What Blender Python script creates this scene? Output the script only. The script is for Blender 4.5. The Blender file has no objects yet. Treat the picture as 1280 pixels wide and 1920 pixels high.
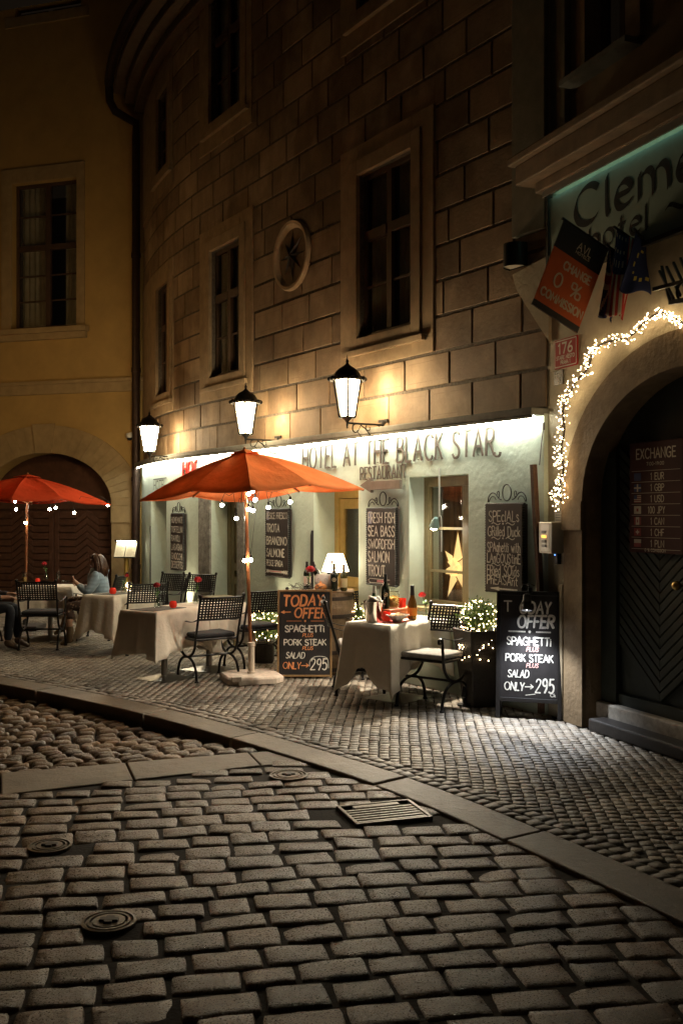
import bpy, bmesh, math, random
import numpy as np
from mathutils import Vector, Matrix

random.seed(7); rng = np.random.default_rng(7)
PI = math.pi
S = bpy.context.scene
COL = S.collection

# ------------------------------------------------------------------ camera
H = 1.75; F = 1867.0; Y0 = 965.0          # eye height, focal length and horizon in photo pixels (1280 wide)
cd = bpy.data.cameras.new('camera'); cam = bpy.data.objects.new('camera', cd); COL.objects.link(cam)
cam.location = (0, 0, H); cam.rotation_euler = (PI/2, 0, 0)
cd.sensor_fit = 'HORIZONTAL'; cd.sensor_width = 24.0; cd.lens = 24.0*F/1280
cd.shift_y = (Y0-960)/1280; cd.clip_end = 500
S.camera = cam

# ------------------------------------------------------------------ world (night sky) and exposure
W = bpy.data.worlds.new('World'); S.world = W; W.use_nodes = True
wn = W.node_tree.nodes; wl = W.node_tree.links
bg = wn['Background']
sky = wn.new('ShaderNodeTexSky'); sky.sky_type = 'NISHITA'; sky.sun_disc = False
sky.sun_elevation = math.radians(-4); sky.sun_rotation = math.radians(200)
hs = wn.new('ShaderNodeMixRGB'); hs.blend_type = 'MIX'; hs.inputs[0].default_value = .75
hs.inputs[2].default_value = (.075, .050, .028, 1)      # sodium glow of the town under the clouds
wl.new(sky.outputs[0], hs.inputs[1]); wl.new(hs.outputs[0], bg.inputs[0])
bg.inputs[1].default_value = 0.05
S.view_settings.view_transform = 'Standard'; S.view_settings.look = 'None'
S.view_settings.exposure = 1.0; S.view_settings.gamma = 1.0
S.cycles.use_denoising = True
S.cycles.max_bounces = 6; S.cycles.diffuse_bounces = 3; S.cycles.glossy_bounces = 3
S.cycles.transmission_bounces = 6; S.cycles.transparent_max_bounces = 12
S.cycles.caustics_reflective = False; S.cycles.caustics_refractive = False
S.cycles.sample_clamp_indirect = 4.0

# ------------------------------------------------------------------ helpers
def ray(px, y): return Vector(((px-640)/F, 1.0, (Y0-y)/F))
def at_z(px, y, z):
    k = (z-H)/((Y0-y)/F); return Vector(((px-640)/F*k, k, z))
def at_Y(px, y, Yd): return Vector(((px-640)/F*Yd, Yd, H+(Y0-y)/F*Yd))

MATS = {}
def mat(name, col, rough=.6, metal=0., var=.0, scale=6., bump=0., bscale=60., emit=0., ecol=None,
        trans=0., ior=1.45, alpha=1., coat=0., sheen=0., rvar=0., sss=0., bdist=.01):
    if name in MATS: return MATS[name]
    m = bpy.data.materials.new(name); m.use_nodes = True; MATS[name] = m
    nt = m.node_tree; n = nt.nodes; l = nt.links; b = n['Principled BSDF']
    b.inputs['Base Color'].default_value = (*col, 1); b.inputs['Roughness'].default_value = rough
    b.inputs['Metallic'].default_value = metal; b.inputs['IOR'].default_value = ior
    b.inputs['Transmission Weight'].default_value = trans
    b.inputs['Coat Weight'].default_value = coat; b.inputs['Sheen Weight'].default_value = sheen
    if sss: b.inputs['Subsurface Weight'].default_value = sss; b.inputs['Subsurface Radius'].default_value = (.02, .01, .005)
    if emit:
        b.inputs['Emission Color'].default_value = (*(ecol or col), 1); b.inputs['Emission Strength'].default_value = emit
    tc = n.new('ShaderNodeTexCoord')
    if var or rvar:
        t = n.new('ShaderNodeTexNoise'); t.inputs['Scale'].default_value = scale; t.inputs['Detail'].default_value = 6
        t.inputs['Roughness'].default_value = .65
        l.new(tc.outputs['Object'], t.inputs['Vector'])
        if var:
            mr = n.new('ShaderNodeMapRange'); mr.inputs[1].default_value = .3; mr.inputs[2].default_value = .7
            mr.inputs[3].default_value = 1-var; mr.inputs[4].default_value = 1+var
            l.new(t.outputs[0], mr.inputs[0])
            mx = n.new('ShaderNodeMixRGB'); mx.blend_type = 'MULTIPLY'; mx.inputs[0].default_value = 1
            mx.inputs[1].default_value = (*col, 1); l.new(mr.outputs[0], mx.inputs[2]); l.new(mx.outputs[0], b.inputs['Base Color'])
        if rvar:
            m2 = n.new('ShaderNodeMapRange'); m2.inputs[1].default_value = .3; m2.inputs[2].default_value = .7
            m2.inputs[3].default_value = max(0, rough-rvar); m2.inputs[4].default_value = min(1, rough+rvar)
            l.new(t.outputs[0], m2.inputs[0]); l.new(m2.outputs[0], b.inputs['Roughness'])
    if bump:
        t2 = n.new('ShaderNodeTexNoise'); t2.inputs['Scale'].default_value = bscale; t2.inputs['Detail'].default_value = 5
        l.new(tc.outputs['Object'], t2.inputs['Vector'])
        bp = n.new('ShaderNodeBump'); bp.inputs['Strength'].default_value = bump; bp.inputs['Distance'].default_value = bdist
        l.new(t2.outputs[0], bp.inputs['Height']); l.new(bp.outputs[0], b.inputs['Normal'])
    return m
def emis(name, col, st, sample=True):
    if name in MATS: return MATS[name]
    m = bpy.data.materials.new(name); m.use_nodes = True; MATS[name] = m
    n = m.node_tree.nodes; n.clear(); e = n.new('ShaderNodeEmission'); o = n.new('ShaderNodeOutputMaterial')
    e.inputs[0].default_value = (*col, 1); e.inputs[1].default_value = st
    m.node_tree.links.new(e.outputs[0], o.inputs[0])
    if not sample: m.cycles.emission_sampling = 'NONE'
    return m
def pane_glass(name, tint=(.8, .8, .8), refl=.12, rough=.03):
    if name in MATS: return MATS[name]
    m = bpy.data.materials.new(name); m.use_nodes = True; MATS[name] = m
    nt = m.node_tree; n = nt.nodes; l = nt.links; n.clear()
    o = n.new('ShaderNodeOutputMaterial'); mx = n.new('ShaderNodeMixShader'); t = n.new('ShaderNodeBsdfTransparent'); g = n.new('ShaderNodeBsdfGlossy')
    t.inputs[0].default_value = (*tint, 1); g.inputs['Roughness'].default_value = rough
    fr = n.new('ShaderNodeLayerWeight'); fr.inputs[0].default_value = .5
    pw = n.new('ShaderNodeMath'); pw.operation = 'POWER'; pw.inputs[1].default_value = 5; l.new(fr.outputs['Facing'], pw.inputs[0])
    ad = n.new('ShaderNodeMath'); ad.operation = 'MULTIPLY_ADD'; ad.inputs[1].default_value = .8; ad.inputs[2].default_value = refl; ad.use_clamp = True
    l.new(pw.outputs[0], ad.inputs[0]); l.new(ad.outputs[0], mx.inputs[0])
    l.new(t.outputs[0], mx.inputs[1]); l.new(g.outputs[0], mx.inputs[2]); l.new(mx.outputs[0], o.inputs[0])
    return m
def fabric_translucent(name, col, tr=.45, rough=.9):
    m = bpy.data.materials.new(name); m.use_nodes = True; MATS[name] = m
    nt = m.node_tree; n = nt.nodes; l = nt.links; n.clear()
    o = n.new('ShaderNodeOutputMaterial'); mx = n.new('ShaderNodeMixShader'); d = n.new('ShaderNodeBsdfDiffuse'); t = n.new('ShaderNodeBsdfTranslucent')
    tc = n.new('ShaderNodeTexCoord'); nz = n.new('ShaderNodeTexNoise'); nz.inputs['Scale'].default_value = 3.5; nz.inputs['Detail'].default_value = 7
    l.new(tc.outputs['Object'], nz.inputs['Vector'])
    mr = n.new('ShaderNodeMapRange'); mr.inputs[1].default_value = .3; mr.inputs[2].default_value = .7; mr.inputs[3].default_value = .82; mr.inputs[4].default_value = 1.1
    l.new(nz.outputs[0], mr.inputs[0])
    c = n.new('ShaderNodeMixRGB'); c.blend_type = 'MULTIPLY'; c.inputs[0].default_value = 1; c.inputs[1].default_value = (*col, 1)
    l.new(mr.outputs[0], c.inputs[2]); l.new(c.outputs[0], d.inputs[0]); l.new(c.outputs[0], t.inputs[0])
    bz = n.new('ShaderNodeTexNoise'); bz.inputs['Scale'].default_value = 5; bz.inputs['Detail'].default_value = 4; l.new(tc.outputs['Object'], bz.inputs['Vector'])
    bp = n.new('ShaderNodeBump'); bp.inputs['Strength'].default_value = .6; bp.inputs['Distance'].default_value = .05; l.new(bz.outputs[0], bp.inputs['Height']); l.new(bp.outputs[0], d.inputs['Normal']); l.new(bp.outputs[0], t.inputs['Normal'])
    mx.inputs[0].default_value = tr; l.new(d.outputs[0], mx.inputs[1]); l.new(t.outputs[0], mx.inputs[2]); l.new(mx.outputs[0], o.inputs[0])
    return m

class MB:
    def __init__(s): s.v = []; s.f = []; s.mi = []
    def add(s, vs, fs, mi=0, M=None):
        k = len(s.v)
        s.v += [tuple(M @ Vector(p)) if M is not None else tuple(p) for p in vs]
        s.f += [tuple(i+k for i in f) for f in fs]; s.mi += [mi]*len(fs); return s
    def hexa(s, p, mi=0):     # 8 points: bottom loop 0-3, top loop 4-7
        return s.add(p, [(3, 2, 1, 0), (4, 5, 6, 7), (0, 1, 5, 4), (1, 2, 6, 5), (2, 3, 7, 6), (3, 0, 4, 7)], mi)
    def box(s, c, d, mi=0, M=None):
        x, y, z = c; a, b, h = d[0]/2, d[1]/2, d[2]/2
        p = [(x-a, y-b, z-h), (x+a, y-b, z-h), (x+a, y+b, z-h), (x-a, y+b, z-h), (x-a, y-b, z+h), (x+a, y-b, z+h), (x+a, y+b, z+h), (x-a, y+b, z+h)]
        if M is not None: p = [M @ Vector(q) for q in p]
        return s.hexa(p, mi)
    def beam(s, p, q, w, h, up=(0, 0, 1), mi=0):
        p = Vector(p); q = Vector(q); d = (q-p).normalized(); u = Vector(up)
        if abs(d.dot(u)) > .98: u = Vector((0, 1, 0))
        r = d.cross(u).normalized(); u = r.cross(d).normalized()
        L = []
        for c in (p, q): L += [c-r*w/2-u*h/2, c+r*w/2-u*h/2, c+r*w/2+u*h/2, c-r*w/2+u*h/2]
        return s.hexa(L, mi)
    def tube(s, pts, r, n=8, mi=0, closed=False):
        P = [Vector(p) for p in pts]; m = len(P); R = r if isinstance(r, (list, tuple)) else [r]*m
        T = []
        for i in range(m):
            a = P[(i-1) % m] if (closed or i > 0) else P[i]; b = P[(i+1) % m] if (closed or i < m-1) else P[i]
            T.append((b-a).normalized())
        u = Vector((0, 0, 1)) if abs(T[0].z) < .9 else Vector((1, 0, 0))
        u = (u-T[0]*u.dot(T[0])).normalized(); vs = []
        for i in range(m):
            u = u-T[i]*u.dot(T[i]); u = u.normalized() if u.length > 1e-6 else T[i].orthogonal().normalized()
            w = T[i].cross(u)
            vs += [P[i]+(u*math.cos(2*PI*k/n)+w*math.sin(2*PI*k/n))*R[i] for k in range(n)]
        fs = []
        for i in range(m if closed else m-1):
            j = (i+1) % m
            fs += [(i*n+k, i*n+(k+1) % n, j*n+(k+1) % n, j*n+k) for k in range(n)]
        if not closed: fs += [tuple(reversed(range(n))), tuple((m-1)*n+k for k in range(n))]
        return s.add(vs, fs, mi)
    def lathe(s, prof, n=20, c=(0, 0, 0), mi=0, M=None):
        vs = []; fs = []; m = len(prof)
        for r, z in prof: vs += [(c[0]+r*math.cos(2*PI*k/n), c[1]+r*math.sin(2*PI*k/n), c[2]+z) for k in range(n)]
        for i in range(m-1): fs += [(i*n+k, i*n+(k+1) % n, (i+1)*n+(k+1) % n, (i+1)*n+k) for k in range(n)]
        if prof[0][0] > 1e-5: fs.append(tuple(reversed(range(n))))
        if prof[-1][0] > 1e-5: fs.append(tuple((m-1)*n+k for k in range(n)))
        return s.add(vs, fs, mi, M)
    def ball(s, c, r, n=12, m=8, mi=0, sc=(1, 1, 1)):
        pr = [(max(1e-6, r*math.sin(PI*i/m)), -r*math.cos(PI*i/m)) for i in range(m+1)]
        M = Matrix.Translation(c) @ Matrix.Diagonal((*sc, 1))
        return s.lathe(pr, n, mi=mi, M=M)
    def prism(s, poly, y0, y1, mi=0, M=None):    # polygon in xz, extruded in y
        n = len(poly); vs = [(x, y0, z) for x, z in poly]+[(x, y1, z) for x, z in poly]
        fs = [tuple(range(n)), tuple(reversed(range(n, 2*n)))]+[(i, (i+1) % n+0, (i+1) % n+n, i+n) for i in range(n)]
        fs[2:] = [tuple(reversed(f)) for f in fs[2:]]
        return s.add(vs, fs, mi, M)
    def build(s, name, mats, parent=None, smooth=False, sharp=35, world=False, bevel=0, solid=0, sub=0, seg=2):
        me = bpy.data.meshes.new(name); me.from_pydata(s.v, [], s.f)
        for m in (mats if isinstance(mats, (list, tuple)) else [mats]): me.materials.append(m)
        me.polygons.foreach_set('material_index', s.mi); me.update()
        if smooth:
            me.polygons.foreach_set('use_smooth', [True]*len(me.polygons))
            if sharp: me.set_sharp_from_angle(angle=math.radians(sharp))
        return link(name, me, parent, world, bevel, solid, sub, seg)
def link(name, me, parent=None, world=False, bevel=0, solid=0, sub=0, seg=2):
    o = bpy.data.objects.new(name, me); COL.objects.link(o)
    if parent is not None:
        o.parent = parent
        if world: o.matrix_parent_inverse = tree_matrix(parent).inverted()
    if sub:
        md = o.modifiers.new('sub', 'SUBSURF'); md.levels = sub; md.render_levels = sub
    if bevel:
        md = o.modifiers.new('bevel', 'BEVEL'); md.width = bevel; md.segments = seg; md.limit_method = 'ANGLE'; md.angle_limit = math.radians(40)
    if solid:
        md = o.modifiers.new('solid', 'SOLIDIFY'); md.thickness = solid; md.offset = 0
    return o
def tree_matrix(o):
    m = Matrix.Translation(o.location) @ o.rotation_euler.to_matrix().to_4x4()
    return (tree_matrix(o.parent) @ o.matrix_parent_inverse @ m) if o.parent else m
def tag(o, label, cat, group=None):
    o['label'] = label; o['category'] = cat
    if group: o['group'] = group
    return o
def thing(name, label, cat, loc=(0, 0, 0), rz=0., group=None, rx=0., ry=0.):
    o = bpy.data.objects.new(name, None); COL.objects.link(o); o.empty_display_size = .1
    o.location = loc; o.rotation_euler = (rx, ry, rz); return tag(o, label, cat, group)
def structure(o, kind='structure'): o['kind'] = kind; return o
def dup(root, loc, rz, label, group=None):
    def cp(o, par):
        c = o.copy(); COL.objects.link(c)
        if par is not None: c.parent = par
        for ch in list(o.children): cp(ch, c)
        return c
    r = cp(root, None); r.location = loc; r.rotation_euler = (0, 0, rz); r['label'] = label
    if group: r['group'] = group
    return r

# ------------------------------------------------------------------ lettering: a stroke alphabet, drawn as painted or built-up letters
G_ = {
 'A': (.72, "0,0 .36,1 .72,0|.13,.36 .59,.36"), 'B': (.58, "0,0 0,1|~0,1 .32,1 .5,.9 .5,.68 .34,.54 0,.53|~0,.53 .36,.53 .57,.42 .57,.14 .38,0 0,0"),
 'C': (.72, "~.7,.84 .55,.97 .36,1 .14,.88 .02,.62 .02,.36 .14,.12 .36,0 .56,.03 .7,.16"), 'D': (.66, "0,0 0,1|~0,1 .3,1 .55,.85 .66,.5 .55,.15 .3,0 0,0"),
 'E': (.52, ".52,1 0,1 0,0 .53,0|0,.52 .43,.52"), 'F': (.5, "0,0 0,1 .5,1|0,.52 .42,.52"),
 'G': (.74, "~.7,.84 .55,.97 .36,1 .14,.88 .02,.62 .02,.36 .14,.12 .36,0 .56,.03 .72,.14|.44,.46 .72,.46 .72,.12"),
 'H': (.64, "0,0 0,1|.64,0 .64,1|0,.52 .64,.52"), 'I': (.06, ".03,0 .03,1"), 'J': (.4, "~.36,1 .36,.3 .3,.05 .14,0 0,.12"),
 'K': (.58, "0,0 0,1|.54,1 0,.45|.16,.6 .58,0"), 'L': (.48, "0,1 0,0 .48,0"), 'M': (.84, "0,0 .08,1 .42,.28 .76,1 .84,0"),
 'N': (.66, "0,0 0,1 .66,0 .66,1"), 'O': (.8, "~.4,1 .13,.87 0,.5 .13,.13 .4,0 .67,.13 .8,.5 .67,.87 .4,1"),
 'P': (.54, "0,0 0,1|~0,1 .34,1 .53,.88 .53,.6 .34,.48 0,.47"), 'Q': (.8, "~.4,1 .13,.87 0,.5 .13,.13 .4,0 .67,.13 .8,.5 .67,.87 .4,1|.5,.2 .8,-.05"),
 'R': (.6, "0,0 0,1|~0,1 .34,1 .53,.88 .53,.62 .34,.5 0,.49|.26,.5 .6,0"),
 'S': (.54, "~.5,.86 .38,.98 .2,.99 .05,.88 .05,.68 .2,.55 .4,.44 .53,.28 .48,.08 .3,0 .12,.02 0,.16"),
 'T': (.62, "0,1 .62,1|.31,1 .31,0"), 'U': (.64, "~0,1 0,.5 .04,.16 .18,.02 .32,0 .46,.02 .6,.16 .64,.5 .64,1"), 'V': (.66, "0,1 .33,0 .66,1"),
 'W': (.94, "0,1 .22,0 .47,.8 .72,0 .94,1"), 'X': (.62, "0,0 .6,1|0,1 .62,0"), 'Y': (.6, "0,1 .3,.48 .6,1|.3,.48 .3,0"), 'Z': (.58, "0,1 .56,1 0,0 .58,0"),
 '0': (.56, "~.28,1 .08,.85 0,.5 .08,.15 .28,0 .48,.15 .56,.5 .48,.85 .28,1"), '1': (.26, "0,.8 .16,1 .16,0"),
 '2': (.54, "~.03,.8 .12,.96 .3,1 .48,.9 .5,.7 .36,.44 .16,.2 0,.02|0,.01 .54,.01"), '3': (.5, "~.02,.9 .22,1 .44,.92 .46,.7 .34,.55 .18,.53|~.18,.53 .4,.5 .5,.3 .42,.08 .2,0 0,.1"),
 '5': (.52, ".46,1 .08,1 .04,.56|~.04,.56 .26,.64 .46,.54 .52,.32 .42,.08 .22,0 0,.08"), '6': (.54, "~.44,.98 .2,.8 .04,.45 .04,.2 .18,.02 .38,.02 .53,.2 .48,.44 .28,.54 .06,.4"),
 '7': (.52, "0,1 .52,1 .2,0"), '9': (.52, "~.5,.7 .42,.94 .24,1 .06,.88 .04,.64 .2,.5 .4,.54 .5,.74 .46,.36 .3,0"),
 '%': (.8, "~.18,1 .02,.94 0,.77 .02,.6 .18,.54 .34,.6 .36,.77 .34,.94 .18,1|.66,1 .14,0|~.62,.46 .46,.4 .44,.23 .46,.06 .62,0 .78,.06 .8,.23 .78,.4 .62,.46"),
 '.': (.08, "0,0 .06,.05"), '-': (.36, "0,.42 .36,.42"), '>': (.8, "0,.4 .78,.42|.56,.62 .8,.42 .55,.22"), '<': (.8, ".8,.42 .02,.4|.25,.62 0,.4 .26,.2"),
 '~': (.9, "~0,.42 .14,.56 .3,.52 .46,.4 .62,.3 .78,.34 .9,.5"), '*': (.16, "~.08,.5 .02,.44 .08,.36 .14,.44 .08,.5"), ':': (.06, ".02,.2 .04,.25|.02,.7 .04,.75"),
 'a': (.46, "~.42,.5 .3,.64 .12,.6 0,.36 .06,.08 .2,0 .36,.12 .43,.4|~.43,.64 .43,.3 .46,0"), 'c': (.42, "~.4,.54 .24,.65 .06,.52 0,.3 .08,.08 .24,0 .42,.1"),
 'd': (.48, "~.43,.5 .3,.64 .12,.6 0,.36 .06,.08 .2,0 .36,.12 .43,.4|.44,1 .44,0"), 'e': (.44, "~.02,.34 .42,.38 .36,.58 .22,.65 .06,.54 0,.3 .08,.06 .24,0 .43,.1"),
 'g': (.48, "~.42,.5 .3,.64 .12,.6 0,.36 .06,.12 .2,.04 .36,.14 .43,.4|~.44,.64 .44,-.1 .3,-.28 .06,-.2"), 'h': (.46, "0,0 0,1|~0,.4 .12,.62 .3,.64 .42,.5 .44,.25 .44,0"),
 'i': (.06, ".03,0 .03,.62|.03,.8 .035,.86"), 'k': (.44, "0,0 0,1|.4,.62 0,.26|.12,.38 .44,0"), 'l': (.08, "~.03,1 .03,.3 .05,.06 .1,0"), 'm': (.74, "0,0 0,.64|~0,.42 .1,.6 .24,.64 .34,.5 .36,.25 .36,0|~.36,.42 .46,.6 .6,.64 .7,.5 .73,.25 .74,0"),
 'n': (.44, "0,0 0,.64|~0,.4 .12,.6 .28,.64 .4,.5 .42,.25 .42,0"), 'o': (.48, "~.24,.65 .06,.54 0,.32 .06,.1 .24,0 .42,.1 .48,.32 .42,.54 .24,.65"), 'p': (.46, "0,-.3 .02,.64|~.02,.5 .16,.64 .34,.6 .45,.36 .38,.08 .22,0 .02,.12"),
 'r': (.32, "0,0 0,.64|~0,.38 .1,.58 .22,.65 .32,.6"), 's': (.36, "~.33,.54 .2,.65 .06,.58 .06,.42 .2,.34 .33,.24 .33,.08 .18,0 0,.1"), 't': (.34, "~.14,.95 .14,.3 .18,.06 .34,.04|0,.64 .32,.64"),
 'u': (.44, "~0,.64 0,.25 .06,.04 .2,0 .36,.12 .42,.36|.43,.64 .44,0"), 'w': (.66, "0,.64 .17,0 .33,.5 .49,0 .66,.64"), ' ': (.34, ""), 
}
def smooth_poly(P, k=5):
    P = [Vector(p) for p in P]; out = []; n = len(P); loop = (P[0]-P[-1]).length < 1e-4
    for i in range(n-1):
        p0 = P[i-1] if i > 0 else (P[-2] if loop else P[0]); p3 = P[i+2] if i+2 < n else (P[1] if loop else P[-1])
        p1, p2 = P[i], P[i+1]
        for j in range(k):
            t = j/k; out.append(.5*((2*p1)+(p2-p0)*t+(2*p0-5*p1+4*p2-p3)*t*t+(3*p1-p0-3*p2+p3)*t**3))
    out.append(P[-1]); return out
def glyph(ch):
    w, s = G_.get(ch, G_[' ']); L = []
    for st in s.split('|'):
        if not st: continue
        sm = st[0] == '~'; P = [Vector(tuple(float(q) for q in p.split(','))) for p in st.lstrip('~').split()]
        L.append(smooth_poly(P) if sm else P)
    return w, L
def layout(text, x, z, h, width=None, gap=.22, slant=0., jit=0., stretch=1.):
    tot = sum(glyph(c)[0]+gap for c in text)-gap
    sx = (width/(tot*h) if width else 1.)*stretch; cx = x; out = []
    for c in text:
        w, L = glyph(c); jz = random.uniform(-jit, jit)*h; jr = random.uniform(-jit, jit)
        out.append((c, [[Vector((cx+(p.x+slant*p.y+jr*(p.y-.5)*.6)*h*sx, z+jz+p.y*h)) for p in P] for P in L]))
        cx += (w+gap)*h*sx
    return out
def ribbon(P, w):
    n = len(P); loop = n > 3 and (P[0]-P[-1]).length < 1e-5; Lf = []; Rt = []
    for i in range(n):
        a = P[i-1] if i > 0 else (P[-2] if loop else None); b = P[i+1] if i < n-1 else (P[1] if loop else None)
        d1 = (P[i]-a).normalized() if a is not None and (P[i]-a).length > 1e-7 else None
        d2 = (b-P[i]).normalized() if b is not None and (b-P[i]).length > 1e-7 else None
        d = ((d1 or d2)+(d2 or d1)); d = d.normalized() if d.length > 1e-3 else (d1 or d2)
        nn = Vector((-d.y, d.x)); k = 1.0
        if d1 and d2: k = min(1.8, 1/max(.3, nn.dot(Vector((-d1.y, d1.x)))))
        Lf.append(P[i]+nn*w/2*k); Rt.append(P[i]-nn*w/2*k)
    return Lf, Rt
_yo = [0]
def text_flat(mb, text, x, z, h, width=None, w=.01, y=0., gap=.22, slant=0., jit=0., mi=0, nib=None, stretch=1.):
    for c, LL in layout(text, x, z, h, width, gap, slant, jit, stretch):
        for P in LL:
            _yo[0] = (_yo[0]+1) % 40; yy = y-_yo[0]*.00004
            if jit and len(P) > 1:      # an unsteady hand
                Q = []
                for a, b in zip(P[:-1], P[1:]):
                    k = max(1, int((b-a).length/(h*.22))); Q += [a.lerp(b, i/k) for i in range(k)]
                P = Q+[P[-1]]; e1, e2, e3 = (random.uniform(0, 6) for _ in range(3))
                P = [p+Vector((math.sin(p.y/h*5+e1), math.sin(p.x/h*6+e2)))*h*jit*.55 for p in P]
            if nib:
                nv = Vector(nib)
                for a, b in zip(P[:-1], P[1:]):
                    _yo[0] = (_yo[0]+1) % 40; yy = y-_yo[0]*.00004
                    q = [a+nv, b+nv, b-nv, a-nv]; mb.add([(p.x, yy, p.y) for p in q], [(0, 1, 2, 3)], mi)
                yy = y-.0018
            Lf, Rt = ribbon(P, w*(random.uniform(.75, 1.2) if jit else 1)); n = len(P)
            if not nib and len(P) > 1:      # slightly rounded ends
                for e, f in ((0, 1), (n-1, n-2)):
                    d = (P[e]-P[f]); d = d.normalized() if d.length > 1e-7 else Vector((0, 0))
                    P2 = P[e]+d*w*.35
                    mb.add([(q.x, yy, q.y) for q in (Lf[e], P2+(Lf[e]-P[e])*.5, P2+(Rt[e]-P[e])*.5, Rt[e])], [(0, 1, 2, 3)], mi)
            mb.add([(p.x, yy, p.y) for p in Lf]+[(p.x, yy, p.y) for p in Rt], [(i, i+1, n+i+1, n+i) for i in range(n-1)], mi)
def solid_stroke(mb, P, w, y0, y1, mi=0):
    Lf, Rt = ribbon(P, w); n = len(P)
    vs = [(p.x, y0, p.y) for p in Lf]+[(p.x, y0, p.y) for p in Rt]+[(p.x, y1, p.y) for p in Lf]+[(p.x, y1, p.y) for p in Rt]
    fs = []
    for i in range(n-1): fs += [(i, i+1, n+i+1, n+i), (2*n+i, 3*n+i, 3*n+i+1, 2*n+i+1), (i, 2*n+i, 2*n+i+1, i+1), (n+i, n+i+1, 3*n+i+1, 3*n+i)]
    fs += [(0, n, 3*n, 2*n), (n-1, 3*n-1, 4*n-1, 2*n-1)]
    mb.add(vs, fs, mi)
def line2(mb, x0, z0, x1, z1, w, y, mi=0):
    Lf, Rt = ribbon([Vector((x0, z0)), Vector((x1, z1))], w)
    mb.add([(p.x, y, p.y) for p in (Lf[0], Lf[1], Rt[1], Rt[0])], [(0, 1, 2, 3)], mi)

# ------------------------------------------------------------------ building lines (plan)
aF = math.atan(1200/F); dF = Vector((-math.sin(aF), math.cos(aF))); nF = Vector((-math.cos(aF), -math.sin(aF)))
OF = Vector((.823, 10.24)); T1 = 5.2; RF = 13.0
def fxy(t, n=0.):
    if t <= T1: return OF+dF*t+nF*n
    g = (t-T1)/RF; nn = nF*math.cos(g)+dF*math.sin(g); return OF+dF*T1-nF*RF+nn*(RF+n)
def fac(t, n, z): p = fxy(t, n); return Vector((p.x, p.y, z))
def ft(px, n=0.):
    lo, hi = -6., 11.
    for _ in range(45):
        m = (lo+hi)/2; p = fxy(m, n)
        if p.x/p.y*F+640 > px: lo = m
        else: hi = m
    return lo
def fz(px, y, n=0.): return H+(Y0-y)/F*fxy(ft(px, n), n).y
def frz(t): a = fxy(t-.01); b = fxy(t+.01); e = a-b; return math.atan2(e.y, e.x)
def fthing(name, label, cat, px, y, n=0., group=None):
    t = ft(px, n); return thing(name, label, cat, fac(t, n, fz(px, y, n)), frz(t), group)
TC = -1.82; CR = fxy(TC)
a2 = math.atan(740/F); d2 = Vector((-math.sin(a2), math.cos(a2))); n2 = Vector((-math.cos(a2), -math.sin(a2)))
def rb(s, n, z): p = CR-d2*s+n2*n; return Vector((p.x, p.y, z))
def rpx(px, y, n=0.):
    u = (px-640)/F; p = CR+n2*n; s = (p.x-u*p.y)/(d2.x-u*d2.y); q = p-d2*s; return s, H+(Y0-y)/F*q.y
RRZ = math.atan2(-d2.y, -d2.x)
TL = ft(272); EL = fxy(TL)
l3 = Vector((-.957, .289)).normalized(); n3 = Vector((-l3.y, l3.x)); n3 = n3 if n3.y < 0 else -n3
EY = EL+l3*.12+n3*-.15
def yb(s, n, z): p = EY+l3*s+n3*n; return Vector((p.x, p.y, z))
def ypx(px, y, n=0.):
    u = (px-640)/F; p = EY+n3*n; s = (u*p.y-p.x)/(l3.x-u*l3.y); q = p+l3*s; return s, H+(Y0-y)/F*q.y
YRZ = math.atan2(-l3.y, -l3.x)
print('left end', TL, EL, 'w3', ft(297), ft(318), 'yellow end px258', ypx(258, 700))
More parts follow.
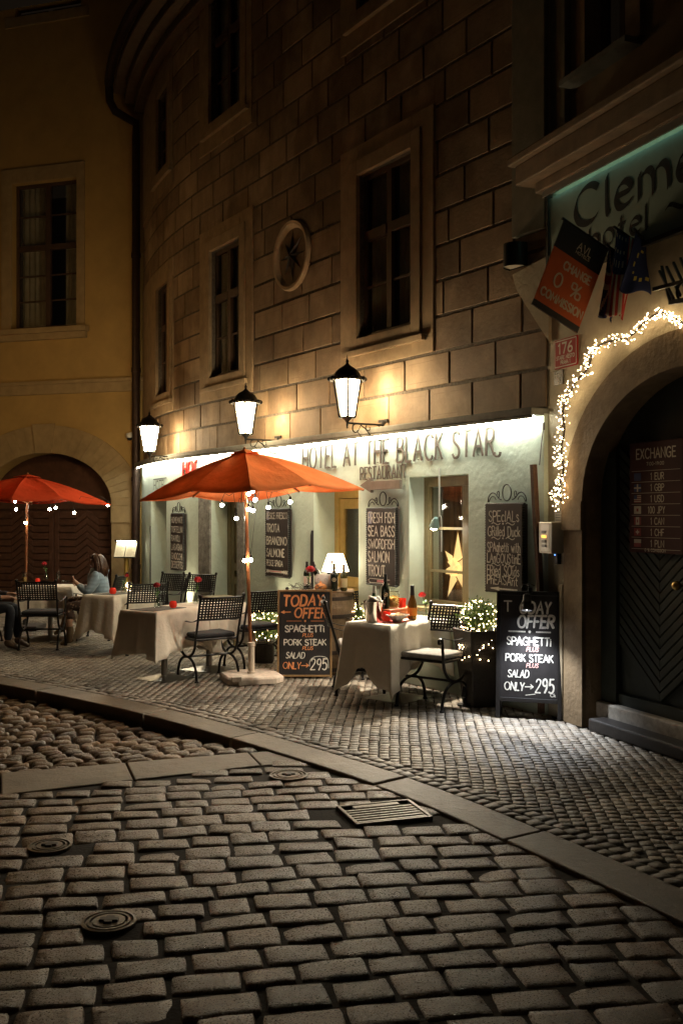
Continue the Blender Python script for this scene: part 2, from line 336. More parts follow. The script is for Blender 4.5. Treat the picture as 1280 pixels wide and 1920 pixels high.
# ------------------------------------------------------------------ shared materials
def stone_block_mat(name, c1, c2, line=True):
    m = bpy.data.materials.new(name); m.use_nodes = True; MATS[name] = m
    nt = m.node_tree; n = nt.nodes; l = nt.links; b = n['Principled BSDF']; b.inputs['Roughness'].default_value = .75
    tc = n.new('ShaderNodeTexCoord')
    at = n.new('ShaderNodeAttribute'); at.attribute_name = 'rnd'
    nz = n.new('ShaderNodeTexNoise'); nz.inputs['Scale'].default_value = 2.2; nz.inputs['Detail'].default_value = 9; nz.inputs['Roughness'].default_value = .7
    l.new(tc.outputs['Object'], nz.inputs['Vector'])
    ad = n.new('ShaderNodeMath'); ad.operation = 'MULTIPLY_ADD'; ad.inputs[1].default_value = .55
    sb = n.new('ShaderNodeMath'); sb.operation = 'MULTIPLY_ADD'; sb.inputs[1].default_value = 1.5; sb.inputs[2].default_value = -.5
    l.new(nz.outputs[0], sb.inputs[0]); l.new(at.outputs['Fac'], ad.inputs[0]); l.new(sb.outputs[0], ad.inputs[2])
    mx = n.new('ShaderNodeMixRGB'); mx.inputs[1].default_value = (*c1, 1); mx.inputs[2].default_value = (*c2, 1); l.new(ad.outputs[0], mx.inputs[0])
    last = mx.outputs[0]
    # water stains
    ms = n.new('ShaderNodeTexNoise'); ms.inputs['Scale'].default_value = .9; ms.inputs['Detail'].default_value = 4
    l.new(tc.outputs['Object'], ms.inputs['Vector'])
    rs = n.new('ShaderNodeValToRGB'); rs.color_ramp.elements[0].position = .46; rs.color_ramp.elements[0].color = (1, 1, 1, 1)
    rs.color_ramp.elements[1].position = .54; rs.color_ramp.elements[1].color = (.55, .49, .42, 1); l.new(ms.outputs[0], rs.inputs[0])
    mm = n.new('ShaderNodeMixRGB'); mm.blend_type = 'MULTIPLY'; mm.inputs[0].default_value = .8; l.new(last, mm.inputs[1]); l.new(rs.outputs[0], mm.inputs[2]); last = mm.outputs[0]
    mp = n.new('ShaderNodeMapping'); mp.inputs['Scale'].default_value = (2.2, 2.2, .5); l.new(tc.outputs['Object'], mp.inputs[0])
    st = n.new('ShaderNodeTexNoise'); st.inputs['Scale'].default_value = 1.6; st.inputs['Detail'].default_value = 5; l.new(mp.outputs[0], st.inputs['Vector'])
    sr_ = n.new('ShaderNodeMapRange'); sr_.inputs[1].default_value = .38; sr_.inputs[2].default_value = .62; sr_.inputs[3].default_value = .62; sr_.inputs[4].default_value = 1.12; l.new(st.outputs[0], sr_.inputs[0])
    ms2 = n.new('ShaderNodeMixRGB'); ms2.blend_type = 'MULTIPLY'; ms2.inputs[0].default_value = .45; l.new(last, ms2.inputs[1]); l.new(sr_.outputs[0], ms2.inputs[2]); last = ms2.outputs[0]
    if line:   # the incised frame drawn inside every block
        def A(nm): q = n.new('ShaderNodeAttribute'); q.attribute_name = nm; return q.outputs['Fac']
        def Mt(op, a, bb, c=None):
            q = n.new('ShaderNodeMath'); q.operation = op
            for i, v in enumerate((a, bb, c)):
                if v is None: continue
                if isinstance(v, (int, float)): q.inputs[i].default_value = v
                else: l.new(v, q.inputs[i])
            return q.outputs[0]
        u, v, w, h = A('bu'), A('bv'), A('bw'), A('bh')
        du = Mt('MINIMUM', u, Mt('SUBTRACT', w, u)); dv = Mt('MINIMUM', v, Mt('SUBTRACT', h, v)); dd = Mt('MINIMUM', du, dv)
        wob = Mt('MULTIPLY_ADD', nz.outputs[0], .02, .045)
        e = Mt('LESS_THAN', Mt('ABSOLUTE', Mt('SUBTRACT', dd, wob), 0), .0035)
        dg = Mt('MULTIPLY', Mt('LESS_THAN', Mt('ABSOLUTE', Mt('SUBTRACT', du, dv), 0), .004), Mt('LESS_THAN', dd, wob))
        ln = Mt('MULTIPLY', Mt('MAXIMUM', e, dg), Mt('MULTIPLY', Mt('GREATER_THAN', nz.outputs[0], .45), .35))
        mz = n.new('ShaderNodeMixRGB'); mz.inputs[2].default_value = (.13, .085, .05, 1); l.new(ln, mz.inputs[0]); l.new(last, mz.inputs[1]); last = mz.outputs[0]
    l.new(last, b.inputs['Base Color'])
    bn = n.new('ShaderNodeTexNoise'); bn.inputs['Scale'].default_value = 30; bn.inputs['Detail'].default_value = 7; l.new(tc.outputs['Object'], bn.inputs['Vector'])
    bp = n.new('ShaderNodeBump'); bp.inputs['Strength'].default_value = .35; bp.inputs['Distance'].default_value = .012; l.new(bn.outputs[0], bp.inputs['Height']); l.new(bp.outputs[0], b.inputs['Normal'])
    return m
STONE = stone_block_mat('painted stone', (.15, .10, .06), (.45, .325, .20))
MORTAR = mat('mortar', (.10, .082, .062), .9, var=.5, scale=25, bump=.5, bscale=50)
TRIM = mat('stone trim', (.30, .215, .125), .8, var=.25, scale=5, bump=.3, bscale=45)
GREEN = mat('pale green plaster', (.49, .57, .49), .7, var=.10, scale=3, bump=.35, bscale=18, bdist=.02)
LEDGE = mat('grey ledge', (.17, .17, .15), .8, var=.25, bump=.3)
OLIVE = mat('olive painted wood', (.20, .165, .085), .45, var=.15, scale=12, bump=.15)
GREY_JAMB = mat('worn grey stone', (.22, .21, .185), .85, var=.45, scale=9, bump=.6, bscale=25, bdist=.02)
DARKWOOD = mat('dark window wood', (.075, .045, .028), .5, var=.2)
ROOM = mat('dark room', (.05, .035, .025), .9)
CURTAIN = mat('net curtain', (.72, .66, .54), .9, var=.25, scale=3)
BROWNCURT = mat('brown curtain', (.15, .09, .045), .9, var=.2, scale=8)
GLASS = pane_glass('window glass', (.75, .75, .72), .06, .04)
BLACK = mat('black painted metal', (.012, .011, .010), .38, metal=.3, var=.3, scale=30, bump=.08)
IRON = mat('wrought iron', (.022, .02, .018), .5, metal=.5, var=.3, scale=40, bump=.15)

def fbox(mb, t0, t1, z0, z1, n0, n1, mi=0):
    k = max(1, int(math.ceil((t1-t0)/.35))) if t1 > T1 else 1
    if k == 1:
        a, b = t0, t1; mb.hexa([fac(b, n1, z0), fac(a, n1, z0), fac(a, n0, z0), fac(b, n0, z0), fac(b, n1, z1), fac(a, n1, z1), fac(a, n0, z1), fac(b, n0, z1)], mi); return
    vs = []
    for i in range(k+1):
        a = t0+(t1-t0)*i/k; vs += [fac(a, n1, z0), fac(a, n0, z0), fac(a, n0, z1), fac(a, n1, z1)]
    fs = [(0, 1, 2, 3), tuple(4*k+j for j in (3, 2, 1, 0))]
    for i in range(k): fs += [(4*i+j, 4*i+4+j, 4*i+4+(j+1) % 4, 4*i+(j+1) % 4) for j in range(4)]
    mb.add(vs, fs, mi)
def rect_sub(R, holes):
    out = [R]
    for h in holes:
        nx = []
        for (a, b, c, d) in out:
            if h[1] <= a or h[0] >= b or h[3] <= c or h[2] >= d: nx.append((a, b, c, d)); continue
            if h[0] > a: nx.append((a, h[0], c, d))
            if h[1] < b: nx.append((h[1], b, c, d))
            x0, x1 = max(a, h[0]), min(b, h[1])
            if h[2] > c: nx.append((x0, x1, c, h[2]))
            if h[3] < d: nx.append((x0, x1, h[3], d))
        out = nx
    return out
def wallsheet(mb, rects, n):
    for (a, b, c, d) in rects:
        k = max(1, int(math.ceil((b-a)/.35))) if b > T1 else 1
        for i in range(k):
            p = a+(b-a)*i/k; q = a+(b-a)*(i+1)/k
            mb.add([fac(q, n, c), fac(p, n, c), fac(p, n, d), fac(q, n, d)], [(0, 1, 2, 3)])
def reveal(mb, t0, t1, z0, z1, n0, n1, bottom=True):
    def q(a, b): mb.add([fac(a[0], n0, a[1]), fac(b[0], n0, b[1]), fac(b[0], n1, b[1]), fac(a[0], n1, a[1])], [(0, 1, 2, 3)])
    q((t0, z0), (t0, z1)); q((t1, z1), (t1, z0)); q((t0, z1), (t1, z1))
    if bottom: q((t1, z0), (t0, z0))

ZF = 2.635            # top of the green ground floor
ZE = 9.42            # eaves
# ------------------------------------------------------------------ the stone-faced hotel building
HB = thing('hotel_building', 'old brown stone-block building with pale green ground floor and a star medallion', 'building', fac(TC, 0, 0))
T3a, T3b = ft(318), ft(297)
WIN1 = [(.13, 1.14, 3.73, 5.56), (4.05, 5.0, 3.73, 5.56), (T3a, T3b, 3.73, 5.5)]
WIN2 = [(.13, 1.14, 7.42, 9.3), (4.02, 5.02, 7.42, 9.3), (T3a, T3b, 7.42, 8.7)]
TEND = TL+.25; ZW = 11.0
sur = [(a-.36, b+.36, c-.33, d+.34) for a, b, c, d in WIN1]+[(a-.3, b+.36, c-.4, min(ZW, d+.34)) for a, b, c, d in WIN2]
sur[2] = (T3a-.25, TEND, 3.40, 5.85); sur[5] = (T3a-.22, TEND, 7.02, 9.0)
MED = (2.63, 4.99, .44)
mb = MB(); wallsheet(mb, rect_sub((TC, TEND, ZF-.3, ZW), WIN1+WIN2), 0)
for w in WIN1+WIN2: reveal(mb, *w, 0, -.16)
mb.build('wall', MORTAR, HB, world=True)
# stone blocks
vs = []; fs = []; at = {k: [] for k in ('rnd', 'bu', 'bv', 'bw', 'bh')}; vs2 = []; fs2 = []; at2 = {k: [] for k in at}
z = ZF+.048; row = 0; holes = sur+[(-1.40, TC-.5, 4.25, 20.)]
holes = sur+[(TC-.6, -1.38, 4.25, 20.)]
hs_ = [.355, .345, .36, .35]
while z < ZW:
    hh = hs_[row % 4]; t = TC+(.0 if row % 2 else -.36)
    while t < TEND:
        Lb = random.uniform(.66, .78); a0, b0 = max(t, TC), min(t+Lb, TEND); t += Lb
        if b0-a0 < .05: continue
        g = .014; r_ = random.random()
        for (a, b, c, d) in rect_sub((a0+g, b0-g, z+.016, z+hh-.016), holes):
            if b-a < .03 or d-c < .03: continue
            # blocks cut to the round medallion: thin strips, each ending on the circle
            cut = abs((a+b)/2-MED[0]) < MED[2]+.5 and c < MED[1]+MED[2] and d > MED[1]-MED[2]
            pcs = [(a, b, c, d, 1)]; no = .012+random.uniform(-.003, .003)
            if cut:
                pcs = []; K_ = 14
                for i in range(K_):
                    c2, d2_ = c+(d-c)*i/K_, c+(d-c)*(i+1)/K_; zm_ = (c2+d2_)/2-MED[1]; w_ = math.sqrt(max(0, (MED[2]-.012)**2-zm_**2))
                    for (p, q, r0, u0) in (rect_sub((a, b, c2, d2_), [(MED[0]-w_, MED[0]+w_, c2-1, d2_+1)]) if w_ > 0 else [(a, b, c2, d2_)]): pcs.append((p, q, r0, u0, 0))
            for (p0, q0, c2, d2_, full) in pcs:
                k = 3 if q0 > T1 and q0-p0 > .3 else 1; V_, F_, A4_ = (vs, fs, at) if full else (vs2, fs2, at2)
                for i in range(k):
                    p = p0+(q0-p0)*i/k; q = p0+(q0-p0)*(i+1)/k; v0 = len(V_)
                    for nn in (no, -.005):
                        for (tt, zz) in ((q, c2), (p, c2), (p, d2_), (q, d2_)):
                            V_.append(tuple(fac(tt, nn, zz)))
                            A4_['rnd'].append(r_); A4_['bu'].append(tt-a); A4_['bv'].append(zz-c); A4_['bw'].append(b-a); A4_['bh'].append(d-c)
                    F_ += [(v0, v0+1, v0+2, v0+3)]+[(v0+j, v0+4+j, v0+4+(j+1) % 4, v0+(j+1) % 4) for j in (range(4) if full else (1, 3))]
    z += hh; row += 1
me = bpy.data.meshes.new('stone_blocks'); me.from_pydata(vs, [], fs); me.materials.append(STONE)
for k, v in at.items():
    A_ = me.attributes.new(k, 'FLOAT', 'POINT'); A_.data.foreach_set('value', v)
link('stone_blocks', me, HB, world=True, bevel=.004, seg=1)
me = bpy.data.meshes.new('cut_stone_blocks'); me.from_pydata(vs2, [], fs2); me.materials.append(STONE)
for k, v in at2.items():
    A_ = me.attributes.new(k, 'FLOAT', 'POINT'); A_.data.foreach_set('value', v)
link('cut_stone_blocks', me, HB, world=True)
# window surrounds
def surround(t0, t1, z0, z1, s, below=.33, above=.34, open_left=False):
    mb = MB(); a, b, c, d = s
    d = z1+above
    for (p, q, r, u) in rect_sub((a, b, c, d), [(t0, t1, z0, z1)]): fbox(mb, p, q, r, u, -.004, .03)
    o = .16
    for (p, q, r, u) in rect_sub((max(a+.02, t0-o), min(b-.02, t1+o), z0-.13, z1+.17), [(t0-.002, t1+.002, z0-.002, z1+.002)]): fbox(mb, p, q, r, u, .03, .05)
    return mb
def upper_window(w, s, name='window', lit=False, nap=2):
    t0, t1, z0, z1 = w
    sm = surround(t0, t1, z0, z1, s)
    fbox(sm, max(s[0], t0-.24), min(s[1], t1+.24), z0-.20, z0-.135, .03, .085)
    sm.build('window_surround', TRIM, HB, world=True, bevel=.006)
    nb = -.055; mb = MB(); f = .055; tm = (t0+t1)/2; zt = z0+(z1-z0)*.62
    fbox(mb, t0, t0+f, z0, z1, nb-.05, nb); fbox(mb, t1-f, t1, z0, z1, nb-.05, nb)
    fbox(mb, t0+f, t1-f, z1-f, z1, nb-.05, nb); fbox(mb, t0+f, t1-f, z0, z0+f, nb-.05, nb)
    fbox(mb, tm-.045, tm+.045, z0+f, z1-f, nb-.05, nb+.012); fbox(mb, t0+f, tm-.045, zt-.05, zt+.06, nb-.05, nb+.02); fbox(mb, tm+.045, t1-f, zt-.05, zt+.06, nb-.05, nb+.02)
    zm = z0+(zt-z0)*.5
    for p, q in ((t0+f, tm-.045), (tm+.045, t1-f)): fbox(mb, p, q, zm-.014, zm+.014, nb-.04, nb-.008)
    fr = mb.build('window', DARKWOOD, HB, world=True, bevel=.004)
    for p, q in ((t0+f, tm-.045), (tm+.045, t1-f)):
        for r, u in ((z0+f, zm-.014), (zm+.014, zt-.05), (zt+.06, z1-f)):
            g = MB(); fbox(g, p, q, r, u, nb-.032, nb-.026); g.build('pane', GLASS, fr, world=True)
    c = MB()
    for p, q in ((t0+.02, t0+(t1-t0)*.46), (t1-(t1-t0)*.42, t1-.02)):
        N = 14
        for i in range(N):
            a = p+(q-p)*i/N; b = p+(q-p)*(i+1)/N; na = nb-.085-.018*math.sin(i*1.9); nb2 = nb-.085-.018*math.sin((i+1)*1.9)
            c.add([fac(a, na, z0), fac(b, nb2, z0), fac(b, nb2, z1), fac(a, na, z1)], [(0, 1, 2, 3)])
    c.build('curtain', CURTAIN, fr, world=True, smooth=True)
    r = MB(); n9 = -1.2
    for (p, q) in (((t0-.3, n9), (t1+.3, n9)), ((t0-.3, -.24), (t0-.3, n9)), ((t1+.3, -.24), (t1+.3, n9))):
        r.add([fac(p[0], p[1], z0-.1), fac(q[0], q[1], z0-.1), fac(q[0], q[1], z1+.1), fac(p[0], p[1], z1+.1)], [(0, 1, 2, 3)])
    r.add([fac(t0-.3, -.22, z1+.1), fac(t1+.3, -.22, z1+.1), fac(t1+.3, n9, z1+.1), fac(t0-.3, n9, z1+.1)], [(0, 1, 2, 3)])
    r.add([fac(t0-.3, -.22, z0-.1), fac(t1+.3, -.22, z0-.1), fac(t1+.3, n9, z0-.1), fac(t0-.3, n9, z0-.1)], [(0, 1, 2, 3)])
    r.build('room', ROOM, fr, world=True)
for w, s in zip(WIN1+WIN2, sur): upper_window(w, s)
# medallion with the eight-pointed star
m = MB(); tm, zm, rm = MED; pts = []
ring = [(.0, .0), (.03, .02), (.05, .055), (.085, .06), (.10, .03), (.10, -.002)]
N = 48
vs = []; fs = []
for i in range(N):
    g = 2*PI*i/N
    for (dr, dn) in ring:
        r = rm-.10+dr; vs.append(fac(tm-r*math.cos(g), dn+.004, zm+r*math.sin(g)))
K = len(ring)
for i in range(N):
    for k in range(K-1): fs.append((i*K+k, i*K+k+1, ((i+1) % N)*K+k+1, ((i+1) % N)*K+k))
mm = MB(); mm.add(vs, fs); MEDO = mm.build('medallion', mat('pale ring stone', (.46, .34, .21), .7, var=.2, bump=.2), HB, smooth=True, sharp=40, world=True)
mm = MB(); mm.add([fac(tm-(rm-.09)*math.cos(2*PI*i/N), .006, zm+(rm-.09)*math.sin(2*PI*i/N)) for i in range(N)], [tuple(range(N))])
mm.build('medallion_field', mat('medallion field', (.19, .135, .085), .8, var=.3), MEDO, world=True)
mm = MB()
for k in range(8):
    g = PI/2+k*PI/4; R_ = (rm-.11) if k % 2 == 0 else (rm-.15); q = .05
    c = fac(tm, .07, zm); tip = fac(tm-R_*math.cos(g), .010, zm+R_*math.sin(g))
    l_ = fac(tm-q*math.cos(g+PI/8), .010, zm+q*math.sin(g+PI/8)); r_ = fac(tm-q*math.cos(g-PI/8), .010, zm+q*math.sin(g-PI/8))
    mm.add([c, tip, l_, r_], [(0, 2, 1), (0, 1, 3)])
mm.build('star', mat('black star paint', (.03, .025, .02), .5), MEDO, world=True)
# pilaster strip, eaves with gutter
mb = MB(); fbox(mb, TC, -1.40, 4.26, ZW, -.004, .045); mb.build('pilaster', mat('grey green trim', (.2, .19, .14), .8, var=.2, bump=.2), HB, world=True, bevel=.008)
mb = MB()
for i, (z0, z1, n1) in enumerate(((ZE-.25, ZE-.10, .18), (ZE-.10, ZE+.06, .36), (ZE+.06, ZE+.2, .55))):
    fbox(mb, 3.0, TEND, z0, z1-.001, -.003, n1)
mb.build('cornice', mat('cornice stone', (.10, .066, .04), .85, var=.25, bump=.3), HB, world=True, bevel=.02)
gp = [fac(3.0+(TEND-.1-3.0)*i/24, .64, ZE+.22-.02*i/24) for i in range(25)]
mb = MB(); mb.tube(gp, .085, 10); gut = mb.build('gutter', mat('dark sheet copper', (.05, .03, .022), .5, metal=.5, var=.3), HB, smooth=True, world=True)
e1 = fac(TEND-.1, .64, ZE+.2); q1 = fac(TEND-.06, .62, ZE-.1); wl_ = Vector((*(EY+l3*.06+n3*.16), 0))
pp = [e1, q1, Vector((q1.x*.8+wl_.x*.2, q1.y*.8+wl_.y*.2, ZE-.28)), Vector((wl_.x, wl_.y, ZE-.5)), Vector((wl_.x, wl_.y, ZE-.8)), Vector((wl_.x, wl_.y, 4.)), Vector((wl_.x, wl_.y, .06))]
mb = MB(); mb.tube(pp, .075, 12)
for zz in (6.5, 4.4, 2.4, .8): mb.tube([Vector((wl_.x, wl_.y, zz-.04)), Vector((wl_.x, wl_.y, zz+.04))], .088, 12)
mb.build('downpipe', MATS['dark sheet copper'], HB, smooth=True, world=True)

# ---------------- ground floor: green plaster with openings
NG = .05
OP = dict(win=(ft(878, NG), ft(767, NG), .80, 2.14), niche=(ft(672, NG), ft(588, NG), .0, 2.08), door=(ft(447, NG), ft(396, NG), .0, 2.12), left=(ft(312, NG), ft(283, NG), .0, 2.12))
gh = list(OP.values())
mb = MB(); wallsheet(mb, rect_sub((TC, TEND, 0, ZF-.018), gh), NG)
for k, w in OP.items(): reveal(mb, *w, NG, -.34, bottom=(k == 'win'))
mb.add([fac(TC, NG, 0), fac(TC, -.1, 0), fac(TC, -.1, ZF), fac(TC, NG, ZF)], [(0, 1, 2, 3)])
mb.build('ground_floor_wall', GREEN, HB, world=True)
mb = MB(); fbox(mb, TC, TEND, ZF-.02, ZF+.048, -.004, .20); fbox(mb, TC, TEND, ZF-.048, ZF-.02, .172, .20)
mb.build('ledge', LEDGE, HB, world=True, bevel=.012)
def ochre(nm, c): return mat(nm, c, .4, var=.15, scale=10, bump=.12)
OCH = ochre('ochre painted wood', (.42, .28, .08))
# right window: two casements, three panes each
def casement_window(w, woodm, nb, rows, name='window', mid=True):
    t0, t1, z0, z1 = w; f = .07; mb = MB(); tm = (t0+t1)/2; dp = .06
    fbox(mb, t0, t0+f, z0, z1, nb-dp, nb); fbox(mb, t1-f, t1, z0, z1, nb-dp, nb); fbox(mb, t0+f, t1-f, z1-.1, z1, nb-dp, nb); fbox(mb, t0+f, t1-f, z0, z0+f, nb-dp, nb)
    if mid: fbox(mb, tm-.06, tm+.06, z0+f, z1-.1, nb-dp, nb+.02); cols = ((t0+f, tm-.06), (tm+.06, t1-f))
    else: cols = ((t0+f, t1-f),)
    g2 = .028
    for p, q in cols:
        fbox(mb, p, p+g2, z0+f, z1-.1, nb-dp+.01, nb-.012); fbox(mb, q-g2, q, z0+f, z1-.1, nb-dp+.01, nb-.012)
        for r in rows[1:-1]: fbox(mb, p+g2, q-g2, r-.014, r+.014, nb-.045, nb-.014)
    fr = mb.build(name, woodm, HB, world=True, bevel=.005)
    for p, q in cols:
        for r, u in zip(rows[:-1], rows[1:]):
            g = MB(); fbox(g, p+g2, q-g2, r+.01, u-.01, nb-.036, nb-.030); g.build('pane', GLASS, fr, world=True)
    return fr
w = OP['win']; fr = casement_window((w[0]-.47, w[1], w[2], w[3]), OLIVE, -.14, [w[2]+.07, 1.17, 1.61, w[3]-.1])
mb = MB(); fbox(mb, w[0], w[1], w[2]-.03, w[2]+.015, -.14, .10); mb.build('window_sill', OLIVE, fr, world=True, bevel=.008)
mb = MB(); N = 60
for (p, q, c) in ((w[0]+.42, w[1]+.25, 0), (w[0]-.6, w[0]-.25, 0)):
    for i in range(N):
        a = p+(q-p)*i/N; b = p+(q-p)*(i+1)/N; f_ = lambda k: -.42+.035*math.sin(k*.9)+.015*math.sin(k*2.3)
        mb.add([fac(a, f_(i), w[2]-.1), fac(b, f_(i+1), w[2]-.1), fac(b, f_(i+1), 2.2), fac(a, f_(i), 2.2)], [(0, 1, 2, 3)])
mb.build('curtain', BROWNCURT, fr, smooth=True, world=True)
def room(parent, t0, t1, z0, z1, dpt, m_):
    r = MB(); n0 = -.345
    r.add([fac(t0, dpt, z0), fac(t1, dpt, z0), fac(t1, dpt, z1), fac(t0, dpt, z1)], [(0, 1, 2, 3)])
    for t in (t0, t1): r.add([fac(t, n0, z0), fac(t, dpt, z0), fac(t, dpt, z1), fac(t, n0, z1)], [(0, 1, 2, 3)])
    for z in (z0, z1): r.add([fac(t0, n0, z), fac(t1, n0, z), fac(t1, dpt, z), fac(t0, dpt, z)], [(0, 1, 2, 3)])
    r.build('room', m_, parent, world=True)
room(fr, w[0]-.7, w[1]+.4, .3, 2.4, -2.2, mat('brown room', (.20, .12, .07), .9, var=.2, scale=3))
# niche: glazed ochre door, cleaner splay on the left
def panel_door(w, woodm, nb, leaf_t, glass_z, name='door'):
    t0, t1, z0, z1 = w; mb = MB(); f = .09
    fbox(mb, t0, t0+f, 0.02, z1, nb-.08, nb); fbox(mb, t1-f, t1, .02, z1, nb-.08, nb); fbox(mb, t0+f, t1-f, z1-.12, z1, nb-.08, nb)
    a, b = t0+f+.004, t1-f-.004; L = MB()
    st = .085
    fbox(L, a, a+st, .02, z1-.125, nb-.075, nb-.02); fbox(L, b-st, b, .02, z1-.125, nb-.075, nb-.02)
    zs = [.02]+glass_z+[z1-.125]
    for z in zs: zc = min(max(z, .09), z1-.19); fbox(L, a+st, b-st, zc-.06, zc+.06, nb-.075, nb-.02)
    fr = mb.build(name, woodm, HB, world=True, bevel=.006); lf = L.build('door_leaf', woodm, fr, world=True, bevel=.006)
    return fr, (a+st, b-st)
w = OP['niche']; wn_ = (w[0], ft(634, -.30), 0, 2.04)
fr, (a, b) = panel_door((w[0]+.005, w[1]-.005, 0, 2.07), OCH, -.24, 0, [.95])
g = MB(); fbox(g, a, b, 1.0, 1.90, -.290, -.284); g.build('pane', GLASS, fr, world=True)
g = MB(); fbox(g, a, b, .10, .90, -.295, -.275); fbox(g, a+.06, b-.06, .2, .8, -.275, -.262); g.build('door_panel', OCH, fr, world=True, bevel=.008)
room(fr, w[0]-.3, w[1]+.2, 0, 2.3, -1.8, mat('ochre room', (.35, .22, .08), .9))
# olive panelled house door with grey stone jambs
w = OP['door']
mb = MB(); fbox(mb, w[1]-.005, w[1]+.40, 0, 2.3, NG-.01, NG+.03); fbox(mb, w[0]-.22, w[0]+.004, 0, 2.3, NG-.01, NG+.03)
mb.build('door_jamb', GREY_JAMB, HB, world=True, bevel=.02)
fr, (a, b) = panel_door((w[0]+.004, w[1]-.004, 0, 2.1), OLIVE, -.20, 0, [.38, .80, 1.0])
g = MB()
for r, u in ((.14, .32), (.44, .74), (1.06, 1.85)):
    fbox(g, a, b, r-.03, u+.03, -.262, -.245); fbox(g, a+.05, b-.05, r+.03, u-.03, -.245, -.225)
g.build('door_panel', OLIVE, fr, world=True, bevel=.012)
g = MB(); tmid = (a+b)/2; fbox(g, tmid-.085, tmid+.085, 1.44, 1.72, -.223, -.220); g.build('paper_notice', mat('notice paper', (.7, .68, .6), .8, var=.1, scale=30), fr, world=True)
mb = MB(); mb.ball(fac(a-.02, -.17, 1.0), .028); mb.build('door_knob', mat('brass', (.5, .33, .1), .3, metal=1), fr, smooth=True, world=True)
# the dark entry on the far left
w = OP['left']; mb = MB(); fbox(mb, w[0]+.004, w[1]-.004, .02, 2.1, -.30, -.22); fbox(mb, w[0]+.12, w[1]-.12, .2, .95, -.22, -.2); fbox(mb, w[0]+.12, w[1]-.12, 1.1, 1.95, -.22, -.2)
mb.build('side_door', mat('dark olive wood', (.09, .08, .045), .5, var=.2), HB, world=True, bevel=.01)
# corner guards of the openings
for k in ('left', 'niche', 'win'):
    t = OP[k][1]; mb = MB()
    poly = [(t+.002, .35), (t+.062, .35), (t+.062, 1.50), (t+.04, 1.56), (t+.002, 1.56)]
    n = len(poly); vs = [fac(p, NG+.001, z) for p, z in poly]+[fac(p, NG+.012, z) for p, z in poly]
    mb.add(vs, [tuple(range(n)), tuple(range(n, 2*n))]+[(i, (i+1) % n, (i+1) % n+n, i+n) for i in range(n)])
    if k != 'win': mb.build('corner_guard', mat('lead grey metal', (.05, .05, .055), .55, metal=.4), HB, world=True)
# house-number tablet beside the house door
mb = MB(); t = ft(462, NG); fbox(mb, t-.09, t+.09, 1.0, 1.45, NG+.001, NG+.015); mb.build('wall_tablet', mat('tablet', (.25, .26, .2), .5), HB, world=True, bevel=.004)
# ------------------------------------------------------------------ the yellow building with the arched gate
YB = thing('yellow_building', 'ochre plastered building with an arched brown gate and one tall dark window', 'building', yb(0, 0, 0))
YEL = mat('ochre plaster', (.44, .29, .10), .85, var=.12, scale=2.0, bump=.25, bscale=25)
YTR = mat('sand stone trim', (.36, .26, .13), .8, var=.18, scale=5, bump=.25)
def ybox(mb, s0, s1, z0, z1, n0, n1, mi=0):
    mb.hexa([yb(s1, n1, z0), yb(s0, n1, z0), yb(s0, n0, z0), yb(s1, n0, z0), yb(s1, n1, z1), yb(s0, n1, z1), yb(s0, n0, z1), yb(s1, n0, z1)], mi)
sR, _ = ypx(210, 900); sC, zap = ypx(84, 849); zsp = ypx(210, 948)[1]; sL = 2*sC-sR; ra = sL-sC; rbv = zap-zsp
def yarch(k, N=28, da=0., db=0.): g = PI*k/N; return sC-(ra+da)*math.cos(g), zsp+(rbv+db)*math.sin(g)
w0, w1 = ypx(145, 470)[0], ypx(23, 470)[0]; wz0, wz1 = ypx(85, 614)[1], ypx(85, 338)[1]
v0, v1 = ypx(152, 20)[0], ypx(28, 20)[0]; vz0 = ypx(90, 22)[1]
SW = 9.0; ZT = 11.5; mb = MB()
def yr(a, b, c, d): mb.add([yb(b, 0, c), yb(a, 0, c), yb(a, 0, d), yb(b, 0, d)], [(0, 1, 2, 3)])
ztop = zap+.02
for r in rect_sub((-.1, SW, ztop, ZT), [(w0, w1, wz0, wz1), (v0, v1, vz0, ZT+1)]): yr(*r)
yr(-.1, sR, 0, ztop); yr(sL, SW, 0, ztop)
N = 28
for k in range(N):
    a, b = yarch(k), yarch(k+1)
    mb.add([yb(b[0], 0, b[1]), yb(a[0], 0, a[1]), yb(a[0], 0, ztop), yb(b[0], 0, ztop)], [(0, 1, 2, 3)])
    mb.add([yb(a[0], 0, a[1]), yb(b[0], 0, b[1]), yb(b[0], -.4, b[1]), yb(a[0], -.4, a[1])], [(0, 1, 2, 3)])
for s in (sR, sL): mb.add([yb(s, 0, 0), yb(s, 0, zsp), yb(s, -.4, zsp), yb(s, -.4, 0)], [(0, 1, 2, 3)])
for (a, b, c, d) in ((w0, w1, wz0, wz1), (v0, v1, vz0, ZT)):
    for q in (((a, c), (a, d)), ((b, c), (b, d)), ((a, d), (b, d)), ((a, c), (b, c))):
        mb.add([yb(q[0][0], 0, q[0][1]), yb(q[1][0], 0, q[1][1]), yb(q[1][0], -.2, q[1][1]), yb(q[0][0], -.2, q[0][1])], [(0, 1, 2, 3)])
mb.build('wall', YEL, YB, world=True)
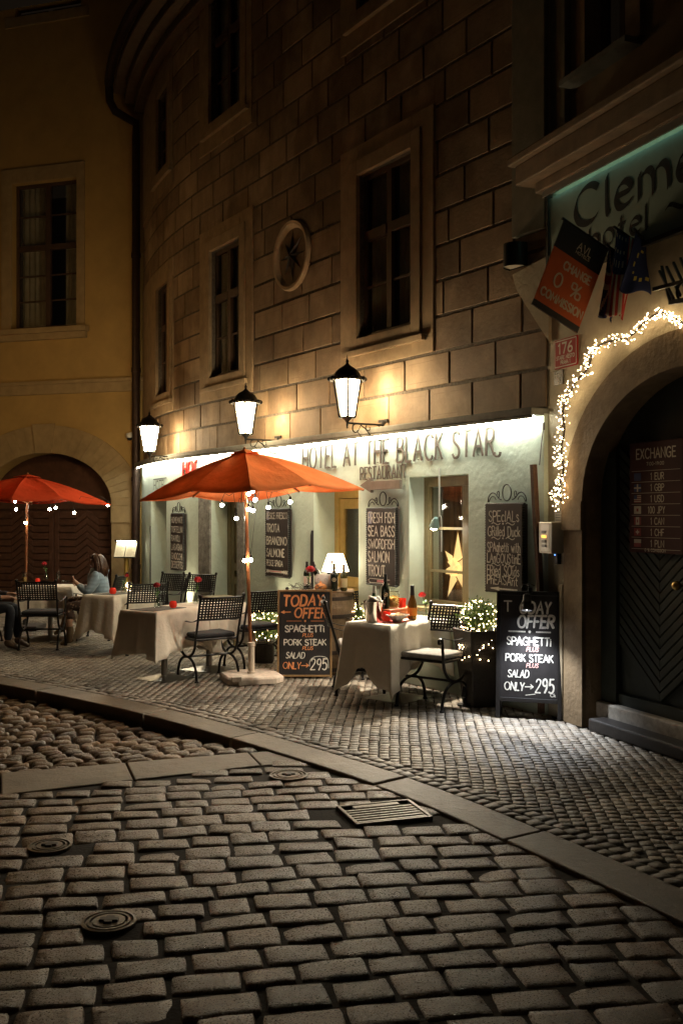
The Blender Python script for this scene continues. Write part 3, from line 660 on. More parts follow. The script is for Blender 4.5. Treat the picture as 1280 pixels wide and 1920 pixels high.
# arch surround with imposts and keystone, string course
mb = MB(); bw = .62
for k in range(N):
    q = [yarch(k), yarch(k+1), yarch(k+1, da=bw, db=bw*.85), yarch(k, da=bw, db=bw*.85)]
    mb.hexa([yb(q[0][0], -.004, q[0][1]), yb(q[1][0], -.004, q[1][1]), yb(q[2][0], -.004, q[2][1]), yb(q[3][0], -.004, q[3][1]), yb(q[0][0], .03, q[0][1]), yb(q[1][0], .03, q[1][1]), yb(q[2][0], .03, q[2][1]), yb(q[3][0], .03, q[3][1])])
for sa, sb in ((sR-.42, sR), (sL, sL+.42)):
    ybox(mb, sa, sb, 0, zsp-.32, -.004, .03); ybox(mb, sa-.03, sb+.03 if sb > sR else sb, zsp-.32, zsp-.0, -.004, .055)
kp = [(sC-.17, zap-.01), (sC+.17, zap-.01), (sC+.25, zap+.55), (sC-.25, zap+.55)]
mb.hexa([yb(s, .028, z) for s, z in kp]+[yb(s, .065, z) for s, z in kp])
mb.build('gate_surround', YTR, YB, world=True, bevel=.008)
zc0, zc1 = ypx(130, 738)[1], ypx(130, 715)[1]
mb = MB(); ybox(mb, -.1, SW, zc0, zc1, -.004, .05); ybox(mb, -.1, SW, zc1-.05, zc1+.02, .05, .09); mb.build('string_course', YTR, YB, world=True, bevel=.01)
# window
mb = MB(); bs = .30
for r in rect_sub((w0-bs*.55, w1+bs*.75, wz0-.02, wz1+.28), [(w0, w1, wz0, wz1)]): ybox(mb, *r, -.004, .04)
mb.build('window_surround', YTR, YB, world=True, bevel=.008)
mb = MB(); ybox(mb, w0-.22, w1+.3, wz0-.24, wz0-.12, 0, .10); ybox(mb, w0-.26, w1+.34, wz0-.12, wz0-.02, 0, .16); mb.build('window_sill', YTR, YB, world=True, bevel=.01)
mb = MB(); ybox(mb, v0-.18, v1+.2, vz0-.2, vz0-.01, -.004, .04); mb.build('window_surround', YTR, YB, world=True, bevel=.008)
def ywindow(a, b, c, d):
    mb = MB(); f = .06; m = (a+b)/2; zt = c+(d-c)*.56
    ybox(mb, a, a+f, c, d, -.2, -.13); ybox(mb, b-f, b, c, d, -.2, -.13); ybox(mb, a+f, b-f, c, c+f, -.2, -.13); ybox(mb, a+f, b-f, d-f, d, -.2, -.13)
    ybox(mb, m-.05, m+.05, c+f, d-f, -.2, -.115); ybox(mb, a+f, m-.05, zt-.05, zt+.05, -.2, -.11); ybox(mb, m+.05, b-f, zt-.05, zt+.05, -.2, -.11)
    zb = [c+f, c+f+(zt-.05-c-f)/3, c+f+2*(zt-.05-c-f)/3, zt-.05, zt+.05, (zt+.05+d-f)/2, d-f]
    for p, q in ((a+f, m-.05), (m+.05, b-f)):
        for z in (zb[1], zb[2], zb[5]): ybox(mb, p, q, z-.014, z+.014, -.185, -.142)
    fr = mb.build('window', DARKWOOD, YB, world=True, bevel=.004)
    for p, q in ((a+f, m-.05), (m+.05, b-f)):
        for r, u in ((zb[0], zb[1]), (zb[1], zb[2]), (zb[2], zb[3]), (zb[4], zb[5]), (zb[5], zb[6])):
            g = MB(); ybox(g, p, q, r+.014, u-.014, -.172, -.166); g.build('pane', GLASS, fr, world=True)
    r = MB(); r.add([yb(a-.3, -1., c), yb(b+.3, -1., c), yb(b+.3, -1., d), yb(a-.3, -1., d)], [(0, 1, 2, 3)]); r.build('room', ROOM, fr, world=True)
    c_ = MB(); K = 18
    for p, q in ((a, a+(b-a)*.33), (b-(b-a)*.4, b)):
        for i in range(K):
            x = p+(q-p)*i/K; y = p+(q-p)*(i+1)/K; g = lambda j: -.34+.02*math.sin(j*1.7)
            c_.add([yb(x, g(i), c), yb(y, g(i+1), c), yb(y, g(i+1), d), yb(x, g(i), d)], [(0, 1, 2, 3)])
    c_.build('curtain', CURTAIN, fr, smooth=True, world=True)
ywindow(w0, w1, wz0, wz1); ywindow(v0, v1, vz0, ZT-.1)
# gate of chevron boards
GATE = mat('brown gate wood', (.085, .038, .022), .55, var=.3, scale=8, bump=.25)
mb = MB()
bk = [yarch(k, da=.05, db=.05) for k in range(N+1)]
poly = [yb(sR-.05, -.36, .02)]+[yb(s, -.36, z) for s, z in bk]+[yb(sL+.05, -.36, .02)]
mb.add(poly, [tuple(range(len(poly)))])
ybox(mb, sR, sL, zsp-.06, zsp+.06, -.36, -.30)
gt = mb.build('gate', GATE, YB, world=True)
def leaf(a, b):
    L = MB(); pitch = .135; z = .05; m = (a+b)/2
    for st in (a, b-.10): ybox(L, st, st+.10, .03, zsp-.07, -.36, -.305)
    while z < zsp-.1:
        p = [a+.10, a+.10+(b-a-.2)*.30, m, b-.10-(b-a-.2)*.30, b-.10]; up = [0, 0, .17, 0, 0]
        for (i) in range(4):
            za, zb = z+up[i], z+up[i+1]
            if max(za, zb)+pitch > zsp-.07: continue
            g = .010
            L.hexa([yb(p[i], -.35, za+g), yb(p[i+1], -.35, zb+g), yb(p[i+1], -.318, zb+g), yb(p[i], -.318, za+g), yb(p[i], -.35, za+pitch-g), yb(p[i+1], -.35, zb+pitch-g), yb(p[i+1], -.318, zb+pitch-g), yb(p[i], -.318, za+pitch-g)])
        z += pitch
    lf = L.build('gate_leaf', GATE, gt, world=True, bevel=.006)
leaf(sR+.01, sC-.01); leaf(sC+.01, sL-.01)
# security camera
sc_, zc_ = ypx(244, 818, .12)
CC = thing('security_camera', 'white dome security camera on the ochre wall beside the downpipe', 'camera', yb(sc_, 0, zc_), YRZ)
mb = MB(); mb.beam((0, 0, .05), (0, -.10, .05), .05, .05); mb.lathe([(.02, .06), (.06, .05), (.065, 0), (.06, -.03)], 16, (0, -.14, 0)); mb.build('housing', mat('white plastic', (.6, .58, .52), .4), CC, smooth=True)
mb = MB(); mb.ball((0, -.14, -.03), .05); mb.build('dome', mat('smoked dome', (.02, .02, .02), .1), CC, smooth=True)

# ------------------------------------------------------------------ right-hand hotel building with the big arch
RB = thing('corner_hotel_building', 'cream hotel building at right with a large arched doorway under a painted sign', 'building', rb(0, 0, 0))
CREAM = mat('cream plaster', (.40, .35, .25), .8, var=.14, scale=3, bump=.4, bscale=22, bdist=.02)
ARCHST = mat('sandstone arch', (.19, .13, .07), .75, var=.25, scale=6, bump=.5, bscale=30, bdist=.015)
def rbox(mb, s0, s1, z0, z1, n0, n1, mi=0):
    mb.hexa([rb(s0, n1, z0), rb(s1, n1, z0), rb(s1, n0, z0), rb(s0, n0, z0), rb(s0, n1, z1), rb(s1, n1, z1), rb(s1, n0, z1), rb(s0, n0, z1)], mi)
AS, AC, AA, AZ, AB = .545, 1.745, 1.20, 1.86, .95
def rarch(k, N=32, da=0., db=0.): g = PI*k/N; return AC-(AA+da)*math.cos(g), AZ+(AB+db)*math.sin(g)
N = 32; mb = MB(); ztop = AZ+AB+.02; SE = 4.2
def rq(a, b, c, d): mb.add([rb(a, 0, c), rb(b, 0, c), rb(b, 0, d), rb(a, 0, d)], [(0, 1, 2, 3)])
rq(-.02, AS, 0, ztop); rq(2*AC-AS, SE, 0, ztop); rq(-.02, SE, ztop, 4.6)
for k in range(N):
    a, b = rarch(k), rarch(k+1)
    mb.add([rb(a[0], 0, a[1]), rb(b[0], 0, b[1]), rb(b[0], 0, ztop), rb(a[0], 0, ztop)], [(0, 1, 2, 3)])
mb.add([rb(0, 0, 0), rb(0, -.3, 0), rb(0, -.3, 11), rb(0, 0, 11)], [(0, 1, 2, 3)])
mb.build('wall', CREAM, RB, world=True)
mb = MB(); RD = -.15
vs = []
for k in range(N+1):
    p, q = rarch(k), rarch(k, da=.27, db=.27); vs += [rb(p[0], .035, p[1]), rb(q[0], .035, q[1]), rb(q[0], -.004, q[1])]
mb.add(vs, [(3*k+j, 3*k+j+1, 3*k+j+4, 3*k+j+3) for k in range(N) for j in (0, 1)])
for k in range(N):
    a, b = rarch(k), rarch(k+1); mb.add([rb(a[0], .035, a[1]), rb(b[0], .035, b[1]), rb(b[0], RD-.1, b[1]), rb(a[0], RD-.1, a[1])], [(0, 1, 2, 3)])
for sa, sb in ((AS-.26, AS), (2*AC-AS, 2*AC-AS+.26)):
    rbox(mb, sa, sb, .0, AZ-.24, -.004, .035); rbox(mb, sa-.015, sb+.0, AZ-.24, AZ, -.004, .05)
for s in (AS, 2*AC-AS): mb.add([rb(s, .035, 0), rb(s, .035, AZ), rb(s, RD-.1, AZ), rb(s, RD-.1, 0)], [(0, 1, 2, 3)])
mb.build('arch_surround', ARCHST, RB, world=True)
# plinth guard stone at the pier foot
# door: herringbone planks
GRD = mat('dark green door paint', (.022, .026, .018), .75, var=.25, scale=10, bump=.2)
mb = MB()
dp = [rb(AS-.02, RD-.06, .22)]+[rb(*(lambda q: (q[0], RD-.06, q[1]))(rarch(k, da=.03, db=.03))) for k in range(N+1)]+[rb(2*AC-AS+.02, RD-.06, .22)]
mb.add(dp, [tuple(range(len(dp)))]); rbox(mb, AS, AS+.2, .2, AZ+.4, RD-.05, RD-.005)
rd = mb.build('door', GRD, RB, world=True)
for s0, s1 in ((AS+.21, AC-.01), (AC+.01, 2*AC-AS-.21)):
    L = MB(); sm = (s0+s1)/2; pw = .085
    rbox(L, s0, s1, .2, .30, RD-.05, RD-.02)
    z = .05
    while z < 2.5:
        for (p, q, za, zb) in ((s0, sm, z+.40, z), (sm, s1, z, z+.40)):
            P = [(p, za), (q, zb), (q, zb+pw-.012), (p, za+pw-.012)]
            P = [(s_, min(max(z_, .31), 2.3)) for s_, z_ in P]
            if P[2][1]-P[1][1] > .01 and P[3][1]-P[0][1] > .01: L.hexa([rb(s_, RD-.055, z_) for s_, z_ in P]+[rb(s_, RD-.028, z_) for s_, z_ in P])
        z += pw
    L.build('door_leaf', GRD, rd, world=True, bevel=.005)
sk, zk = rpx(1278, 1098, RD); mb = MB(); mb.ball(rb(sk, RD+.05, zk), .035); mb.beam(rb(sk, RD-.02, zk), rb(sk, RD+.04, zk), .02, .02); mb.build('door_knob', MATS['brass'], rd, smooth=True, world=True)
mb = MB(); rbox(mb, AS+.12, 2*AC-AS, .0, .10, -.20, .06); mb.build('door_step', mat('dark granite', (.03, .026, .024), .5, var=.4, scale=60), RB, world=True, bevel=.015)
mb = MB(); rbox(mb, AS+.0, 2*AC-AS-.0, .08, .21, RD-.06, RD+.05); mb.build('threshold', mat('light stone sill', (.4, .36, .3), .6, var=.3, scale=20), RB, world=True, bevel=.015)
# fascia, sign field, cornice
zs0, zs1 = 3.80, 4.49
mb = MB(); rbox(mb, .06, SE, zs0, zs1, 0, .03); sg = mb.build('sign_board', mat('grey green sign paint', (.20, .27, .23), .7, var=.1, scale=3), RB, world=True)
mb = MB(); rbox(mb, .06, SE, zs0-.035, zs0, 0, .045); rbox(mb, .03, .06, zs0-.035, zs1+.03, 0, .045); mb.build('sign_border', mat('dark border', (.03, .028, .025), .5), sg, world=True)
BLKP = mat('black sign paint', (.010, .009, .008), .95)
lt = MB(); ls, _ = rpx(1084, 380); le = 3.9
text_flat(lt, 'Clement', 0, 0, .30, w=.012, y=-.033, gap=.2, nib=(.022, .024), stretch=1.5); text_flat(lt, 'hotel ~', .20, -.245, .19, w=.008, y=-.033, gap=.2, nib=(.012, .014), stretch=1.45)
lo = lt.build('sign_lettering', BLKP, sg)
lo.matrix_parent_inverse = tree_matrix(sg).inverted(); lo.location = rb(ls, 0, 4.13); lo.rotation_euler = (0, 0, RRZ); lo.parent = sg
mb = MB(); rbox(mb, -.12, SE, 4.63, 4.80, -.05, .26); rbox(mb, -.16, SE, 4.80, 4.87, -.05, .32); rbox(mb, -.0, SE, 4.54, 4.63, -.05, .14)
mb.build('cornice', mat('brown cornice', (.20, .14, .085), .7, var=.25, bump=.3), RB, world=True, bevel=.012)
# upper storey
mb = MB(); US = [(.42, 1.02, 5.42, 8.8), (2.4, 3.0, 5.42, 8.8)]
for (a, b, c, d) in rect_sub((-.02, SE, 4.6, 11), US): mb.add([rb(a, -.08, c), rb(b, -.08, c), rb(b, -.08, d), rb(a, -.08, d)], [(0, 1, 2, 3)])
for a, b, c, d in US:
    for q in (((a, c), (a, d)), ((b, c), (b, d)), ((a, c), (b, c)), ((a, d), (b, d))):
        mb.add([rb(q[0][0], -.08, q[0][1]), rb(q[1][0], -.08, q[1][1]), rb(q[1][0], -.3, q[1][1]), rb(q[0][0], -.3, q[0][1])], [(0, 1, 2, 3)])
mb.build('upper_wall', mat('brown plaster', (.24, .17, .10), .85, var=.2, scale=3, bump=.3), RB, world=True)
mb = MB(); rbox(mb, .0, .22, 4.9, 11, -.085, -.02); mb.build('pilaster', MATS['grey green trim'], RB, world=True, bevel=.01)
for a, b, c, d in US:
    mb = MB(); rbox(mb, a, a+.06, c, d, -.3, -.24); rbox(mb, b-.06, b, c, d, -.3, -.24); m_ = (a+b)/2; rbox(mb, m_-.03, m_+.03, c, d, -.3, -.23); rbox(mb, a+.06, m_-.03, 6.6, 6.7, -.3, -.23); rbox(mb, m_+.03, b-.06, 6.6, 6.7, -.3, -.23)
    fr = mb.build('window', DARKWOOD, RB, world=True); g = MB(); rbox(g, a+.06, b-.06, c, d, -.28, -.274); g.build('pane', GLASS, fr, world=True)
    r = MB(); r.add([rb(a-.1, -.6, c), rb(b+.1, -.6, c), rb(b+.1, -.6, d), rb(a-.1, -.6, d)], [(0, 1, 2, 3)]); r.build('room', ROOM, fr, world=True)
    mb = MB(); rbox(mb, a-.14, b+.14, c-.05, c, -.08, .08); mb.build('window_sill', LEDGE, RB, world=True)
    mb = MB(); rbox(mb, b+.001, b+.18, c, d, -.082, -.03); mb.build('window_surround', MATS['brown cornice'], RB, world=True)
# cream paint of this house lapping on to the stone of the neighbour
pl = [(968, 516), (1036, 480), (1036, 640), (1010, 600), (985, 560), (974, 541)]
mb = MB(); P = [(ft(x), fz(x, y)) for x, y in pl]; n = len(P)
mb.add([fac(t, .014, z) for t, z in P]+[fac(t, .05, z) for t, z in P], [tuple(range(n)), tuple(range(n, 2*n))]+[(i, (i+1) % n, (i+1) % n+n, i+n) for i in range(n)])
mb.build('plaster_patch', CREAM, RB, world=True)
# ------------------------------------------------------------------ ground: mosaic pavement, kerb, sett-paved street
def sett_mat(name, c1, c2, rough, check=0.):
    m = bpy.data.materials.new(name); m.use_nodes = True; MATS[name] = m
    nt = m.node_tree; n = nt.nodes; l = nt.links; b = n['Principled BSDF']
    tc = n.new('ShaderNodeTexCoord'); at = n.new('ShaderNodeAttribute'); at.attribute_name = 'rnd'
    nz = n.new('ShaderNodeTexNoise'); nz.inputs['Scale'].default_value = 120; nz.inputs['Detail'].default_value = 6; nz.inputs['Roughness'].default_value = .7
    l.new(tc.outputs['Object'], nz.inputs['Vector'])
    mx = n.new('ShaderNodeMixRGB'); mx.inputs[1].default_value = (*c1, 1); mx.inputs[2].default_value = (*c2, 1); l.new(at.outputs['Fac'], mx.inputs[0])
    mr = n.new('ShaderNodeMapRange'); mr.inputs[1].default_value = .3; mr.inputs[2].default_value = .7; mr.inputs[3].default_value = .45; mr.inputs[4].default_value = 1.5
    l.new(nz.outputs[0], mr.inputs[0])
    mm = n.new('ShaderNodeMixRGB'); mm.blend_type = 'MULTIPLY'; mm.inputs[0].default_value = 1; l.new(mx.outputs[0], mm.inputs[1]); l.new(mr.outputs[0], mm.inputs[2])
    lf_ = n.new('ShaderNodeTexNoise'); lf_.inputs['Scale'].default_value = 1.1; lf_.inputs['Detail'].default_value = 6; lf_.inputs['Roughness'].default_value = .6; l.new(tc.outputs['Object'], lf_.inputs['Vector'])
    lr = n.new('ShaderNodeMapRange'); lr.inputs[1].default_value = .35; lr.inputs[2].default_value = .65; lr.inputs[3].default_value = .62; lr.inputs[4].default_value = 1.25; l.new(lf_.outputs[0], lr.inputs[0])
    ml = n.new('ShaderNodeMixRGB'); ml.blend_type = 'MULTIPLY'; ml.inputs[0].default_value = 1; l.new(mm.outputs[0], ml.inputs[1]); l.new(lr.outputs[0], ml.inputs[2])
    fr_ = n.new('ShaderNodeMath'); fr_.operation = 'FRACT'; f2 = n.new('ShaderNodeMath'); f2.operation = 'MULTIPLY'; f2.inputs[1].default_value = 37.7; l.new(at.outputs['Fac'], f2.inputs[0]); l.new(f2.outputs[0], fr_.inputs[0])
    f3 = n.new('ShaderNodeMath'); f3.operation = 'MULTIPLY'; f3.inputs[1].default_value = .55; l.new(fr_.outputs[0], f3.inputs[0])
    mh = n.new('ShaderNodeMixRGB'); mh.blend_type = 'MULTIPLY'; mh.inputs[2].default_value = (1.0, .86, .72, 1); l.new(f3.outputs[0], mh.inputs[0]); l.new(ml.outputs[0], mh.inputs[1])
    l.new(mh.outputs[0], b.inputs['Base Color'])
    r2 = n.new('ShaderNodeMapRange'); r2.inputs[1].default_value = .3; r2.inputs[2].default_value = .7; r2.inputs[3].default_value = rough-.12; r2.inputs[4].default_value = rough+.15
    l.new(nz.outputs[0], r2.inputs[0]); l.new(r2.outputs[0], b.inputs['Roughness'])
    n2_ = n.new('ShaderNodeTexNoise'); n2_.inputs['Scale'].default_value = 14; n2_.inputs['Detail'].default_value = 10; n2_.inputs['Roughness'].default_value = .7; l.new(tc.outputs['Object'], n2_.inputs['Vector'])
    bp = n.new('ShaderNodeBump'); bp.inputs['Strength'].default_value = .55; bp.inputs['Distance'].default_value = .02; l.new(n2_.outputs[0], bp.inputs['Height'])
    b2 = n.new('ShaderNodeBump'); b2.inputs['Strength'].default_value = .8; b2.inputs['Distance'].default_value = .005; l.new(nz.outputs[0], b2.inputs['Height']); l.new(bp.outputs[0], b2.inputs['Normal'])
    l.new(b2.outputs[0], b.inputs['Normal'])
    return m
DIRT = mat('dirt joints', (.028, .021, .015), .95, var=.4, scale=30, bump=.5)
KERBM = sett_mat('granite kerb', (.16, .125, .088), (.24, .19, .135), .42)
SETT = sett_mat('granite setts', (.060, .036, .018), (.25, .155, .078), .30)
MOS = sett_mat('mosaic stone', (.12, .10, .08), (.50, .45, .38), .46)

Kpx = [(0, 1268), (150, 1294), (300, 1325), (450, 1363), (600, 1406), (700, 1436), (800, 1469), (900, 1507), (1000, 1549), (1150, 1612), (1280, 1668)]
K = [at_z(x, y, 0).to_2d() for x, y in Kpx]
K = [K[0]+(K[0]-K[2])*1.6, K[0]+(K[0]-K[1])*1.2]+K+[K[-1]+(K[-1]-K[-2])*1.5, K[-1]+(K[-1]-K[-2])*4]
def resample(P, st):
    out = [P[0]]; 
    for a, b in zip(P[:-1], P[1:]):
        k = max(1, int((b-a).length/st))
        for i in range(1, k+1): out.append(a.lerp(b, i/k))
    return out
def chaikin(P):
    out = [P[0]]
    for a, b in zip(P[:-1], P[1:]): out += [a.lerp(b, .25), a.lerp(b, .75)]
    return out+[P[-1]]
K = resample(chaikin(chaikin(K)), .12)
def nrm(P, i):
    d = (P[min(i+1, len(P)-1)]-P[max(i-1, 0)]).normalized(); return Vector((d.y, -d.x))
KW = .27
KO = [p+nrm(K, i)*KW for i, p in enumerate(K)]
Ka = np.array([tuple(p) for p in K]); 
def side_dist(P):   # signed distance to the pavement edge: + on the street side
    P = np.asarray(P); best = np.full(len(P), 1e9); sg = np.ones(len(P))
    for i in range(0, len(Ka)-1, 2):
        a = Ka[i]; b = Ka[min(i+2, len(Ka)-1)]; d = b-a; L = (d**2).sum()
        u = np.clip(((P-a)@d)/L, 0, 1); q = a+u[:, None]*d; e = P-q; ds = np.sqrt((e**2).sum(1))
        s = np.sign(e[:, 0]*d[1]-e[:, 1]*d[0]); m = ds < best; best[m] = ds[m]; sg[m] = s[m]
    return best*sg
SA, SB = at_z(0, 1449, -.02).to_2d(), at_z(560, 1403, -.02).to_2d()      # upper edge of the granite strip
SA2, SB2 = at_z(0, 1490, -.02).to_2d(), at_z(585, 1424, -.02).to_2d()    # lower edge
sd = (SB-SA).normalized(); sn = Vector((sd.y, -sd.x))                    # to the camera side
def strip_s(P): P = np.asarray(P); return (P-np.array(SA))@np.array(sn)
SWD = (SA2-SA).dot(sn)
sd2 = (SB2-SA2).normalized(); sn2 = Vector((sd2.y, -sd2.x))
def strip2_s(P): P = np.asarray(P); return (P-np.array(SA2))@np.array(sn2)

def stone_field(name, centers, hu, hv, ang, zc, mtl, tmpl, rnd, prof, tilt=.012, jit=.06, lump=.004):
    c = np.asarray(centers); n = len(c); T = np.asarray(tmpl); k = len(T)
    U, V = np.meshgrid(T, T); U = U.ravel(); V = V.ravel(); m = k*k
    X = U[None]*hu[:, None]; Y = V[None]*hv[:, None]
    # irregular outline: push the four corners about
    jc = rng.normal(0, jit, (n, 4, 2))*np.minimum(hu, hv)[:, None, None]
    wgt = [(1-U)*(1-V)/4, (1+U)*(1-V)/4, (1+U)*(1+V)/4, (1-U)*(1+V)/4]
    for q in range(4): X = X+wgt[q][None]*jc[:, q, 0:1]; Y = Y+wgt[q][None]*jc[:, q, 1:2]
    e = np.maximum(np.abs(U), np.abs(V)); Z = np.interp(e, prof[0], prof[1])[None]+np.zeros((n, m))
    cr = (np.abs(U) > .9) & (np.abs(V) > .9)
    Z = Z + tilt*rng.normal(0, 1, (n, 1))*U[None]*.5+tilt*rng.normal(0, 1, (n, 1))*V[None]*.5+rng.normal(0, lump, (n, m))*(e < .97)[None]+rng.normal(0, tilt*.35, (n, 1))
    # rounded corners
    shr = 1-.05*(np.abs(U)*np.abs(V))**3; X = X*shr[None]; Y = Y*shr[None]
    ca, sa = np.cos(ang), np.sin(ang)
    P = np.stack([c[:, 0:1]+X*ca[:, None]-Y*sa[:, None], c[:, 1:2]+X*sa[:, None]+Y*ca[:, None], zc[:, None]+Z], -1).reshape(-1, 3)
    qi = np.array([(j*k+i, j*k+i+1, (j+1)*k+i+1, (j+1)*k+i) for j in range(k-1) for i in range(k-1)])
    Q = (qi[None]+np.arange(n)[:, None, None]*m).reshape(-1, 4)
    me = bpy.data.meshes.new(name); me.vertices.add(len(P)); me.vertices.foreach_set('co', P.ravel().astype(np.float32))
    me.loops.add(Q.size); me.loops.foreach_set('vertex_index', Q.ravel().astype(np.int32)); me.polygons.add(len(Q))
    me.polygons.foreach_set('loop_start', np.arange(0, Q.size, 4, dtype=np.int32)); me.polygons.foreach_set('loop_total', np.full(len(Q), 4, dtype=np.int32))
    me.update(calc_edges=True); me.polygons.foreach_set('use_smooth', np.ones(len(Q), dtype=bool))
    A_ = me.attributes.new('rnd', 'FLOAT', 'POINT'); A_.data.foreach_set('value', np.repeat(rnd, m).astype(np.float32))
    me.materials.append(mtl); return link(name, me)
def rows(org, ang, x0, x1, y0, y1, pitch, lmin, lmax, pj=.08, wav=.02):
    c = []; hu = []; hv = []; an = []; v = y0; i = 0; ca, sa = math.cos(ang), math.sin(ang)
    while v < y1:
        p = pitch*(1+random.uniform(-pj, pj)); u = x0+random.uniform(0, lmax); ph = random.uniform(0, 6)
        while u < x1:
            L = random.uniform(lmin, lmax); uu = u+L/2; vv = v+p/2+wav*math.sin(uu*1.3+v*.6)+wav*.5*math.sin(uu*2.7+ph*.15)
            sl = wav*1.3*math.cos(uu*1.3+v*.6)
            c.append((org[0]+uu*ca-vv*sa, org[1]+uu*sa+vv*ca)); hu.append(L/2); hv.append(p/2); an.append(ang+sl); u += L
        v += p; i += 1
    return np.array(c), np.array(hu), np.array(hv), np.array(an)

# base sheets under the stones
mb = MB(); mb.add([(-60, -20, -.20), (60, -20, -.20), (60, 60, -.20), (-60, 60, -.20)], [(0, 1, 2, 3)]); structure(mb.build('ground', DIRT))
# covers and grate in the street
MH = [(at_z(93, 1587, -.02).to_2d(), .115), (at_z(204, 1729, -.02).to_2d(), .118), (at_z(541, 1454, -.02).to_2d(), .13)]
GRc = [at_z(612, 1516, -.02).to_2d(), at_z(738, 1497, -.02).to_2d(), at_z(812, 1534, -.02).to_2d(), at_z(668, 1549, -.02).to_2d()]
def in_poly(P, poly, grow=0.):
    cx = sum((p for p in poly), Vector((0, 0)))/len(poly); po = [cx+(p-cx)*(1+grow) for p in poly]; ins = np.zeros(len(P), bool)
    for i in range(len(po)):
        a, b = po[i], po[(i+1) % len(po)]
        if a.y == b.y: continue
        cnd = ((a.y > P[:, 1]) != (b.y > P[:, 1])) & (P[:, 0] < (b.x-a.x)*(P[:, 1]-a.y)/(b.y-a.y)+a.x); ins ^= cnd
    return ins
# street setts (near)
c, hu, hv, an = rows((0, 3), math.radians(9), -5.5, 5.5, -1.2, 8, .180, .195, .315, .10, .028)
d = side_dist(c); s2 = strip2_s(c)
k = (d > KW-.01) & (s2 > .01) & (np.abs(c[:, 0]) < .46*c[:, 1]+1.2) & (c[:, 1] > 2.4)
for (m_, r_) in MH: k &= ((c-np.array(m_))**2).sum(1) > (r_-.01)**2
k &= ~in_poly(c, GRc, -.02)
prof = ([0, .6, .86, .93, .975, 1.0], [0, -.0008, -.003, -.0065, -.018, -.08])
n_ = k.sum(); r_ = np.clip(rng.normal(.45, .22, n_), 0, 1)
structure(stone_field('road', c[k], hu[k]*.990, hv[k]*.982, an[k]+rng.normal(0, .022, n_), np.full(n_, -.022), SETT, [-1, -.97, -.90, -.5, 0, .5, .90, .97, 1], r_, prof, tilt=.006, jit=.06, lump=.0014))
# side lane behind the granite strip: small worn setts, lower than the kerb
c, hu, hv, an = rows((0, 6), math.radians(17), -9, 3, -1, 10, .135, .12, .23, .14, .04)
d = side_dist(c); s1 = strip_s(c); k = (d > KW+.02) & (s1 < -.01) & (np.abs(c[:, 0]) < .40*c[:, 1]+2.5)
n_ = k.sum(); r_ = np.clip(rng.normal(.45, .22, n_), 0, 1)
lz = -.022-.085*np.clip(-s1[k]/1.1, 0, 1)
prof2 = ([0, .6, .82, .92, 1.0], [0, -.001, -.006, -.02, -.08])
structure(stone_field('side_lane', c[k], hu[k]*.95, hv[k]*.93, an[k]+rng.normal(0, .04, n_), lz, SETT, [-1, -.9, -.6, 0, .6, .9, 1], r_, prof2, tilt=.009, jit=.08, lump=.0016))
# mosaic pavement
c, hu, hv, an = rows((0, 3), math.radians(86), -1, 17, -6, 9, .077, .062, .090, .05, .010)
d = side_dist(c); P = c
lf = (P-np.array(OF))@np.array(nF); tt = (P-np.array(OF))@np.array(dF); cc = np.array(OF+dF*T1-nF*RF)
fd = np.where(tt > T1, np.sqrt(((P-cc)**2).sum(1))-RF, lf); sr = -(P-np.array(CR))@np.array(d2); fr_ = (P-np.array(CR))@np.array(n2)
ye = (P-np.array(EY))@np.array(n3)
ok = (d < -.03) & (ye > .02) & (c[:, 1] > 3.0) & (np.abs(c[:, 0]) < .40*c[:, 1]+2.0)
ok &= np.where(sr > 0, fr_ > .02, fd > .02)
ok &= d < -.185
bc = []; ba = []
for off, st in ((.055, .095), (.145, .088)):
    acc = 0
    for i in range(1, len(K)):
        seg = (K[i]-K[i-1]).length; tdir = (K[i]-K[i-1]).normalized()
        while acc < seg: p = K[i-1]+tdir*acc-nrm(K, i)*off; bc.append((p.x, p.y)); ba.append(math.atan2(tdir.y, tdir.x)); acc += st
        acc -= seg
bc = np.array(bc); ba = np.array(ba); kb = (bc[:, 1] > 3) & (np.abs(bc[:, 0]) < .4*bc[:, 1]+2); bc = bc[kb]; ba = ba[kb]
structure(stone_field('pavement_edge', bc, np.full(len(bc), .044), np.full(len(bc), .043), ba+rng.normal(0, .06, len(bc)), np.full(len(bc), -.003), MOS, [-1, -.88, 0, .88, 1], np.clip(rng.normal(.3, .15, len(bc)), 0, 1), ([0, .75, .9, 1.0], [0, -.0006, -.003, -.022]), tilt=.005, jit=.12, lump=.001))
n_ = ok.sum()
pat = np.floor(tt/.55)+np.floor(lf/.42); pr = (np.sin(pat*12.9898+np.floor(tt/.55)*78.233)*43758.5453) % 1
r_ = np.clip(.12+.6*pr[ok]+rng.normal(0, .14, n_), 0, 1)
prof3 = ([0, .75, .9, 1.0], [0, -.0006, -.003, -.022])
structure(stone_field('pavement', c[ok], hu[ok]*.955, hv[ok]*.975, an[ok]+rng.normal(0, .06, n_), np.full(n_, -.002), MOS, [-1, -.88, 0, .88, 1], r_, prof3, tilt=.0018, jit=.10, lump=.0006))
mb = MB(); L = len(K)
fp = [Vector((p.x, p.y)) for p in K[::4]]+[Vector((4.5, 1.5)), Vector((6, 6)), Vector((2.5, 12)), Vector((0, 18)), Vector((-4, 19)), Vector((-14, 19))]
bm = bmesh.new(); vv = [bm.verts.new((p.x, p.y, -.013)) for p in fp]; f = bm.faces.new(vv); bmesh.ops.triangulate(bm, faces=[f])
me = bpy.data.meshes.new('pavement_bed'); bm.to_mesh(me); bm.free(); me.materials.append(DIRT); structure(link('pavement_bed', me))
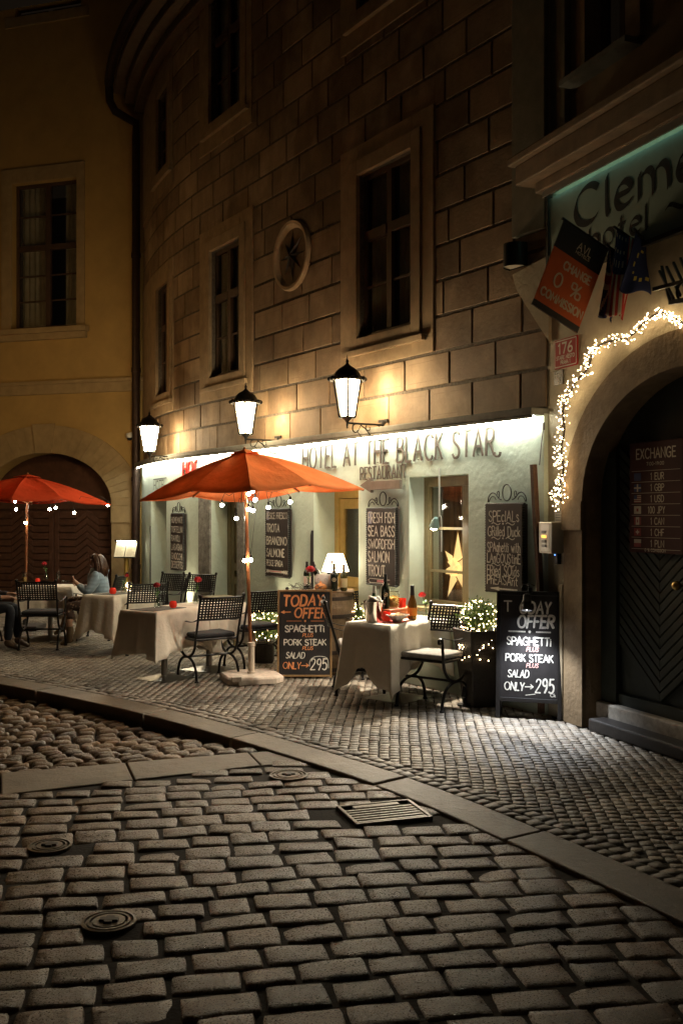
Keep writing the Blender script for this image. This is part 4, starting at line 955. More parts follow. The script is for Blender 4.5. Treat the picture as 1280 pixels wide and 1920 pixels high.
fp = [Vector((-14, -3)), Vector((6, -3))]+[Vector((p.x, p.y)) for p in reversed(KO[::4])]
bm = bmesh.new(); vv = [bm.verts.new((p.x, p.y, -.15)) for p in fp]; f = bm.faces.new(vv); bmesh.ops.triangulate(bm, faces=[f])
me = bpy.data.meshes.new('road_bed'); bm.to_mesh(me); bm.free(); me.materials.append(DIRT); structure(link('road_bed', me))
q0 = SA2-sd2*6; q1 = SB2+sd2*.05; fp = [q0, q1]+[Vector((p.x, p.y)) for p in KO if (p-SA2).dot(sn2) > .05]+[Vector((6, -3)), Vector((-14, -3))]
bm = bmesh.new(); vv = [bm.verts.new((p.x, p.y, -.034)) for p in fp]; f = bm.faces.new(vv); bmesh.ops.triangulate(bm, faces=[f])
me = bpy.data.meshes.new('road_joint_fill'); bm.to_mesh(me); bm.free(); me.materials.append(DIRT); structure(link('road_joint_fill', me))
# kerb stones
mb = MB(); i = 0; rk = []
while i < len(K)-3:
    st = random.choice([8, 9, 10, 11]); j = min(i+st, len(K)-1)
    dz = random.uniform(-.004, .004); vs = []
    for q in range(i, j+1):
        a, b = K[q], KO[q]
        if q == i: a = a.lerp(K[q+1], .09); b = b.lerp(KO[q+1], .09)
        if q == j: a = a.lerp(K[q-1], .09); b = b.lerp(KO[q-1], .09)
        vs += [(a.x, a.y, dz), (b.x, b.y, dz-.008), (b.x, b.y, -.20), (a.x, a.y, -.2)]
    m_ = j-i+1; fs = [(0, 1, 2, 3), tuple(reversed([4*(m_-1)+q for q in range(4)]))]
    for q in range(m_-1): fs += [(4*q, 4*q+4, 4*q+5, 4*q+1), (4*q+1, 4*q+5, 4*q+6, 4*q+2), (4*q+3, 4*q+7, 4*q+4, 4*q)]
    mb.add(vs, fs); rk += [random.random()]*len(vs); i = j
ko = mb.build('kerb', KERBM, smooth=True, sharp=40, bevel=.012, seg=3); structure(ko)
A_ = ko.data.attributes.new('rnd', 'FLOAT', 'POINT'); A_.data.foreach_set('value', rk)
# granite strip
mb = MB(); rk = []; xs = [-3.2, -1.9, -.75, .0, .85, 1.75, (SB-SA).length]
dir2 = SB2-SA2
for a, b in zip(xs[:-1], xs[1:]):
    a2_, b2_ = a/(SB-SA).length, b/(SB-SA).length
    p = [SA+sd*(a+.006), SA+sd*(b-.006), SA2+dir2*b2_-sd*.006, SA2+dir2*a2_+sd*.006]; z_ = -.020+random.uniform(-.003, .003)
    mb.hexa([(q.x, q.y, -.2) for q in p]+[(q.x, q.y, z_) for q in p]); rk += [random.random()]*8
so = mb.build('gutter_strip', KERBM, bevel=.01, seg=3); structure(so); A_ = so.data.attributes.new('rnd', 'FLOAT', 'POINT'); A_.data.foreach_set('value', rk)
# round covers
CAST = mat('worn cast iron', (.10, .085, .065), .42, metal=.75, var=.4, scale=40, bump=.3)
cov = None
for i, ((m_, r_), lb) in enumerate(zip(MH, ('small round cast iron cover far out on the left among the street setts', 'round cast iron valve cover with ring grooves, nearest to the viewer', 'small round cast iron cover just below the granite strip and kerb'))):
    t = thing('round_cover', lb, 'manhole cover', (m_.x, m_.y, -.019), 0, 'round covers in the street')
    mb = MB(); mb.lathe([(r_*1.0, -.05), (r_*1.0, .004), (r_*.9, .006), (r_*.89, -.004), (r_*.80, -.004), (r_*.79, .006), (r_*.70, .006), (r_*.69, -.004), (r_*.6, -.004), (r_*.59, .006), (.0001, .007)], 40)
    cv = mb.build('cover_plate', CAST, t, smooth=True, sharp=30)
    mb = MB(); mb.box((0, 0, .009), (r_*.7, .035, .012)); mb.box((0, 0, .009), (.036, r_*.6, .011)); mb.build('lifting_cross', mat('dark iron', (.03, .025, .02), .5, metal=.5), t, bevel=.004)
# drain grate
g0, g1, g2_, g3 = GRc; ex = (g2_-g3); ey = (g0-g3)
gt_ = thing('drain_grate', 'rectangular iron drain grate with long slots let into the setts below the kerb', 'drain grate', (g3.x, g3.y, -.03), math.atan2(ex.y, ex.x))
gt_.location.z = -.030
exn = ex.normalized(); eyp = Vector((-exn.y, exn.x)); LX = ex.length; LY = abs(ey.dot(eyp))
mb = MB(); mb.box((LX/2, .011, 0), (LX, .022, .04)); mb.box((LX/2, LY-.011, 0), (LX, .022, .04)); mb.box((.011, LY/2, .001), (.022, LY-.044, .04)); mb.box((LX-.011, LY/2, .001), (.022, LY-.044, .04)); mb.box((LX*.5, LY-.055, .0), (LX*.62, .05, .036)); mb.build('frame', CAST, gt_, bevel=.004)
mb = MB(); nb = 6
for i in range(nb):
    y_ = .024+(LY-.11)*(i+.5)/nb; mb.box((LX/2, y_, -.002), (LX-.046, (LY-.11)/nb*.52, .036))
mb.build('bars', CAST, gt_, bevel=.003)
mb = MB(); mb.box((LX/2, LY/2, -.035), (LX-.02, LY-.02, .01)); mb.build('pit', mat('black pit', (.004, .004, .004), .9), gt_)
# ------------------------------------------------------------------ lamps, signs and fittings on the walls
WARMW = (1.0, .80, .55)
PANE = emis('lit frosted glass', (1.0, .76, .44), 56.)
WARMPANE = emis('sodium lit glass', (1.0, .58, .21), 58.)
def make_lantern(name, label, pane=PANE):
    t = thing(name, label, 'wall lantern', group='wall lanterns on the old buildings')
    ax = -.47
    b = MB(); b.tube([(0, -.01, 0), (0, ax, 0)], .011, 8); b.tube([(0, -.012, -.16), (0, -.012, .05)], .013, 8); b.box((0, -.008, .045), (.17, .014, .03))
    def sp(cy, cz, r0, a0, a1, n=16, k=.0): return [(0, cy+(r0-k*i/n)*math.cos(a0+(a1-a0)*i/n), cz+(r0-k*i/n)*math.sin(a0+(a1-a0)*i/n)) for i in range(n+1)]
    b.tube(sp(-.09, -.075, .07, PI*.5, -PI*1.25, 20, .035), .006, 6)
    b.tube(sp(-.20, -.04, .04, PI*.4, PI*2.2, 16, .02), .005, 6)
    b.tube([(0, -.03, -.17), (0, -.10, -.16), (0, -.17, -.12), (0, -.24, -.05), (0, -.30, -.012)], .007, 6)
    b.tube(sp(-.36, -.06, .055, PI*.5, PI*1.9, 16, .03), .006, 6); b.tube([(0, -.30, -.02), (0, -.34, -.09), (0, -.29, -.14)], .005, 6)
    b.lathe([(.001, -.06), (.012, -.05), (.006, -.04), (.012, -.02), (.012, .0), (.03, .03), (.055, .05), (.06, .055)], 12, (0, ax, 0))
    b.build('bracket', IRON, t, smooth=True)
    zb, zt, rb_, rt = .06, .46, .088, .158
    f = MB(); hx = lambda r, z, k: Vector((r*math.cos(PI/6+k*PI/3), ax+r*math.sin(PI/6+k*PI/3), z))
    for k in range(6):
        f.beam(hx(rb_, zb, k), hx(rt, zt, k), .024, .02); f.beam(hx(rb_, zb, k), hx(rb_, zb, k+1), .018, .018); f.beam(hx(rt, zt, k), hx(rt, zt, k+1), .02, .022)
    f.build('frame', BLACK, t)
    for k in range(6):
        g = MB(); a, b2, c, d = hx(rb_*.97, zb+.005, k), hx(rb_*.97, zb+.005, k+1), hx(rt*.97, zt-.005, k+1), hx(rt*.97, zt-.005, k); g.add([a, b2, c, d], [(0, 1, 2, 3)]); g.build('pane', pane, t)
    r = MB(); r.lathe([(.158, .44), (.185, .445), (.195, .475), (.175, .485), (.145, .50), (.125, .54), (.09, .575), (.045, .60), (.016, .625), (.012, .64), (.02, .655), (.008, .67), (.004, .70), (.0005, .725)], 24, (0, ax, 0))
    for k in range(12):
        a = k*PI/6; r.ball((.183*math.cos(a), ax+.183*math.sin(a), .462), .03, 10, 6, sc=(1, 1, .9))
    r.build('roof', BLACK, t, smooth=True, sharp=50)
    return t
LN = make_lantern('wall_lantern', 'lit six-sided lantern nearest the camera, hung just above the hotel name lettering')
def put_on_wall(o, px, y, n=.02): t = ft(px, n); o.location = fac(t, n, fz(px, y, n)); o.rotation_euler = (0, 0, frz(t))
put_on_wall(LN, 719, 797)
L2 = dup(LN, (0, 0, 0), 0, 'lit six-sided lantern in the middle of the row, just above the orange parasol top'); put_on_wall(L2, 522, 826)
L3 = dup(LN, (0, 0, 0), 0, 'lit six-sided lantern farthest away, next to the downpipe and the dome camera'); put_on_wall(L3, 335, 856)
# unseen street lamp, added left of the view for the orange light
L4 = make_lantern('street_lamp', 'orange sodium street lamp on an iron post, unseen, left of the view', WARMPANE); L4['category'] = 'street lamp'
del L4['group']; L4.location = (-6.6, 14.2, 4.3); L4.rotation_euler = (0, 0, PI/2)
m = MB(); m.tube([(0, 0, -4.3), (0, 0, .08)], .05, 12); m.lathe([(.14, -4.3), (.14, -3.9), (.08, -3.6), (.05, -3.4)], 14); m.build('post', IRON, L4, smooth=True)
# strip light under the ledge
ST = thing('strip_light', 'long white strip light under the grey ledge above the hotel name', 'strip light', fac(TC, NG, ZF-.05))
mb = MB(); N = 40; mb.tube([fac(TC+.03+(TL-.1-TC)*i/N, .142, ZF-.034) for i in range(N+1)], .013, 8); mb.build('tube', emis('cool white tube', (1.0, .97, .80), 42.), ST, world=True)
mb = MB()
for i in range(N): a = TC+.02+(TL-.1-TC)*i/N; fbox(mb, a, a+(TL-.1-TC)/N, ZF-.0215, ZF-.0205, .115, .163)
mb.build('housing', mat('white housing', (.6, .6, .58), .5), ST, world=True)
mb = MB(); mb.tube([fac(ft(1019, .07), .07, fz(1019, y, .07)) for y in (792, 806)], .012, 8); mb.tube([fac(ft(1018, .06), .06, fz(1018, 806, .06)), fac(ft(1014, .06), .06, fz(1014, 840, .06)), fac(ft(1011, .06), .06, fz(1011, 872, .06))], .005, 6); mb.build('cable', mat('grey cable', (.12, .11, .1), .5), ST, world=True)

# ---------------- built-up lettering
LET = mat('brushed metal letters', (.10, .078, .06), .6, metal=.0, var=.2, scale=20)
def letters(name, label, text, px0, px1, yb0, hh, depth, stroke, lab='lettering'):
    t0, t1 = ft(px0, NG), ft(px1, NG); z = (fz(px0, yb0[0], NG)+fz(px1, yb0[1], NG))/2
    th = thing(name, label, lab, fac(t0, NG, z), frz(t0))
    for c, LL in layout(text, 0, 0, hh, abs(t0-t1), .26):
        if not LL: continue
        m_ = MB()
        for i, P in enumerate(LL): solid_stroke(m_, P, stroke, -.008-depth-.0006*i, -.008-.0006*i)
        xs = [p.x for P in LL for p in P]; zs = [p.y for P in LL for p in P]
        m_.box(((min(xs)+max(xs))/2, -.010, min(zs)+.05*hh), (.006, .020, .006)); m_.box((LL[0][0].x, -.010, LL[0][0].y), (.006, .020, .006))
        m_.build('letter', LET, th)
    return th
HL = letters('hotel_name_lettering', 'tall raised letters HOTEL AT THE BLACK STAR across the lit green wall', 'HOTEL AT THE BLACK STAR', 569, 928, (881, 852), .262, .010, .023)
mb = MB(); solid_stroke(mb, smooth_poly([(.0, .03), (.01, -.0), (.04, -.012), (.07, .0), (.08, .03)]), .016, -.03, -.012)
o = mb.build('letter', LET, HL); o.location = (abs(ft(569, NG)-ft(930, NG)), 0, -.005)
letters('restaurant_lettering', 'small raised letters RESTAURANT on the pier above the arrow', 'RESTAURANT', 677, 762, (901, 894), .135, .008, .014)
t = ft(718, NG); AR = thing('arrow_sign', 'grey metal arrow pointing left below the RESTAURANT letters', 'arrow sign', fac(t, NG, fz(718, 909, NG)), frz(t))
wd = abs(ft(680, NG)-ft(755, NG)); mb = MB(); mb.prism([(-wd/2, 0), (-wd/2+.22, .085), (-wd/2+.22, .042), (wd/2, .042), (wd/2, -.052), (-wd/2+.22, -.052), (-wd/2+.22, -.085)], -.055, -.018); mb.build('arrow', mat('grey brown metal', (.20, .16, .13), .5, metal=.2, var=.2), AR, bevel=.004)
mb = MB(); mb.box((0, -.009, 0), (.3, .018, .03)); mb.build('spacer', BLACK, AR)
# the old round emblem with lettering on the left end of the wall, and the red letters by it
t = ft(300, NG); EM = thing('arched_emblem', 'faint arched emblem with small letters on the brightly lit left end of the wall', 'emblem', fac(t, NG, fz(300, 917, NG)), frz(t))
mb = MB(); text_flat(mb, 'HOTEL', -.42, 0, .14, .8, .02, -.004); line2(mb, -.46, .17, .46, .17, .02, -.004)
P = [Vector((.30*math.cos(a)*1.2, .22+.22*math.sin(a))) for a in [PI*i/14 for i in range(15)]]; Lf, Rt = ribbon(P, .016); mb.add([(p.x, -.004, p.y) for p in Lf]+[(p.x, -.004, p.y) for p in Rt], [(i, i+1, 16+i, 15+i) for i in range(14)])
mb.build('emblem_drawing', mat('thin dark paint', (.10, .10, .09), .6), EM)
t = ft(357, NG); RL = thing('red_lettering', 'short red letters on the lit wall just left of the big parasol canopy', 'lettering', fac(t, NG, fz(357, 892, NG)), frz(t))
for i, c in enumerate('HOT'):
    m_ = MB()
    for j, P in enumerate(layout(c, i*.2-.25, 0, .22)[0][1]): solid_stroke(m_, P, .03, -.03-.0006*j, -.004-.0006*j)
    m_.build('letter', mat('red paint', (.5, .04, .025), .4), RL)

# ---------------- menu boards
CHALK = mat('white chalk', (.72, .69, .62), .9, var=.3, scale=60)
CHALKO = mat('orange chalk', (.75, .30, .12), .9, var=.25, scale=60)
BOARD = mat('chalkboard', (.022, .019, .019), .55, var=.35, scale=10)
BOARDB = mat('brown black chalkboard', (.035, .024, .022), .5, var=.3, scale=8)
def crest(m_, w, z0, r=.006):
    k = w/.60
    def S_(P): return [(p[0]*k, -.03, z0+p[1]) for p in smooth_poly(P, 4)]
    Q = [((0.085*math.cos(a)*.8, .085+.075*math.sin(a))) for a in [2*PI*i/16 for i in range(16)]]
    m_.tube([(q[0]*k, -.03, z0+q[1]) for q in Q], r, 6, closed=True)
    for s in (-1, 1):
        m_.tube(S_([(s*.30, 0), (s*.285, .05), (s*.235, .085), (s*.18, .075), (s*.13, .035), (s*.085, .02)]), r, 6)
        m_.tube(S_([(s*.285, .0), (s*.25, .045), (s*.20, .05), (s*.17, .02)]), r*.8, 6)
        m_.tube(S_([(s*.13, .035), (s*.115, .075), (s*.13, .10), (s*.15, .085), (s*.14, .065)]), r*.8, 6)
def menu_board(label, px0, px1, yt, ybt, draw, body=BOARDB, frame=BLACK, n=None, dep=.055, tilt=0.):
    n = NG if n is None else n; t0, t1 = ft(px0, n+.06), ft(px1, n+.06); w = abs(t0-t1); tm = (t0+t1)/2
    zt, zb = fz((px0+px1)/2, yt, n+.06), fz((px0+px1)/2, ybt, n+.06); h = zt-zb
    th = thing('menu_board', label, 'menu board', fac(tm, n, zb), frz(tm)+tilt, 'hanging menu boards on the green wall')
    m_ = MB(); m_.box((0, -dep/2-.004, h/2), (w-.03, dep, h-.03)); m_.build('panel', body, th)
    m_ = MB()
    for x in (-w/2+.012, w/2-.012):
        for i in range(int(h/.024)): m_.ball((x, -dep/2-.006-.012, .012+i*.024), .014, 6, 4, sc=(.9, 1.7, 1.05))
    for z in (.012, h-.012):
        for i in range(int(w/.024)): m_.ball((-w/2+.024+i*.024, -dep/2-.018, z), .013, 6, 4, sc=(1.05, 1.7, .9))
    m_.build('twisted_frame', frame, th, smooth=True)
    m_ = MB(); crest(m_, w, h+.005); m_.build('scroll_crest', IRON, th, smooth=True)
    m_ = MB(); draw(m_, w, h, -dep-.006); m_.build('chalk_writing', [CHALK, CHALKO, mat('red label', (.55, .2, .2), .6), mat('blue grey label', (.35, .36, .5), .6)], th)
    return th
def lines(rows_):
    def d(m_, w, h, y):
        for (tx, zc, hc, x0, x1, st, mi) in rows_: text_flat(m_, tx, -w/2+w*x0, h*zc, h*hc, w*(x1-x0), st*.78, y, mi=mi, jit=.025, gap=.2)
    return d
def d_fish(m_, w, h, y):
    lines([('FRESH FISH', .805, .125, .08, .95, .017, 0), ('SEA BASS', .635, .125, .08, .95, .020, 0), ('SWORDFISH', .475, .115, .08, .95, .017, 0), ('SALMON', .305, .13, .08, .78, .020, 0), ('TROUT', .125, .13, .08, .64, .021, 0)])(m_, w, h, y)
    m_.add([(-w/2+.05, y+.0008, h*.79), (-w/2+.11, y+.0008, h*.79), (-w/2+.11, y+.0008, h*.95), (-w/2+.05, y+.0008, h*.95)], [(0, 1, 2, 3)], 3)
    for q in ((-w*.42, h*.062, -w*.36, h*.085), (-w*.36, h*.085, w*.3, h*.085), (-w*.42, h*.062, -w*.36, h*.035), (-w*.36, h*.035, w*.3, h*.035)): line2(m_, *q, .007, y)
    m_.add([(-w*.12, y, h*.045), (w*.1, y, h*.045), (w*.1, y, h*.075), (-w*.12, y, h*.075)], [(0, 1, 2, 3)], 2)
menu_board('tall black menu board headed FRESH FISH on the pier under the arrow', 686, 742, 951, 1099, d_fish)
def d_pesce(m_, w, h, y):
    lines([('PESCE FRESCO', .85, .085, .07, .95, .012, 0), ('TROTA', .66, .11, .07, .62, .020, 0), ('BRANZINO', .475, .11, .07, .92, .019, 0), ('SALMONE', .30, .11, .07, .82, .019, 0), ('PESCE SPADA', .165, .08, .07, .76, .014, 0)])(m_, w, h, y)
    m_.add([(-w/2+.04, y+.0008, h*.83), (-w/2+.1, y+.0008, h*.83), (-w/2+.1, y+.0008, h*.96), (-w/2+.04, y+.0008, h*.96)], [(0, 1, 2, 3)], 3)
    line2(m_, -w*.4, h*.085, w*.35, h*.085, .03, y); line2(m_, -w*.3, h*.085, w*.2, h*.085, .012, y-.001, 2)
    for s in (-.4, .36, .42):
        line2(m_, w*s-.03, h*.06, w*s+.03, h*.11, .014, y-.002); line2(m_, w*s-.03, h*.11, w*s+.03, h*.06, .014, y-.003)
menu_board('tall black menu board headed PESCE FRESCO behind the orange parasol', 497, 541, 953, 1083, d_pesce)
menu_board('tall black menu board headed HOMEMADE at the far left end of the green wall', 320, 344, 962, 1070, lines([('HOMEMADE', .83, .10, .08, .94, .012, 0), ('TORTELLINI', .665, .10, .08, .94, .013, 0), ('RAVIOLI', .51, .10, .08, .75, .016, 0), ('LASAGNA', .355, .105, .08, .92, .019, 0), ('GNOCCHI', .195, .105, .08, .92, .020, 0), ('DESSERTS', .045, .11, .08, .95, .022, 0)]))
def d_spec(m_, w, h, y):
    lines([('SPEcIALs', .79, .115, .13, .90, .013, 0), ('GRilled Duck', .63, .105, .10, .93, .012, 0), ('SPAghetti with', .455, .105, .09, .93, .012, 0), ('LAnGOUStinE', .335, .10, .08, .94, .013, 0), ('FRied SOids', .20, .105, .08, .91, .013, 0), ('PhEASAnt', .095, .095, .08, .87, .013, 0)])(m_, w, h, y)
    for zc in (.765, .605, .315, .185): text_flat(m_, '~*~', -w*.3, h*zc-.03, .07, w*.6, .008, y)
    text_flat(m_, '<', -w*.32, h*.025, .05, w*.68, .015, y)
menu_board('brown chalkboard headed SPECIALS between the star window and the leaning pole', 910, 982, 942, 1113, d_spec, dep=.07)

# ---------------- leaning pole, sconce, intercom, plates on the right
p0, p1 = fac(ft(1014, .085), .085, .02), fac(ft(1004, .085), .085, fz(1004, 871, .085))
PO = thing('leaning_pole', 'brown wooden pole leaning upright between the SPECIALS board and the intercom', 'pole', p0)
mb = MB(); up_ = Vector((nF.x, nF.y, 0)); N = 6; off = [0, .01, .018, .014, .004, -.01, -.02]
for i in range(N): mb.beam(p0.lerp(p1, i/N)+Vector((off[i], 0, 0)), p0.lerp(p1, (i+1)/N)+Vector((off[i+1], 0, 0)), .038, .05, up=up_)
mb.build('shaft', mat('weathered brown wood', (.10, .05, .03), .7, var=.35, scale=14, bump=.4), PO, world=True)
c = p0.lerp(p1, .41); mb = MB(); mb.tube([c+Vector((.045*math.cos(a), .045*math.sin(a), 0)) for a in [2*PI*i/12 for i in range(12)]], .008, 6, closed=True); mb.tube([c, c+Vector((-nF.x*.12, -nF.y*.12, .01))], .008, 6); mb.build('wall_clamp', IRON, PO, world=True, smooth=True)
t = ft(974, 0); SC_ = thing('wall_sconce', 'unlit black half-round wall lamp high on the stone beside the flags', 'wall lamp', fac(t, .015, fz(974, 503)), frz(t))
mb = MB(); R_ = .115; pf = [(R_*math.cos(a)*1.0, -R_*math.sin(a)*1.3) for a in [PI*i/16 for i in range(17)]]
mb.add([(x, y, 0) for x, y in pf]+[(x, y, .21) for x, y in pf], [(i, i+1, 18+i, 17+i) for i in range(16)]+[tuple(range(17, 34)), (16, 0, 17, 33)]); mb.build('shade', BLACK, SC_, smooth=True, sharp=40)
mb = MB(); mb.add([(x*.95, y*.95, .012) for x, y in pf], [tuple(range(17))]); mb.build('diffuser', mat('opal plastic', (.6, .58, .5), .5), SC_)
def rthing(name, label, cat, px, y, n=0.): s, z = rpx(px, y, n); return thing(name, label, cat, rb(s, n, z), RRZ)
IC = rthing('intercom', 'grey metal entry intercom with name buttons, on the edge of the cream wall', 'intercom', 1044, 1008, 0.)
mb = MB(); mb.box((0, -.06, 0), (.20, .12, .27)); mb.build('case', mat('brushed steel', (.38, .36, .32), .4, metal=.7, var=.15), IC, bevel=.008)
mb = MB(); mb.add([(-.101, -.11, -.12), (-.101, -.01, -.12), (-.101, -.01, .12), (-.101, -.11, .12)], [(0, 1, 2, 3)]); mb.box((0, -.122, 0), (.12, .004, .23)); mb.build('face_plate', mat('pale steel', (.5, .48, .43), .35, metal=.6), IC)
for i in range(4):
    mb = MB(); mb.box((-.01, -.128, .05-.04*i), (.06, .008, .022)); mb.build('button', emis('amber button', (1, .4, .06), 1.6) if i == 1 else mat('button', (.2, .19, .18), .4), IC)
KB = rthing('key_reader', 'small black reader with a blue light, just below the intercom', 'key reader', 1049, 1047); mb = MB(); mb.box((0, -.02, 0), (.05, .04, .10)); mb.build('case', BLACK, KB, bevel=.004); mb = MB(); mb.box((-.01, -.042, .03), (.008, .004, .008)); mb.build('indicator', emis('blue led', (.1, .25, 1), 4.), KB)
N1 = rthing('paper_notice', 'white printed paper notice taped above the intercom', 'notice', 1049, 967); mb = MB(); mb.box((0, -.006, 0), (.13, .006, .15)); mb.build('sheet', mat('paper', (.6, .57, .5), .8), N1)
mb = MB()
for i in range(5): line2(mb, -.05, .05-.022*i, .045-.02*(i % 2), .05-.022*i, .006, -.0105)
mb.build('print', mat('grey print', (.2, .2, .2), .8), N1)
N2 = rthing('cover_plate', 'flat cream painted cover plate on the wall at the lower end of the fairy-light garland', 'cover plate', 1048, 938); mb = MB(); mb.box((0, -.008, 0), (.17, .012, .17)); mb.build('plate', CREAM, N2, bevel=.004)
DP = rthing('wall_conduit', 'thin vertical brown conduit on the wall edge beside the right A-board', 'conduit', 1058, 1180); mb = MB(); mb.box((0, -.02, -.12), (.045, .04, 1.0)); mb.build('duct', mat('brown duct', (.28, .22, .14), .6, var=.2), DP, bevel=.005)
# red enamel number plate
NP_ = rthing('house_number_plate', 'red enamel plate with white number 176 beside the CHANGE banner', 'number plate', 1063, 661)
mb = MB(); mb.box((0, -.010, 0), (.34, .014, .25)); mb.build('plate', mat('red enamel', (.34, .02, .018), .8), NP_, bevel=.008)
mb = MB(); W_ = mat('white enamel', (.66, .62, .54), .8)
for q in ((-.155, -.11, .155, -.11), (-.155, .11, .155, .11), (-.155, -.11, -.155, .11), (.155, -.11, .155, .11)): line2(mb, *q, .008, -.0185)
text_flat(mb, '176', -.10, .0, .085, .20, .016, -.0185); text_flat(mb, 'STARE MESTO', -.13, -.05, .03, .26, .006, -.0185); text_flat(mb, 'PRAHA 1', -.07, -.092, .03, .14, .006, -.0185)
line2(mb, .028, -.017, .038, -.010, .005, -.0186)
mb.build('lettering', W_, NP_)
SP_ = rthing('small_plaque', 'small dark square plaque with white marks below the red number plate', 'plaque', 1048, 708); mb = MB(); mb.box((0, -.006, 0), (.13, .008, .12)); mb.build('plate', mat('plaque black', (.03, .03, .032), .4), SP_)
mb = MB(); text_flat(mb, 'H', -.05, .0, .04, .03, .008, -.0115); line2(mb, 0, .03, .05, .03, .008, -.0115); text_flat(mb, '34', .0, -.045, .045, .05, .008, -.0115); mb.build('marks', W_, SP_)

# ---------------- exchange board on the door
sx, zx = rpx(1231, 932, RD); EX = thing('exchange_board', 'dark red board of exchange rates on the green arched door', 'exchange board', rb(sx, RD-.02, zx), RRZ)
EW, EH = .62, .86
mb = MB(); mb.box((0, -.02, 0), (EW, .03, EH)); mb.build('board', mat('dark red board', (.05, .013, .011), .95, var=.15), EX, bevel=.006)
GP = mat('dull cream print', (.46, .38, .28), .7); mb = MB(); y_ = -.0365
text_flat(mb, 'EXCHANGE', -.22, .30, .075, .45, .011, y_); text_flat(mb, '7:00-19:00', -.1, .245, .025, .2, .004, y_)
rw = ['1 EUR', '1 GBP', '1 USD', '100 JPY', '1 CAN', '1 CHF', '1 PLN']
for i, r_ in enumerate(rw):
    z_ = .16-.086*i; wdt = .19 if len(r_) > 5 else .15; text_flat(mb, r_, -.08 if len(r_) > 5 else -.05, z_-.025, .05, wdt, .007, y_); line2(mb, -.28, z_+.045, .28, z_+.045, .003, y_)
line2(mb, -.28, -.40, .28, -.40, .003, y_); text_flat(mb, '0 % COMISSION', -.12, -.418+.0, .022, .24, .004, y_)
mb.build('lettering', GP, EX)
mb = MB(); fl = [(mat('flag blue', (.02, .03, .10), .7), None)]
def fbx(i, mi, x0=0, x1=1, z0=0, z1=1, dy=0):
    z_ = .16-.086*i; a, b = -.25, -.165; c, d = z_-.03, z_+.03
    mb.add([(a+(b-a)*x0, y_-.0004-dy, c+(d-c)*z0), (a+(b-a)*x1, y_-.0004-dy, c+(d-c)*z0), (a+(b-a)*x1, y_-.0004-dy, c+(d-c)*z1), (a+(b-a)*x0, y_-.0004-dy, c+(d-c)*z1)], [(0, 1, 2, 3)], mi)
fbx(0, 0); fbx(1, 0); fbx(1, 1, .4, .6, 0, 1, .0004); fbx(1, 1, 0, 1, .4, .6, .0006); fbx(2, 1)
for k in range(4): fbx(2, 2, 0, 1, .14*2*k/1.0*.9, .14*(2*k+1)*.9, .0004)
fbx(2, 0, 0, .45, .5, 1, .0008); fbx(3, 1); fbx(3, 2, .36, .64, .3, .7, .0004); fbx(4, 1); fbx(4, 2, 0, .25, 0, 1, .0004); fbx(4, 2, .75, 1, 0, 1, .0004); fbx(4, 2, .42, .58, .3, .7, .0004)
fbx(5, 2); fbx(5, 1, .42, .58, .2, .8, .0004); fbx(5, 1, .25, .75, .4, .6, .0006); fbx(6, 1, 0, 1, .5, 1); fbx(6, 2, 0, 1, 0, .5)
mb.build('flag_symbols', [fl[0][0], GP, mat('flag red', (.22, .02, .02), .7)], EX)

# ---------------- banner and flags above the arch
sB = 1.0
def bpt(n, z): return rb(sB, n, z)
def bpx(px, y):     # point on the banner plane (spanned by the wall normal and the vertical)
    q = CR-d2*sB; u = (px-640)/F; n = (u*q.y-q.x)/(n2.x-u*n2.y); p = q+n2*n; return n, H+(Y0-y)/F*p.y
cTL, cTR, cBR, cBL = [Vector(bpx(*q)) for q in ((1057, 412), (1139, 468), (1099, 639), (990, 562))]
ex_ = (cTR-cTL); hv_ = ((cBL-cTL)+(cBR-cTR))/2; bw_ = ex_.length; bh_ = hv_.length; an_ = math.atan2(ex_.y, -ex_.x)
BN = thing('projecting_banner', 'dark and orange banner reading CHANGE 0 % COMMISSION on a slanted pole', 'banner', bpt(*cTL))
e_x = Vector((n2.x*ex_.x, n2.y*ex_.x, ex_.y)).normalized(); e_z = -Vector((n2.x*hv_.x, n2.y*hv_.x, hv_.y)).normalized(); e_z = (e_z-e_x*e_z.dot(e_x)*.55).normalized()
e_y = e_z.cross(e_x).normalized(); BM = Matrix(((e_x.x, e_y.x, e_z.x), (e_x.y, e_y.y, e_z.y), (e_x.z, e_y.z, e_z.z))).to_4x4()
def bparts(m_): m_.v = [tuple(BM @ Vector(p)) for p in m_.v]; return m_
mb = MB(); mb.box((bw_/2, 0, -bh_/2), (bw_, .012, bh_)); bparts(mb).build('cloth', mat('orange banner cloth', (.60, .115, .03), .8, var=.1, scale=5), BN)
mb = MB(); mb.box((bw_/2, 0, -bh_*.155), (bw_+.002, .016, bh_*.31)); mb.box((bw_/2, 0, -bh_*.965), (bw_+.002, .016, bh_*.07)); bparts(mb).build('dark_band', mat('dark banner band', (.03, .022, .02), .7), BN)
mb = MB(); y_ = -.0085
text_flat(mb, 'AVL', bw_*.42, -bh_*.20, bh_*.085, bw_*.30, .009, y_); text_flat(mb, 'HOTELS', bw_*.42, -bh_*.245, bh_*.03, bw_*.30, .004, y_)
text_flat(mb, 'CHANGE', bw_*.30, -bh_*.47, bh_*.085, bw_*.58, .014, y_); text_flat(mb, '0 %', bw_*.22, -bh_*.69, bh_*.15, bw_*.58, .015, y_); text_flat(mb, 'COMMISSION', bw_*.06, -bh_*.85, bh_*.085, bw_*.90, .014, y_)
bparts(mb).build('lettering', mat('cream print', (.62, .48, .34), .7), BN)
